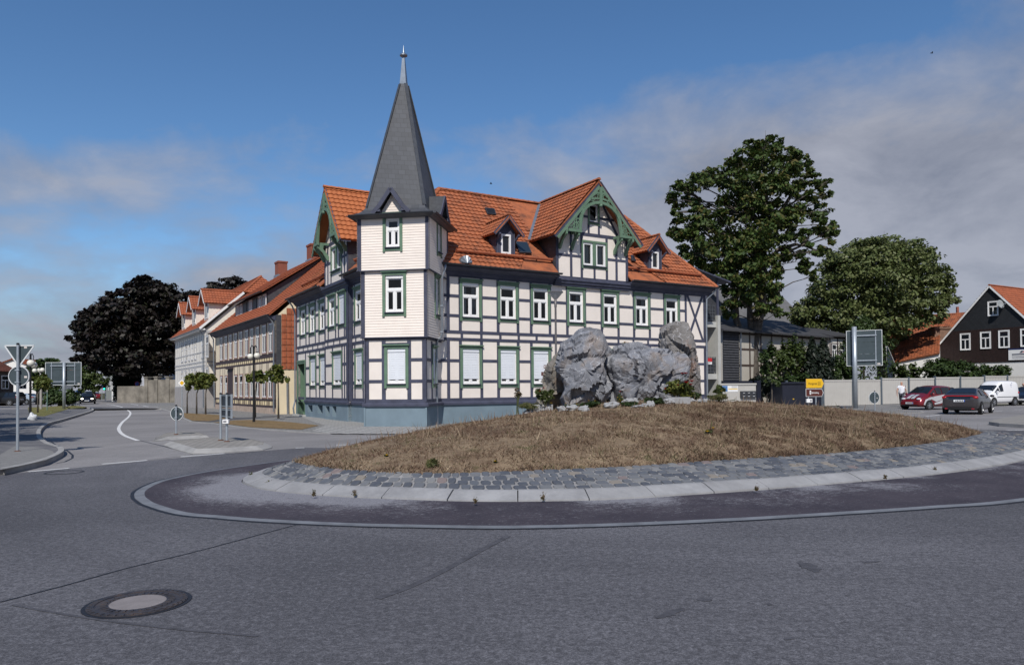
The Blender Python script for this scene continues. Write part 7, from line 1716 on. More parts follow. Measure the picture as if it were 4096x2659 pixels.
# dark car with its door open at the right edge
dk = gpos(4112, 56); t, W3, sp, patch, R = make_car('parked_car', 'dark blue car with open door cut by the right picture edge', 'hatch', dk, radians(222), navy_p)
mb = MB(); hp = Vector((.55, .88, 0)); da = radians(62); dd_ = Vector((-cos(da), sin(da), 0)); q = [hp+Vector((0, 0, .35)), hp+dd_*1.0+Vector((0, 0, .35)), hp+dd_*1.0+Vector((0, 0, .95)), hp+Vector((0, 0, .95))]; mb.extrude([W3(p) for p in q], W3((.07, .03, 0))-W3((0, 0, 0))); dr_ = mb.build('door', navy_p, t)
mb = MB(); fr_ = [hp+dd_*.1+Vector((0, 0, .95)), hp+dd_*1.0+Vector((0, 0, .95)), hp+dd_*.95+Vector((0, 0, 1.3)), hp+dd_*.55+Vector((0, 0, 1.36))]
for a_, b_ in zip(fr_, fr_[1:]+fr_[:1]): mb.bar(W3(a_), W3(b_), .05, .05)
mb.build('window_frame', seam_m, dr_); mb = MB(); mb.poly([W3(p) for p in fr_]); mb.build('window', car_glass, dr_)
# left street
make_car('parked_car', 'dark sport utility car cut by the left picture edge', 'suv', (gpos(12, 86)[0], 86, 0), radians(181), black_p)
make_car('parked_car', 'pale blue car half hidden behind the triangular sign post', 'hatch', (gpos(95, 96)[0], 96, 0), radians(170), pale_p)
make_car('moving_car', 'white sport utility car coming up the left street', 'suv', (gpos(255, 101)[0], 101, 0), radians(-62), white_p, lights=False)
make_car('moving_car', 'black car with headlights on driving towards the roundabout', 'hatch', (gpos(350, 94)[0], 94, 0), radians(-61), black_p, lights=True)
make_car('moving_van', 'pale blue car behind the black car with headlights', 'van', (gpos(318, 118)[0], 118, 0), radians(-62), pale_p)
make_car('moving_car', 'red car far down the left street seen from behind', 'hatch', (gpos(381, 140)[0], 140, 0), radians(120), red_p)
make_car('moving_car', 'dark car beyond the black car at the far end of the street', 'suv', (gpos(355, 150)[0], 150, 0), radians(120), navy_p)
# ------------------------------------------------------------------ people (skinned skeletons)
def skinned(name, verts, edges, mat, parent, Mx, sub=2):
    me = bpy.data.meshes.new(name); inv = WM[parent].inverted() if parent else Matrix.Identity(4)
    me.from_pydata([tuple(inv @ (Mx @ Vector(v[:3]))) for v in verts], edges, []); o = bpy.data.objects.new(name, me); COL.objects.link(o)
    md = o.modifiers.new('skin', 'SKIN'); md.use_smooth_shade = True
    ly = me.skin_vertices[0] if me.skin_vertices else None
    if ly is None:
        bm = bmesh.new(); bm.from_mesh(me); bm.verts.layers.skin.verify(); bm.to_mesh(me); bm.free(); ly = me.skin_vertices[0]
    for i, v in enumerate(verts):
        r = v[3]; ly.data[i].radius = (r, r) if isinstance(r, (int, float)) else r; ly.data[i].use_root = (i == 0)
    s = o.modifiers.new('sub', 'SUBSURF'); s.levels = sub; s.render_levels = sub
    dg_ = bpy.context.evaluated_depsgraph_get(); dg_.update(); m2 = bpy.data.meshes.new_from_object(o.evaluated_get(dg_)); bpy.data.objects.remove(o); bpy.data.meshes.remove(me)
    m2.name = name; m2.materials.clear(); m2.materials.append(mat)
    for p in m2.polygons: p.use_smooth = True
    o = bpy.data.objects.new(name, m2); COL.objects.link(o)
    if parent: o.parent = parent; WM[o] = WM[parent]
    return o
skin_m = M('skin', (.45, .24, .17), .6, .08, 8, spec=.4); shirt_m = M('white_shirt', (.74, .75, .80), .8, .05, 5); shirt_b = M('pale_blue_shirt', (.40, .46, .62), .8, .05, 5); trouser_m = M('grey_trousers', (.075, .078, .10), .85, .12, 6); shoe_m = M('dark_shoes', (.02, .018, .018), .5, .2, 6)
def person(label, loc, ang, lean=0.0, shirt=shirt_m, stride=.28, armf=.25):
    """x forward, y left, z up; one skinned body with clothes as children"""
    t = thing('person', label, 'person', loc, ang); Mx = Matrix.Translation(Vector(loc)) @ Matrix.Rotation(ang, 4, 'Z')
    L = lambda z: lean*max(0, z-.9)
    sh = lambda p: (p[0]+L(p[2]), p[1], p[2]-(.25*lean*L(p[2])))
    hipL, hipR = (0, .09, .90), (0, -.09, .90); f = stride
    kneeL, kneeR = (f*.55, .10, .49), (-f*.25, -.10, .48); ankL, ankR = (f*.75, .10, .08), (-f*1.05, -.10, .12)
    el_l, el_r = sh((-armf*.55, .26, 1.12)), sh((armf*.35, -.26, 1.12)); wr_l, wr_r = sh((-armf*.45, .27, .86)), sh((armf*.9, -.25, .88))
    V = [(0, 0, .95, .13), (*sh((0, 0, 1.12)), .125), (*sh((.01, 0, 1.32)), .14), (*sh((0, 0, 1.44)), .09), (*sh((.01, 0, 1.50)), .055), (*sh((.03, 0, 1.575)), .085), (*sh((.03, 0, 1.66)), .095), (*sh((.02, 0, 1.73)), .062),
         (*hipL, .095), (*kneeL, .06), (*ankL, .042), (ankL[0]+.13, ankL[1]+.02, .045, .035), (*hipR, .095), (*kneeR, .06), (*ankR, .042), (ankR[0]+.12, ankR[1]-.02, .05, .035),
         (*sh((0, .18, 1.42)), .058), (*el_l, .042), (*wr_l, .030), (*sh((0, -.18, 1.42)), .058), (*el_r, .042), (*wr_r, .030),
         (*sh((.115, 0, 1.615)), .020)]
    E = [(0, 1), (1, 2), (2, 3), (3, 4), (4, 5), (5, 6), (6, 7), (0, 8), (8, 9), (9, 10), (10, 11), (0, 12), (12, 13), (13, 14), (14, 15), (2, 16), (16, 17), (17, 18), (2, 19), (19, 20), (20, 21), (6, 22)]
    for wi, w_, s in ((18, wr_l, 1), (21, wr_r, -1)):
        palm = (w_[0]+.015, w_[1], w_[2]-.075); V.append((*palm, .034)); pi_ = len(V)-1; E.append((wi, pi_))
        for k, ln in enumerate((.075, .085, .08, .065)):
            x = palm[0]-.028+.019*k; V.append((x, palm[1]-.004*s, palm[2]-.04, .0095)); V.append((x+.008, palm[1]-.012*s, palm[2]-.04-ln*.55, .0085)); V.append((x+.018, palm[1]-.022*s, palm[2]-.04-ln, .007)); n = len(V); E += [(pi_, n-3), (n-3, n-2), (n-2, n-1)]
        V.append((palm[0]+.04, palm[1], palm[2]+.01, .011)); V.append((palm[0]+.062, palm[1]-.01*s, palm[2]-.035, .009)); n = len(V); E += [(pi_, n-2), (n-2, n-1)]
    skinned('body', V, E, skin_m, t, Mx)
    tr = [(0, 0, .97, .150), (*hipL, .112), (*kneeL, .080), (ankL[0], ankL[1], ankL[2]+.03, .068), (*hipR, .112), (*kneeR, .080), (ankR[0], ankR[1], ankR[2]+.03, .068)]
    skinned('trousers', tr, [(0, 1), (1, 2), (2, 3), (0, 4), (4, 5), (5, 6)], trouser_m, t, Mx)
    st_ = [(*sh((0, 0, 1.10)), .165), (0, 0, .90, .165), (*sh((.01, 0, 1.32)), .17), (*sh((0, 0, 1.43)), .10), (*sh((0, .19, 1.41)), .078), (*[a*.45+b*.55 for a, b in zip(sh((0, .19, 1.41)), el_l)], .072), (*sh((0, -.19, 1.41)), .078), (*[a*.45+b*.55 for a, b in zip(sh((0, -.19, 1.41)), el_r)], .072)]
    skinned('shirt', st_, [(0, 1), (0, 2), (2, 3), (2, 4), (4, 5), (2, 6), (6, 7)], shirt, t, Mx)
    for ank, s in ((ankL, 1), (ankR, -1)):
        skinned('shoe', [(ank[0]-.02, ank[1], ank[2]-.02, .055), (ank[0]+.08, ank[1]+.01*s, ank[2]-.035, .05), (ank[0]+.17, ank[1]+.02*s, ank[2]-.045, .038)], [(0, 1), (1, 2)], shoe_m, t, Mx)
    return t
pm = gpos(3606, 51.0); person('bald man in white short sleeved shirt and grey trousers walking beside the fence', (pm[0], pm[1], .1), radians(52))
pq = gpos(4092, 56.6); person('person in pale blue shirt leaning over the open door of the dark blue car', (pq[0]+.5, pq[1]+.3, .0), radians(205), lean=.55, shirt=shirt_b, stride=.1)
# ================================================================== TREES AND OTHER FOLIAGE
import numpy as np
rng = np.random.default_rng(11)
def leaf_mat(name, cols, trans=.25, rough=.55):
    t = NT(name); r = island(t); st = [(i/max(1, len(cols)-1), c) for i, c in enumerate(cols)]
    c = t.ramp(r, st); t.color(c); t.set(rough, 0, .3)
    tr = t.new('ShaderNodeBsdfTranslucent'); t.link(t.mix(.5, c, (.16, .20, .03), 'MULTIPLY') if False else c, tr.inputs[0])
    mx = t.new('ShaderNodeMixShader'); mx.inputs[0].default_value = trans; t.link(t.b.outputs[0], mx.inputs[1]); t.link(tr.outputs[0], mx.inputs[2]); t.link(mx.outputs[0], t.out.inputs[0])
    MAT[name] = t.m; return t.m
def leaves(name, P, size, mat, parent=None, nrm=None, up=.6, aspect=.62, quad=True):
    """one mesh of small folded leaf faces"""
    n = len(P); N = rng.normal(size=(n, 3)); N[:, 2] = np.abs(N[:, 2])*.7+up
    if nrm is not None: N = N*.75+nrm
    N /= np.linalg.norm(N, axis=1)[:, None]
    A = rng.normal(size=(n, 3)); A[:, 2] -= .5; A -= (A*N).sum(1)[:, None]*N; A /= np.linalg.norm(A, axis=1)[:, None]
    B = np.cross(N, A); s = (size*rng.uniform(.65, 1.35, n))[:, None]
    V = np.stack([P-A*s*.5, P+B*s*.5*aspect+A*s*.05, P+A*s*.55-N*s*.12, P-B*s*.5*aspect+A*s*.05], 1).reshape(-1, 3)
    off = np.array(WM[parent].translation) if parent is not None else 0
    V = V-off
    me = bpy.data.meshes.new(name); me.vertices.add(4*n); me.vertices.foreach_set('co', V.astype(np.float32).ravel())
    me.loops.add(4*n); me.loops.foreach_set('vertex_index', np.arange(4*n, dtype=np.int32)); me.polygons.add(n)
    me.polygons.foreach_set('loop_start', np.arange(0, 4*n, 4, dtype=np.int32))
    me.materials.append(mat); me.update(calc_edges=True)
    o = bpy.data.objects.new(name, me); COL.objects.link(o)
    if parent is not None: o.parent = parent; WM[o] = WM[parent]
    return o
def clump_points(c, r, n, shell=.55):
    """points in an ellipsoid, denser to the outside, broken into sub-clusters"""
    c = np.array(c); r = np.array(r); k = max(3, n//45)
    d = rng.normal(size=(k, 3)); d /= np.linalg.norm(d, axis=1)[:, None]; rad = rng.uniform(shell, 1.0, k)**.8
    sub = d*rad[:, None]; idx = rng.integers(0, k, n)
    jit = rng.normal(size=(n, 3)); jit /= np.linalg.norm(jit, axis=1)[:, None]; jit *= (rng.uniform(0, 1, n)**.6)[:, None]
    p = sub[idx]+jit*np.array([.48, .48, .38]); return c+p*r, (sub[idx]+jit*.3)
bark_m = M('grey_bark', (.085, .072, .06), .9, .3, 3, .8, 14, col2=(.15, .13, .11), bd=.05)
bark_d = M('dark_bark', (.035, .028, .026), .9, .3, 3, .8, 14, bd=.05)
def pxtree(name, label, group, base, Y, clumps, K, leafm, leaf, dens, trunk_px, tr=.4, thick=1.0, barkm=None, forks=None, cat='tree', zbase=0.0, fill=1.0):
    """clumps: (x, y, rx, ry) outlines in photo pixels of crop K, given their own depth round the trunk at distance Y"""
    root = thing(name, label, cat, (base[0], base[1], zbase), 0, group)
    C = []; xs = [K(c[0], c[1])[0] for c in clumps]; ys = [K(c[0], c[1])[1] for c in clumps]
    cx, cy = (min(xs)+max(xs))/2, (min(ys)+max(ys))/2; hx, hy = (max(xs)-min(xs))/2+1, (max(ys)-min(ys))/2+1
    sc = K(1, 0)[0]-K(0, 0)[0]; m = Y/FPX; PP = []; NN = []; cen = []
    for (x, y, rx, ry) in clumps:
        fx, fy = K(x, y); q = max(0.05, 1-((fx-cx)/hx)**2*.8-((fy-cy)/hy)**2*.5); dep = hx*m*sqrt(q)*.8*thick
        rxm, rym = rx*sc*m*1.06, ry*sc*m*1.06; rd = max(rxm, rym)*.95
        for dd in ((-dep*.75, 0, dep*.75) if dep > rd*.8 else (random.uniform(-.3, .3)*dep,)):
            d2 = dd+random.uniform(-.2, .2)*dep; p = AT(fx, fy, Y+d2)
            n = int(dens*rxm*rym*(1.0 if d2 <= 0 else .6))+12
            a, b = clump_points(p, (rxm, rd, rym), n); PP.append(a); NN.append(b); cen.append((p, rxm))
    P = np.concatenate(PP); N = np.concatenate(NN)
    leaves('crown', P, leaf, leafm, root, N*.8)
    mb = MB(); mb.smooth = True
    tb = Vector((base[0], base[1], zbase)); tp = [AT(*K(x, y), Y) for x, y in trunk_px]
    pts = [Vector((tb.x, tb.y, zbase-.2))]+tp; nT = len(pts)
    mb.tube(pts, [tr*(1.25 if i == 0 else 1-.62*i/(nT-1)) for i in range(nT)], 10)
    mb.build('trunk', barkm or bark_m, root)
    mb = MB(); mb.smooth = True
    for ci, (p, r) in enumerate(cen):
        if ci % 3 and len(cen) > 40: continue
        cand = pts[max(1, nT//3):]; o = min(cand, key=lambda q: (q-p).length+(.9*max(0, q.z-p.z+r*.5)))
        L = (p-o).length
        if L < .8: continue
        mid = o.lerp(p, .5)+Vector((random.uniform(-.08, .08)*L, random.uniform(-.12, .12)*L, random.uniform(-.04, .16)*L)); w = min(tr*.25, .02+.009*L*(tr/.4)**.5)
        mb.tube([o, o.lerp(mid, .55)+Vector((0, 0, .03*L)), mid, mid.lerp(p, .6), p], [w, w*.8, w*.6, w*.4, w*.15], 6)
        for _ in range(3):
            e = p+Vector((random.uniform(-1, 1), random.uniform(-1, 1), random.uniform(-.4, .9)))*r*.85; mb.tube([mid.lerp(p, .5), (mid.lerp(p, .5)+e)/2+Vector((0, 0, .1*r)), e], [w*.4, w*.28, w*.1], 5)
    if mb.v: mb.build('limbs', barkm or bark_m, root)
    return root
KD = lambda x, y: (x*D2, y*D2)
maple_m = leaf_mat('maple_leaf', [(.028, .054, .012), (.042, .074, .016), (.056, .092, .020), (.066, .102, .024), (.085, .10, .026), (.12, .10, .03)], .2)
linden_m = leaf_mat('linden_leaf', [(.058, .082, .022), (.088, .115, .034), (.12, .145, .05), (.165, .18, .075)], .2)
beech_m = leaf_mat('copper_beech_leaf', [(.008, .006, .006), (.013, .009, .008), (.018, .012, .009), (.016, .020, .009)], .08)
green_m = leaf_mat('mid_green_leaf', [(.03, .05, .012), (.05, .075, .018), (.07, .095, .025)], .2)
pollard_m = leaf_mat('small_tree_leaf', [(.05, .075, .015), (.085, .115, .025), (.13, .15, .035), (.17, .17, .045)], .25)
hedge_m = leaf_mat('hedge_leaf', [(.022, .042, .012), (.035, .06, .015), (.05, .08, .02)], .15)
dark_m = leaf_mat('conifer_leaf', [(.008, .014, .010), (.012, .020, .012), (.018, .028, .014)], .05)
# big maple behind the house
mc = [(640, 105, 85, 40), (575, 110, 45, 30), (700, 115, 45, 40), (800, 165, 60, 40), (845, 200, 45, 45), (560, 180, 90, 50), (480, 220, 60, 40), (650, 200, 80, 50), (740, 240, 100, 60), (860, 260, 50, 35), (420, 290, 100, 50), (330, 280, 80, 35), (260, 330, 80, 45), (180, 370, 60, 45), (130, 425, 40, 45), (150, 490, 28, 25), (220, 430, 60, 35), (300, 470, 60, 35), (560, 320, 130, 75), (680, 340, 90, 70), (480, 400, 80, 60), (790, 330, 70, 50), (910, 310, 75, 28), (975, 335, 40, 32), (985, 395, 40, 22), (870, 400, 60, 35), (880, 470, 60, 40), (960, 500, 60, 35), (1000, 560, 45, 45), (1020, 630, 38, 40), (940, 590, 40, 25), (180, 570, 75, 50), (270, 550, 70, 50), (140, 610, 40, 40), (370, 530, 80, 55), (470, 500, 70, 50), (580, 460, 100, 70), (700, 480, 90, 70), (790, 530, 60, 55), (230, 650, 80, 60), (340, 650, 90, 70), (470, 630, 90, 70), (600, 600, 100, 80), (720, 610, 80, 60), (830, 620, 60, 40), (900, 660, 40, 22), (230, 740, 60, 50), (330, 760, 70, 60), (440, 750, 90, 60), (570, 730, 90, 70), (690, 700, 80, 60), (760, 740, 40, 40), (400, 840, 70, 50), (510, 830, 90, 60), (620, 820, 90, 65), (700, 830, 50, 50), (840, 765, 45, 35), (890, 800, 40, 35), (920, 850, 25, 30), (480, 910, 70, 45), (590, 910, 90, 50), (690, 910, 60, 45), (430, 970, 45, 50), (520, 985, 60, 40), (660, 990, 75, 55), (720, 1050, 50, 30), (620, 1060, 50, 25), (440, 1050, 35, 35), (970, 700, 30, 25), (950, 440, 40, 22), (1030, 590, 25, 30), (930, 720, 35, 22), (860, 720, 35, 22)]
mp = AT(*kb(570, 1430), 60)
pxtree('maple_tree', 'tallest tree, a dark green maple with forked trunk right of the house', None, (mp.x, mp.y), 60, mc, kb, maple_m, .33, 290, [(570, 1340), (572, 1240), (600, 1120), (625, 1000), (630, 800), (640, 560), (650, 300)], .62, .85)
o_ = [o for o in COL.objects if o.name == 'maple_tree'][0]
mb = MB(); mb.smooth = True
def kbp(x, y, Y=60): return AT(*kb(x, y), Y)
for pth, r0, r1 in ((((570, 1245), (520, 1200), (485, 1100), (480, 980), (450, 850)), .36, .2), (((575, 1230), (570, 1150), (560, 1080), (560, 950)), .34, .2), (((640, 900), (560, 780), (430, 690), (300, 600)), .25, .1), (((640, 800), (720, 700), (820, 670), (900, 690), (960, 720)), .22, .06), (((640, 560), (740, 480), (790, 400), (800, 370), (900, 370), (970, 400)), .2, .05), (((650, 300), (640, 200), (640, 120)), .16, .05), (((645, 420), (520, 370), (430, 350)), .18, .06)):
    n = len(pth); mb.tube(spline3 if False else [kbp(*p) for p in pth], [r0+(r1-r0)*i/(n-1) for i in range(n)], 8)
mb.build('limb', bark_m, o_)
# linden
lc = [(2060, 568, 45, 16), (2010, 578, 45, 20), (2110, 575, 40, 18), (1975, 600, 45, 25), (2045, 605, 60, 28), (2120, 605, 45, 25), (2150, 590, 22, 18), (1935, 625, 35, 22), (1990, 640, 50, 30), (2060, 650, 60, 30), (2130, 645, 45, 28), (2180, 645, 30, 24), (2205, 665, 16, 14), (1925, 665, 35, 22), (1975, 690, 45, 28), (2045, 695, 50, 28), (2110, 695, 45, 26), (2165, 690, 40, 22), (2205, 700, 20, 15), (1900, 690, 28, 22), (1895, 735, 35, 28), (1950, 735, 40, 28), (2010, 745, 45, 28), (2075, 745, 45, 28), (2130, 740, 40, 20), (2175, 730, 25, 16), (1865, 725, 25, 26), (1850, 760, 20, 18), (1885, 775, 30, 20), (1945, 775, 35, 20), (2015, 785, 40, 18), (2070, 780, 35, 18), (1915, 590, 14, 12)]
lp_ = AT(KD(2050, 800)[0], 1500, 76)
pxtree('linden_tree', 'broad pale green linden standing behind the fence and road sign', None, (lp_.x, lp_.y), 76, lc, KD, linden_m, .34, 330, [(2050, 830), (2048, 780), (2045, 700), (2040, 620)], .5, .9)
# copper beeches down the left street
bc = [(335, 655, 22, 14), (355, 668, 28, 18), (320, 675, 28, 18), (290, 690, 28, 18), (385, 680, 28, 18), (265, 705, 28, 16), (235, 722, 26, 16), (205, 732, 22, 14), (415, 705, 30, 26), (350, 710, 40, 26), (300, 725, 38, 26), (250, 748, 38, 22), (205, 755, 28, 16), (185, 765, 18, 12), (175, 785, 15, 10), (210, 785, 30, 20), (260, 785, 38, 26), (320, 770, 42, 30), (380, 755, 40, 30), (430, 745, 28, 28), (240, 820, 34, 20), (200, 810, 24, 14), (290, 825, 36, 22), (345, 820, 38, 22), (395, 810, 34, 26), (430, 800, 24, 24), (270, 848, 24, 12), (330, 850, 30, 12), (395, 848, 24, 12), (190, 835, 20, 12), (420, 835, 24, 14), (300, 864, 30, 12), (365, 862, 26, 10), (255, 862, 22, 10), (225, 845, 22, 12), (400, 862, 18, 9)]
bp = AT(KD(352, 900)[0], 1560, 106)
pxtree('copper_beech', 'huge near black copper beech overhanging the left street', 'copper beeches', (bp.x, bp.y), 106, bc, KD, beech_m, .62, 170, [(352, 880), (350, 840), (345, 760), (340, 700)], .65, .8, bark_d)
b2 = [(545, 656, 28, 10), (500, 668, 24, 12), (575, 668, 24, 12), (465, 690, 26, 14), (520, 685, 40, 18), (575, 695, 40, 24), (480, 720, 40, 24), (540, 725, 45, 24), (600, 715, 30, 24), (445, 715, 20, 18)]
bp = AT(KD(520, 900)[0], 1560, 112)
pxtree('copper_beech', 'dark copper beech crown showing above the white dormer house', 'copper beeches', (bp.x, bp.y), 112, b2, KD, beech_m, .62, 170, [(520, 860), (520, 760), (525, 700)], .8, .8, bark_d)
gp = [(212, 848, 26, 16), (228, 868, 22, 16), (200, 872, 24, 18), (225, 892, 22, 16), (195, 895, 20, 14), (240, 850, 16, 12)]
bp = AT(KD(218, 920)[0], 1580, 118)
pxtree('street_tree', 'mid green tree behind the right edge of the blank road sign', None, (bp.x, bp.y), 118, gp, KD, green_m, .5, 320, [(218, 900), (218, 870)], .3)
gp = [(62, 865, 16, 16), (85, 850, 18, 14), (110, 845, 20, 14), (135, 842, 22, 12), (100, 868, 22, 18), (70, 890, 18, 16), (125, 870, 22, 16), (110, 895, 22, 14), (150, 880, 16, 16)]
bp = AT(KD(88, 920)[0], 1580, 92)
pxtree('street_tree', 'dark green tree behind the round sign and globe lamps', None, (bp.x, bp.y), 92, gp, KD, hedge_m, .42, 300, [(88, 900), (88, 860)], .25)
# small clipped trees on thin stems
def small_tree(label, x, y, rx, ry, Y, ybase, group='small clipped street trees', xb=None, zb=.04):
    rx *= 1.35; ry *= 1.3
    b = AT(KD(xb or x, 0)[0], 1560, Y)
    cl = [(x-rx*.45, y+ry*.1, rx*.55, ry*.75), (x+rx*.45, y, rx*.55, ry*.75), (x, y-ry*.35, rx*.6, ry*.6), (x, y+ry*.35, rx*.55, ry*.55), (x-rx*.2, y, rx*.5, ry*.6)]
    pxtree('clipped_tree', label, group, (b.x, b.y), Y, cl, KD, pollard_m, .20, 2600, [(xb or x, ybase-(ybase-y)*.5), (x, y+ry*.3), (x, y)], .05, .9, bark_m, zbase=zb)
small_tree('clipped tree with flat crown, leftmost of three before the white house', 446, 886, 17, 15, 50, 945, xb=435)
small_tree('clipped tree in the middle of the three before the white house', 465, 885, 16, 16, 48.5, 945, xb=457)
small_tree('clipped tree, rightmost of three before the white house', 482, 884, 15, 15, 48, 945, xb=478)
small_tree('clipped round tree half hidden by the twin globe lamp post', 598, 875, 16, 13, 42, 960, xb=593)
small_tree('clipped round tree on slim stem before the cream side wall', 646, 872, 17, 19, 40, 965, xb=647)
small_tree('clipped tree on the left verge beside the globe lamp post', 97, 887, 20, 15, 52, 945, xb=88)
# hedges and shrubs
def bush(name, label, x, y, rx, ry, Y, mat, leaf=.16, dens=190, group=None, cat='shrub', zb=0, n=5):
    b = AT(KD(x, 0)[0], 1560, Y); root = thing(name, label, cat, (b.x, b.y, zb), 0, group); m = Y/FPX*D2; PP = []; NN = []
    for i in range(n):
        f = (i+.5)/n*2-1; p = AT(*KD(x+f*rx*.8, y+random.uniform(-.15, .1)*ry), Y+random.uniform(-.4, .4)); r = (rx*m*1.1/n**.5, .6+rx*m*.15, ry*m*random.uniform(.95, 1.2))
        a, b_ = clump_points(p, r, int(dens*r[0]*r[2]*9)+30, .5); a[:, 2] = np.maximum(a[:, 2], zb+.02); PP.append(a); NN.append(b_)
    leaves('foliage', np.concatenate(PP), leaf, mat, root, np.concatenate(NN)*.8)
    mb = MB(); top = AT(*KD(x, y), Y)
    for i in range(5): e = top+Vector((random.uniform(-.6, .6)*rx*m, 0, random.uniform(-.3, .4)*ry*m)); mb.tube([(b.x+random.uniform(-.2, .2), b.y, zb-.1), (b.x*.5+e.x*.5, b.y, e.z*.5), e], [.03, .025, .01], 5)
    mb.build('stems', bark_d, root); return root
bush('clipped_hedge', 'dense clipped hedge above the fence behind the red car', 2206, 861, 58, 20, 66, hedge_m, .22, 130, cat='hedge', n=9)
bush('clipped_hedge', 'ragged shorter hedge above the fence behind the white van', 2308, 864, 42, 14, 66, hedge_m, .22, 130, cat='hedge', n=7)
bush('tall_shrub', 'airy green shrub between conifer and clipped hedge behind the fence', 2105, 868, 32, 24, 65, green_m, .24, 60, n=5)
bush('shrub', 'light green airy shrub in front of the barn', 1830, 836, 32, 40, 58, green_m, .24, 55, n=6)
bush('shrub', 'tall loose green bush before the right half of the barn', 1868, 838, 34, 38, 60, green_m, .24, 50, n=6)
bush('shrub', 'dark bushy growth between barn and blank road sign', 1945, 858, 34, 28, 62, hedge_m, .24, 70, n=6)
bush('shrub', 'loose green bush just right of the maple trunk', 1785, 842, 24, 36, 57, hedge_m, .24, 45, n=5)
bush('shrub', 'dark low shrub at the foot of the maple trunk', 1775, 900, 30, 24, 53, dark_m, .22, 90, n=5)
bush('shrub', 'rounded green shrub between bin shed and thujas', 1850, 892, 30, 22, 55, hedge_m, .22, 90, n=5)
bush('street_hedge', 'long dark hedge along the left street behind the clipped tree', 142, 922, 42, 17, 76, hedge_m, .26, 80, cat='hedge', n=8)
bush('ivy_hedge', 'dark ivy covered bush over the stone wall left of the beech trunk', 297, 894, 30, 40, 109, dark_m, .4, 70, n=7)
def conifer(label, x, yt, yb, rx, Y, mat, group=None):
    b = AT(KD(x, 0)[0], 1560, Y); t_ = AT(*KD(x, yt), Y); m = Y/FPX*D2; root = thing('columnar_conifer', label, 'conifer', (b.x, b.y, 0), 0, group)
    H = t_.z; n = int(2600*H/6); z = rng.uniform(0.02, 1, n)**.9; th = rng.uniform(0, 2*pi, n); prof = np.minimum(1, (1-z)*2.6)**.7*(1+.18*np.sin(z*23+th*2)); r = rx*m*prof*rng.uniform(.7, 1.05, n)
    P = np.stack([b.x+np.cos(th)*r, b.y+np.sin(th)*r, z*H+rng.normal(0, .12, n)], 1); N = np.stack([np.cos(th), np.sin(th), .4+0*th], 1)
    leaves('foliage', P, .3, mat, root, N*.9, up=.3, aspect=.45)
    mb = MB(); mb.tube([(b.x, b.y, -.1), (b.x, b.y, H*.9)], [.14, .03], 7); mb.build('trunk', bark_d, root)
conifer('dark columnar conifer, left one of the pair behind the sheet gate', 1889, 788, 880, 19, 58, dark_m, 'columnar conifers')
conifer('dark columnar conifer, right one of the pair behind the sheet gate', 1915, 790, 880, 22, 59, dark_m, 'columnar conifers')
conifer('broad green conifer behind the blank road sign on the right', 2008, 735, 880, 58, 66, hedge_m)
bp = AT(KD(1794, 0)[0], 1560, 46)
pxtree('sapling', 'young staked sapling between low wall and bin shed', None, (bp.x, bp.y), 46, [(1794, 868, 8, 8), (1783, 880, 12, 7), (1805, 878, 12, 7), (1790, 888, 16, 7), (1803, 893, 12, 6)], KD, green_m, .2, 600, [(1794, 905), (1794, 880)], .05)
# tree standing outside the picture on the left whose crown shades the left pavement
for (x, y, h, r) in ((-18.6, 15.5, 11.5, 3.3), (-23.2, 22, 11, 3.6), (-29.5, 30, 11, 3.8), (-37, 39, 11, 3.8)):
    root = thing('roadside_tree', 'roadside tree just outside the left edge shading the pavement', 'tree', (x, y, .12), 0, 'roadside trees')
    PP = []; NN = []
    for i in range(16):
        d = Vector((random.gauss(0, 1), random.gauss(0, 1), random.gauss(0, .8))).normalized()*r*.62; a, b_ = clump_points((x+d.x, y+d.y, h*.68+d.z), (r*.45, r*.45, r*.35), 420); PP.append(a); NN.append(b_)
    leaves('crown', np.concatenate(PP), .3, green_m, root, np.concatenate(NN)*.8); mb = MB(); mb.tube([(x, y, -.1), (x+.1, y, h*.35), (x, y, h*.75)], [.3, .22, .08], 9); mb.build('trunk', bark_m, root)
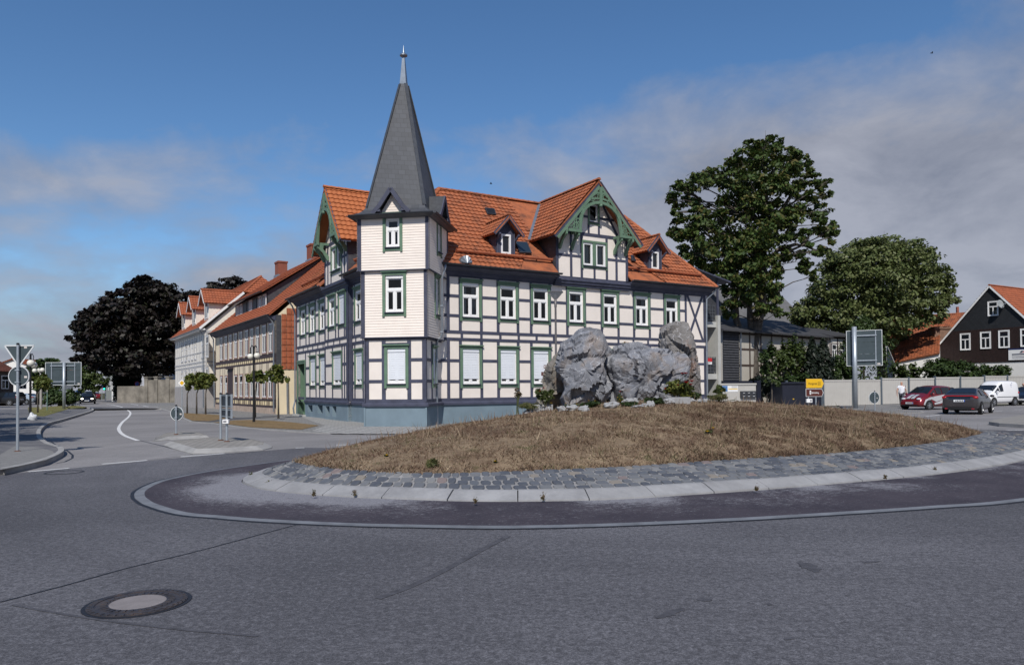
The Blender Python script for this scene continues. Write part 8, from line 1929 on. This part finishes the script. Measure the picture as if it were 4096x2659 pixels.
# ================================================================== BOULDERS, STONES AND PLANTS ON THE MOUND
krk = crop(2100, 1250, 800/2380)
def MH(x, y):
    """first hit of a photo ray with the mound"""
    d = ray(x, y); t = 9.0/d.y
    while t*d.y < 26:
        p = CAM_P+d*t
        if p.z <= mound_z(p.x, p.y): return p
        t += .03/d.y
    p = AT(x, y, 18.15); return Vector((p.x, p.y, mound_z(p.x, p.y)))
def rock_mat(name, base, brown, vein=.9, brownness=.4):
    t = NT(name); v = t.coord(); n = t.noise(v, 1.6, 7, .65); n2 = t.noise(v, 9, 6, .7); c = t.ramp(n, [(.3, tuple(x*.72 for x in base)), (.5, base), (.72, tuple(x*1.22 for x in base))])
    c = t.mix(t.math('MULTIPLY', n2, .45), c, tuple(x*.62 for x in base))
    bm_ = t.ramp(t.noise(v, 1.15, 4, .6, .6), [(.52, 0), (.64, min(1, brownness*1.5))]); c = t.mix(bm_, c, brown)
    wv = t.new('ShaderNodeTexNoise'); wv.inputs['Scale'].default_value = 2.4; wv.inputs['Detail'].default_value = 4; t.link(v, wv.inputs['Vector'])
    tot = None
    for sc, th, off in ((1.3, .010, 0), (3.2, .017, 4), (7.0, .024, 9)):
        ma = t.new('ShaderNodeVectorMath'); ma.operation = 'MULTIPLY_ADD'; t.link(wv.outputs['Color'], ma.inputs[0]); ma.inputs[1].default_value = (.55/sc**.5, .55/sc**.5, .55/sc**.5); t.link(v, ma.inputs[2])
        vo = t.new('ShaderNodeTexVoronoi'); vo.feature = 'DISTANCE_TO_EDGE'; vo.inputs['Scale'].default_value = sc; t.link(ma.outputs[0], vo.inputs['Vector'])
        l_ = t.math('LESS_THAN', vo.outputs['Distance'], th); msk = t.ramp(t.noise(v, 3.1+sc*.7, 3, .6), [(.46, 0), (.60, 1)]); l_ = t.math('MULTIPLY', l_, msk)
        tot = l_ if tot is None else t.math('MAXIMUM', tot, l_)
    c = t.mix(t.math('MULTIPLY', tot, vein*.62), c, (.50, .50, .52)); t.color(c); t.set(.8, 0, .3)
    t.bump(t.math('ADD', t.noise(v, 5, 8, .7), t.math('MULTIPLY', n2, .6)), .42, .05); MAT[name] = t.m; return t.m
grey_rock = rock_mat('veined_grey_limestone', (.20, .207, .232), (.235, .185, .15)); warm_rock = rock_mat('brown_grey_limestone', (.195, .183, .176), (.20, .13, .10), .8, .9); brown_rock = rock_mat('weathered_brown_limestone', (.21, .19, .165), (.21, .16, .12), .5, .9)
def facet(p, sc, seed):
    d, pts = noise.voronoi(p*sc+Vector((seed, seed*1.7, -seed)), distance_metric='DISTANCE'); f = pts[0]; r = Vector((noise.cell(f*3.1+Vector((1, 2, 3))), noise.cell(f*5.3+Vector((7, 1, 9))), noise.cell(f*4.7+Vector((2, 8, 5)))))
    return (p*sc+Vector((seed, seed*1.7, -seed))-f).dot(r)/sc+noise.cell(f*2.3)*.10/sc
def outline_rock(name, label, out, Y, depth, mat, seed, amp=1.0, group=None, K=krk, NU=150, NV=64):
    P = [AT(*K(*p), Y) for p in out]; P2 = [(p.x, p.z) for p in P]; A = abs(sum(P2[i-1][0]*P2[i][1]-P2[i][0]*P2[i-1][1] for i in range(len(P2)))/2)
    cx = (min(p[0] for p in P2)+max(p[0] for p in P2))/2; cz = (min(p[1] for p in P2)+max(p[1] for p in P2))/2
    def R(phi):
        d = (cos(phi), sin(phi)); best = .2
        for i in range(len(P2)):
            (x1, z1), (x2, z2) = P2[i-1], P2[i]; ex, ez = x2-x1, z2-z1; den = d[0]*ez-d[1]*ex
            if abs(den) < 1e-9: continue
            t_ = ((x1-cx)*ez-(z1-cz)*ex)/den; u = ((x1-cx)*d[1]-(z1-cz)*d[0])/den
            if t_ > 0 and -1e-6 <= u <= 1+1e-6: best = max(best, t_)
        return best
    mb = MB(); mb.smooth = False; V = []
    Rs = [R(2*pi*i/NU) for i in range(NU)]
    for j in range(NV+1):
        th = -pi/2+pi*j/NV; ct, s_ = max(1e-4, cos(th))**.62, sin(th); s_ = (abs(s_)**.8)*(1 if s_ > 0 else -1)
        for i in range(NU):
            ph = 2*pi*i/NU; r = Rs[i]*ct; p = Vector((cx+cos(ph)*r, Y-s_*depth, cz+sin(ph)*r)); n = Vector((cos(ph)*ct, -s_, sin(ph)*ct)).normalized()
            k = .35+.65*abs(s_)
            dd = max(-.22, min(.15, facet(p, 1.25, seed)*.46))*k+max(-.09, min(.06, facet(p, 3.2, seed+3)*.38))*k+max(-.02, min(.02, facet(p, 9, seed+5)*.16))+noise.fractal(p*4+Vector((seed, 0, 0)), .9, 2.1, 5)*.011
            V.append(p+n*dd*amp)
    F = [(j*NU+i, j*NU+(i+1) % NU, (j+1)*NU+(i+1) % NU, (j+1)*NU+i) for j in range(NV) for i in range(NU)]
    mb.add(V, [f[::-1] for f in F]); o = mb.build(name, mat); recentre(o, (cx, Y, cz)); _tag(o, label, 'boulder', group); return o
gr_ = 'boulders on the roundabout mound'
outline_rock('boulder', 'rounded grey boulder with white veins, left end of the boulder group', [(470, 1180), (420, 1010), (470, 900), (360, 650), (400, 500), (430, 400), (480, 320), (570, 270), (620, 215), (740, 190), (870, 230), (905, 300), (930, 390), (940, 460), (900, 520), (940, 560), (960, 620), (1000, 830), (1000, 950), (960, 1050), (900, 1190)], 19.2, .95, grey_rock, 2.0, group=gr_)
outline_rock('boulder', 'grey block wedged behind the left boulder', [(860, 760), (850, 500), (880, 380), (930, 350), (1020, 430), (1030, 480), (1010, 600), (980, 760)], 19.75, .5, grey_rock, 21.0, .7, gr_, NU=90, NV=40)
outline_rock('boulder', 'brown weathered boulder leaning at the far left of the group', [(150, 1200), (130, 1060), (190, 900), (220, 760), (260, 620), (330, 540), (420, 440), (470, 520), (520, 760), (560, 1000), (570, 1200)], 19.75, .7, brown_rock, 5.0, group=gr_)
outline_rock('boulder', 'broad low grey boulder with white veins in the middle of the group', [(960, 1190), (950, 960), (950, 700), (930, 620), (960, 540), (1060, 500), (1060, 445), (1200, 395), (1330, 382), (1440, 395), (1500, 440), (1620, 455), (1720, 465), (1840, 515), (1895, 600), (1912, 680), (1880, 800), (1800, 940), (1760, 1190), (1400, 1210)], 19.45, .95, grey_rock, 8.0, group=gr_)
outline_rock('boulder', 'tall upright brownish slab at the right end of the boulder group', [(1640, 1150), (1600, 800), (1590, 450), (1600, 380), (1580, 290), (1590, 220), (1690, 145), (1800, 115), (1890, 105), (1940, 130), (1965, 240), (1985, 340), (1995, 480), (2025, 640), (2065, 800), (2085, 930), (2110, 1150)], 20.3, .55, warm_rock, 13.0, .85, gr_)
# loose stones and dressed blocks
stone_m = rock_mat('pale_loose_stone', (.34, .34, .345), (.28, .24, .20), .8, .4)
sp_ = [(40, 1150, 45, 22, 'pale loose stone, leftmost on the mound'), (215, 1148, 38, 26, 'pale pointed stone below the left dressed block'), (283, 1152, 30, 24, 'small pale stone right of the left dressed block'), (440, 1150, 52, 24, 'flat pale stone under the brown boulder'), (575, 1140, 60, 30, 'broken pale stone below the left boulder'), (700, 1146, 62, 24, 'long pale stone below the left boulder'), (1030, 1103, 80, 30, 'largest pale loose stone between left and middle boulders'), (1225, 1052, 60, 22, 'pale stone below the middle boulder'), (1312, 1052, 32, 24, 'small upright stone below the middle boulder'), (1425, 1104, 45, 18, 'flat pale stone left of the pointed one'), (1500, 1088, 36, 32, 'pointed pale stone in front of the dark juniper'), (1700, 1056, 68, 26, 'pale stone left of the right dressed block'), (1985, 1045, 34, 18, 'pale stone right of the right dressed block'), (2068, 1052, 30, 18, 'small pale stone at the right end of the rock bed'), (2140, 1050, 26, 22, 'rightmost small pale stone of the rock bed'), (1340, 1118, 60, 12, 'thin flat stone in the rock bed')]
for i, (x, y, rx, ry, lb_) in enumerate(sp_):
    p = MH(*krk(x, y+ry)); m = p.y/FPX*.336*1.15; mb = MB(); mb.ball((0, 0, 0), 1, 12)
    for v in mb.v:
        q = v+Vector((i*3.1, 0, 0)); v *= 1+facet(q, 1.1, i*1.3)*.55+facet(q, 2.6, i+2)*.4
    mb.v = [p+Vector((v.x*rx*m, v.y*rx*m*.8, v.z*ry*m*1.25+ry*m*.8)) for v in mb.v]; o = mb.build('loose_stone', stone_m); recentre(o); _tag(o, lb_, 'stone', 'loose stones round the boulders')
for x0, x1, y0, y1, lb_ in ((88, 330, 1092, 1165, 'left dressed granite block at the foot of the flowering bush'), (1700, 1955, 1005, 1085, 'right dressed granite block below the red rose bush')):
    p = MH(*krk((x0+x1)/2, y1)); q0, q1 = AT(*krk(x0, y1), p.y), AT(*krk(x1, y0), p.y+.12); mb = MB(); mb.box(q0.x, q1.x, p.y, p.y+.28, p.z-.15, q1.z); o = mb.build('granite_block', M('dressed_granite', (.30, .30, .305), .9, .15, 5, .5, 40), bevel=.012); recentre(o); _tag(o, lb_, 'granite block', 'dressed granite blocks')
# ---- plants
rose_leaf = leaf_mat('rose_leaf', [(.06, .085, .018), (.11, .13, .025), (.17, .17, .035), (.05, .07, .02)], .25); shrub_leaf = leaf_mat('garden_leaf', [(.04, .06, .018), (.07, .095, .03), (.12, .13, .05)], .2); jun_leaf = leaf_mat('juniper_leaf', [(.022, .040, .014), (.035, .06, .018), (.05, .08, .022)], .1); weed_leaf = leaf_mat('dry_weed', [(.10, .055, .03), (.14, .10, .05), (.08, .085, .03)], .2); tuft_leaf = leaf_mat('grass_tuft_leaf', [(.06, .085, .025), (.11, .12, .045), (.17, .15, .07)], .2)
bl = {'red': M('red_petal', (.42, .008, .015), .6, .15, 30), 'orange': M('orange_red_petal', (.55, .05, .02), .6, .15, 30), 'white': M('white_petal', (.72, .70, .60), .6, .1, 30), 'yellow': M('yellow_petal', (.75, .50, .02), .6, .1, 30)}
def plant(name, label, x, y, rx, ry, ybase, leafm, n, leaf, blooms=(), group=None, Y=None, up=.6, aspect=.6, stem=6, cat='plant', K=krk):
    p = MH(*K(x, ybase)) if Y is None else Vector((AT(*K(x, ybase), Y).x, Y, None or mound_z(AT(*K(x, ybase), Y).x, Y)))
    m = p.y/FPX*(K(1, 0)[0]-K(0, 0)[0]); root = thing(name, label, cat, tuple(p), 0, group); c = AT(*K(x, y), p.y)
    P = []; N = []
    for i in range(7):
        q = c+Vector((random.uniform(-.55, .55)*rx*m, random.uniform(-.5, .5)*rx*m, random.uniform(-.5, .5)*ry*m)); a, b_ = clump_points(q, (rx*m*.72, rx*m*.5, ry*m*.68), n//7, .3); P.append(a); N.append(b_)
    P = np.concatenate(P); P[:, 2] = np.maximum(P[:, 2], p.z+.01); leaves('foliage', P, leaf, leafm, root, np.concatenate(N)*.6, up, aspect)
    mb = MB()
    for i in range(stem): e = c+Vector((random.uniform(-.8, .8)*rx*m, random.uniform(-.5, .5)*rx*m, random.uniform(-.2, .9)*ry*m)); mb.tube([(p.x+random.uniform(-.05, .05), p.y, p.z-.03), (p.x*.5+e.x*.5, e.y, (p.z+e.z)/2+.03), e], [.008, .006, .003], 5)
    for bx, by, r, colr in blooms: q = AT(*K(bx, by), p.y-rx*m*1.05); mb.tube([(p.x*.6+q.x*.4, p.y, p.z+.02), (q.x, q.y+.02, (q.z+p.z)*.5), q], [.006, .005, .004], 5)
    mb.build('stems', shrub_leaf, root)
    for bx, by, r, colr in blooms:
        q = AT(*K(bx, by), p.y-rx*m*1.05); mb = MB(); mb.smooth = True; rr = r*m
        for k in range(3):
            for j in range(6): a_ = j*pi/3+k*.5; w_ = rr*1.7*(.95-.25*k); d = Vector((cos(a_), sin(a_), .15+.35*k)); s = Vector((-sin(a_), cos(a_), 0)); mb.add([q, q+d*w_*.7-s*w_*.45, q+d*w_*1.1, q+d*w_*.7+s*w_*.45], [(0, 1, 2, 3)])
        mb.ball(q, rr*.4, 5); mb.build('bloom', bl[colr], root)
    return root
plant('rose_bush', 'tall yellow green rose bush with dark red blooms in front of the right slab', 1850, 890, 140, 120, 1010, rose_leaf, 2200, .08, [(1872, 727, 17, 'red'), (1912, 725, 20, 'red'), (1920, 832, 23, 'red'), (1986, 818, 22, 'red'), (1972, 856, 18, 'red'), (1822, 862, 15, 'red'), (1666, 906, 13, 'orange')], stem=10)
plant('flowering_bush', 'bushy plant with white and red blooms at the left end of the boulders', 240, 990, 100, 90, 1090, shrub_leaf, 1900, .075, [(184, 985, 12, 'white'), (230, 1050, 13, 'white'), (290, 1003, 12, 'white'), (226, 897, 12, 'orange'), (187, 906, 10, 'orange'), (177, 935, 10, 'orange'), (310, 1076, 9, 'yellow')], stem=8)
for x, y, rx, ry, yb_, lb_ in ((1535, 1050, 90, 45, 1100, 'dark green juniper below the right side of the middle boulder'), (2020, 992, 62, 40, 1035, 'dark green juniper at the foot of the upright slab'), (790, 1090, 120, 42, 1130, 'dark green juniper below the left boulder'), (1240, 1085, 100, 26, 1118, 'low green cushion plant below the middle boulder')): plant('juniper', lb_, x, y, rx, ry, yb_, jun_leaf, 1900, .075, group='low junipers at the boulders', aspect=.3, stem=4)
plant('yellow_flowers', 'low plant with loose spray of small yellow flowers between the boulders', 1130, 1035, 45, 40, 1075, shrub_leaf, 260, .04, [(1100, 1010, 7, 'yellow'), (1125, 1030, 7, 'yellow'), (1150, 1005, 7, 'yellow'), (1165, 1040, 6, 'yellow'), (1135, 1052, 6, 'yellow')])
plant('poppy', 'single red poppy on thin stalk before the gap between the boulders', 1130, 1000, 20, 40, 1060, shrub_leaf, 60, .05, [(1130, 941, 12, 'orange')])
plant('yellow_flowers', 'yellow flowering tuft below the left boulder', 830, 1085, 60, 25, 1125, shrub_leaf, 240, .05, [(758, 1046, 8, 'yellow'), (832, 1050, 8, 'yellow'), (882, 1096, 9, 'yellow')])
plant('yellow_flowers', 'yellow flowering tuft below the brown boulder', 555, 1105, 70, 25, 1140, shrub_leaf, 240, .05, [(486, 1080, 9, 'yellow'), (526, 1116, 8, 'yellow'), (590, 1097, 8, 'yellow'), (616, 1088, 7, 'yellow'), (530, 1200, 6, 'yellow')])
plant('yellow_flowers', 'yellow flowers rising behind the middle boulder against the house', 1195, 380, 30, 35, 480, shrub_leaf, 90, .05, [(1186, 353, 9, 'yellow'), (1224, 358, 9, 'yellow'), (1168, 399, 8, 'yellow')], Y=20.6)
plant('thistle', 'dry spindly thistle standing alone left of the boulders', 572, 1425, 25, 45, 1478, weed_leaf, 160, .06, [], K=k4, stem=7)
kpm = crop(2780, 1500, 420/2380)
plant('sunflower_bush', 'leafy bush with orange blooms on the right flank in front of the posters', 560, 330, 110, 110, 440, shrub_leaf, 700, .08, [(600, 360, 16, 'yellow'), (500, 210, 9, 'yellow'), (690, 285, 9, 'yellow')], K=kpm, stem=8)
plant('grass_tuft', 'green grassy tuft at the right shoulder of the mound', 520, 490, 240, 55, 570, tuft_leaf, 1500, .10, [(228, 492, 8, 'yellow'), (905, 515, 10, 'yellow'), (935, 490, 9, 'yellow')], K=kpm, up=.1, aspect=.16)
plant('grass_tuft', 'green grassy tuft at the left shoulder of the boulders', 60, 1110, 130, 40, 1165, tuft_leaf, 900, .10, K=krk, up=.1, aspect=.16)
plant('grass_tuft', 'fresh green tuft low on the near side of the mound', 1225, 300, 45, 22, 322, tuft_leaf, 420, .12, K=crop(900, 1650, 1600/2380), up=.1, aspect=.16)
for i, (x, y) in enumerate(((545, 1010), (1385, 1030), (1400, 830))): pass
kc3 = crop(900, 1650, 1600/2380)
for i, (x, y, lb_) in enumerate(((962, 252, 'small yellow dandelion on the left flank of the mound'), (1608, 288, 'tiny yellow dandelion low in the middle of the mound'))): plant('dandelion', lb_, x, y+3, 10, 8, y+10, shrub_leaf, 40, .05, [(x, y, 6, 'yellow')], 'dandelions on the mound', K=kc3, stem=2)
kc4 = crop(2048, 1650, 2048/2380)
plant('dandelion', 'pair of yellow dandelions on the right half of the mound', 915, 85, 14, 8, 100, shrub_leaf, 60, .05, [(908, 87, 6, 'yellow'), (935, 71, 5, 'yellow')], 'dandelions on the mound', K=kc4, stem=2)
# weeds in the kerb joints
wd = [(258, 412, kc3, 'brown weed at the left turn of the roundabout kerb'), (155, 362, kc3, 'reddish weed at the far left of the roundabout kerb'), (528, 478, kc3, 'small weed in the second kerb joint from the left'), (772, 475, kc3, 'tallest reddish brown weed growing from the kerb'), (1490, 520, kc3, 'green and brown weed spilling from a kerb joint'), (1892, 500, kc3, 'green weed standing in a kerb joint near the middle'), (2303, 450, kc3, 'thin weed in the kerb joint right of the middle'), (1135, 345, kc4, 'yellowish weed lying over a kerb joint on the right'), (1425, 290, kc4, 'dark reddish weed on top of the right kerb'), (1735, 290, kc4, 'green weed in the right kerb joint'), (1965, 255, kc4, 'farthest weed along the right kerb')]
for x, y, K, lb_ in wd:
    q = G(*K(x, y+16), .06); root = thing('kerb_weed', lb_, 'weed', tuple(q), 0, 'weeds in the kerb joints'); n = 60
    P = np.array([[q.x, q.y, q.z]])+rng.normal(0, 1, (n, 3))*np.array([.014, .013, 0])+np.array([[0, 0, 1]])*np.abs(rng.normal(0, .035, n))[:, None]; leaves('foliage', P, .034, weed_leaf if random.random() < .65 else tuft_leaf, root, up=.1, aspect=.35)
    mb = MB(); [mb.tube([q, q+Vector((random.uniform(-.06, .06), random.uniform(-.04, .04), random.uniform(.04, .10)))], [.003, .0015], 4) for _ in range(5)]; mb.build('stems', MAT['dry_weed'], root)
# the parched grass itself: countless blades
n = 150000; th = rng.uniform(-pi, pi, n*2); rr = np.sqrt(rng.uniform(0, 1, n*2)); RT = np.array([Rth(a) for a in np.linspace(-pi, pi, 721)]); Rr = np.interp(th, np.linspace(-pi, pi, 721), RT); X = MC.x+np.cos(th)*rr*Rr*1.006; Yv = MC.y+np.sin(th)*rr*Rr*1.006
keep = (Yv < MC.y+1.6+rng.normal(0, .4, n*2)); keep &= ~((X > .2) & (X < 5.9) & (Yv > 17.55+.25*np.sin(X*3)) & (rng.uniform(0, 1, n*2) < .9)); X, Yv = X[keep][:n], Yv[keep][:n]; rr_ = rr[keep][:n]; n = len(X)
Z = np.array([mound_z(a, b) for a, b in zip(X, Yv)])
cl_ = np.array([noise.noise(Vector((a*1.3, b*1.3, 0))) for a, b in zip(X, Yv)])
hgt = rng.uniform(.015, .045, n)*(1+cl_*.9)*np.where(rr_ > .965, 1.3, 1); c2_ = np.array([noise.noise(Vector((a*4.2, b*4.2, 7))) for a, b in zip(X, Yv)]); hgt = np.clip(hgt*(1+1.5*np.maximum(0, c2_)), .012, .13)*np.where(c2_+cl_*.6 < -.38, .25, 1); tall = rng.uniform(0, 1, n) < .012; hgt = np.where(tall, rng.uniform(.10, .26, n), hgt); ang = rng.uniform(0, 2*pi, n); lean_ = rng.normal(0, 1.1, (n, 2)); lean_[tall] *= .3; wd_ = rng.uniform(.005, .012, n)
B0 = np.stack([X-np.cos(ang)*wd_, Yv-np.sin(ang)*wd_, Z-.01], 1); B1 = np.stack([X+np.cos(ang)*wd_, Yv+np.sin(ang)*wd_, Z-.01], 1); T = np.stack([X+lean_[:, 0]*hgt, Yv+lean_[:, 1]*hgt, Z+hgt], 1)
V = np.stack([B0, B1, T], 1).reshape(-1, 3); me = bpy.data.meshes.new('dry_grass'); me.vertices.add(3*n); me.vertices.foreach_set('co', V.astype(np.float32).ravel()); me.loops.add(3*n); me.loops.foreach_set('vertex_index', np.arange(3*n, dtype=np.int32)); me.polygons.add(n); me.polygons.foreach_set('loop_start', np.arange(0, 3*n, 3, dtype=np.int32))
t = NT('straw_blades'); r = island(t); v = t.coord(); c = t.ramp(r, [(0, (.12, .08, .054)), (.3, (.195, .137, .093)), (.62, (.28, .208, .142)), (.88, (.37, .29, .20)), (.95, (.07, .085, .03)), (1, (.055, .07, .028))]); c = t.mix(t.ramp(t.noise(v, 1.5, 6, .62), [(.44, 0), (.56, .8)]), c, (.13, .08, .057)); c = t.mix(t.ramp(t.noise(v, 2.6, 4), [(.66, 0), (.76, .75)]), c, (.05, .065, .02)); t.color(c); t.set(.9, 0, .15)
me.materials.append(t.m); me.update(calc_edges=True); o = bpy.data.objects.new('dry_grass', me); COL.objects.link(o); _tag(o, 'parched straw coloured grass covering the roundabout mound', 'grass', kind='stuff')
# two birds high in the sky
for (x, y, lb_) in ((3728, 213, 'tiny dark bird high in the sky over the linden'), (1964, 735, 'tiny dark bird in the sky above the long roof')):
    p = AT(x, y, 110); mb = MB(); mb.smooth = True; mb.ball(p, .10, 6, (1.8, .8, .8))
    for s in (1, -1): mb.add([p+Vector((.08, 0, .02)), p+Vector((-.08, 0, .02)), p+Vector((-.10, s*.22, .14)), p+Vector((-.02, s*.36, .06)), p+Vector((.06, s*.2, .14))], [(0, 1, 2, 4), (4, 2, 3)])
    mb.add([p+Vector((-.15, 0, 0)), p+Vector((-.30, .06, 0)), p+Vector((-.30, -.06, 0))], [(0, 1, 2)]); o = mb.build('bird', black); recentre(o, p); _tag(o, lb_, 'bird', 'birds in the sky')
# ================================================================== CAMERA, SUN, SKY
cam = bpy.data.cameras.new('camera'); cam.sensor_width = 36; cam.lens = 36*FPX/4096; cam.shift_y = SHIFT
cam.clip_start = .1; cam.clip_end = 2000
co = bpy.data.objects.new('camera', cam); COL.objects.link(co); co.location = CAM_P; co.rotation_euler = CAM_R.to_euler(); SC.camera = co
SUN_AZ = radians(-4); SUN_EL = radians(45)      # sun behind the camera, slightly to its left
sv = Vector((sin(SUN_AZ)*cos(SUN_EL), -cos(SUN_AZ)*cos(SUN_EL), sin(SUN_EL)))
sl = bpy.data.lights.new('sun', 'SUN'); sl.energy = 3.6; sl.angle = radians(.5); sl.color = (1, .95, .87)
so = bpy.data.objects.new('sun', sl); COL.objects.link(so); so.rotation_euler = sv.to_track_quat('Z', 'Y').to_euler(); so.location = (-10, -40, 60)
w = bpy.data.worlds.new('World'); SC.world = w; w.use_nodes = True
t = w.node_tree; n = t.nodes; l = t.links
bg = n['Background']
sky = n.new('ShaderNodeTexSky'); sky.sky_type = 'NISHITA'; sky.sun_disc = False
sky.sun_elevation = SUN_EL; sky.sun_rotation = atan2(sv.x, sv.y); sky.air_density = 1.0; sky.dust_density = .1; sky.ozone_density = 4.5; sky.altitude = 250
tc = n.new('ShaderNodeTexCoord'); sx = n.new('ShaderNodeSeparateXYZ'); l.new(tc.outputs['Generated'], sx.inputs[0])
def mt(op, a, b=0., c=False):
    x = n.new('ShaderNodeMath'); x.operation = op; x.use_clamp = c
    for s, v in ((x.inputs[0], a), (x.inputs[1], b)):
        if hasattr(v, 'is_output'): l.new(v, s)
        else: s.default_value = v
    return x.outputs[0]
CLO = (1.75, 1.95, 2.55); CHI = (3.35, 3.5, 4.1)
zz = mt('ADD', mt('MAXIMUM', sx.outputs[2], 0.0) , .34)
cb = n.new('ShaderNodeCombineXYZ'); l.new(mt('DIVIDE', sx.outputs[0], zz), cb.inputs[0]); l.new(mt('DIVIDE', sx.outputs[1], zz), cb.inputs[1])
def ns(scale, det, off, rough=.55):
    mp = n.new('ShaderNodeMapping'); mp.inputs['Location'].default_value = off; l.new(cb.outputs[0], mp.inputs[0])
    x = n.new('ShaderNodeTexNoise'); x.inputs['Scale'].default_value = scale; x.inputs['Detail'].default_value = det; x.inputs['Roughness'].default_value = rough
    x.inputs['Distortion'].default_value = .25
    l.new(mp.outputs[0], x.inputs['Vector']); return x.outputs['Fac']
def rmp(f, st):
    x = n.new('ShaderNodeValToRGB'); cr_ = x.color_ramp
    while len(cr_.elements) < len(st): cr_.elements.new(.5)
    for e, (p, c) in zip(cr_.elements, st): e.position = p; e.color = (c, c, c, 1) if isinstance(c, (int, float)) else (*c, 1)
    l.new(f, x.inputs[0]); return x.outputs[0]
big = ns(1.25, 8, (12.5, 3.3, 0), .52); wisp = ns(4.2, 7, (8.3, 2.2, 0), .6)
# a bank of grey cloud lies low and to the right, clear sky overhead and to the left
east = mt('MULTIPLY', sx.outputs[0], .28); low = mt("ADD", mt("MULTIPLY", sx.outputs[2], -1.35), .36)
dens = mt('ADD', mt('ADD', mt('ADD', big, mt('MULTIPLY', mt('SUBTRACT', wisp, .5), .30)), east), low)
cov = rmp(dens, [(.34, 0), (.45, .55), (.57, .95)])
shade = rmp(mt('ADD', mt('MULTIPLY', wisp, .6), mt('MULTIPLY', big, .4)), [(.35, CLO), (.6, CHI)])
hs = n.new('ShaderNodeHueSaturation'); hs.inputs['Saturation'].default_value = 1.12; hs.inputs['Value'].default_value = 1.0; l.new(sky.outputs[0], hs.inputs['Color'])
mx = n.new('ShaderNodeMix'); mx.data_type = 'RGBA'; l.new(cov, mx.inputs[0]); l.new(hs.outputs[0], mx.inputs[6]); l.new(shade, mx.inputs[7])
l.new(mx.outputs[2], bg.inputs[0]); bg.inputs[1].default_value = .10
SC.view_settings.view_transform = 'Standard'; SC.view_settings.look = 'None'; SC.view_settings.exposure = 0.2; SC.view_settings.gamma = 1
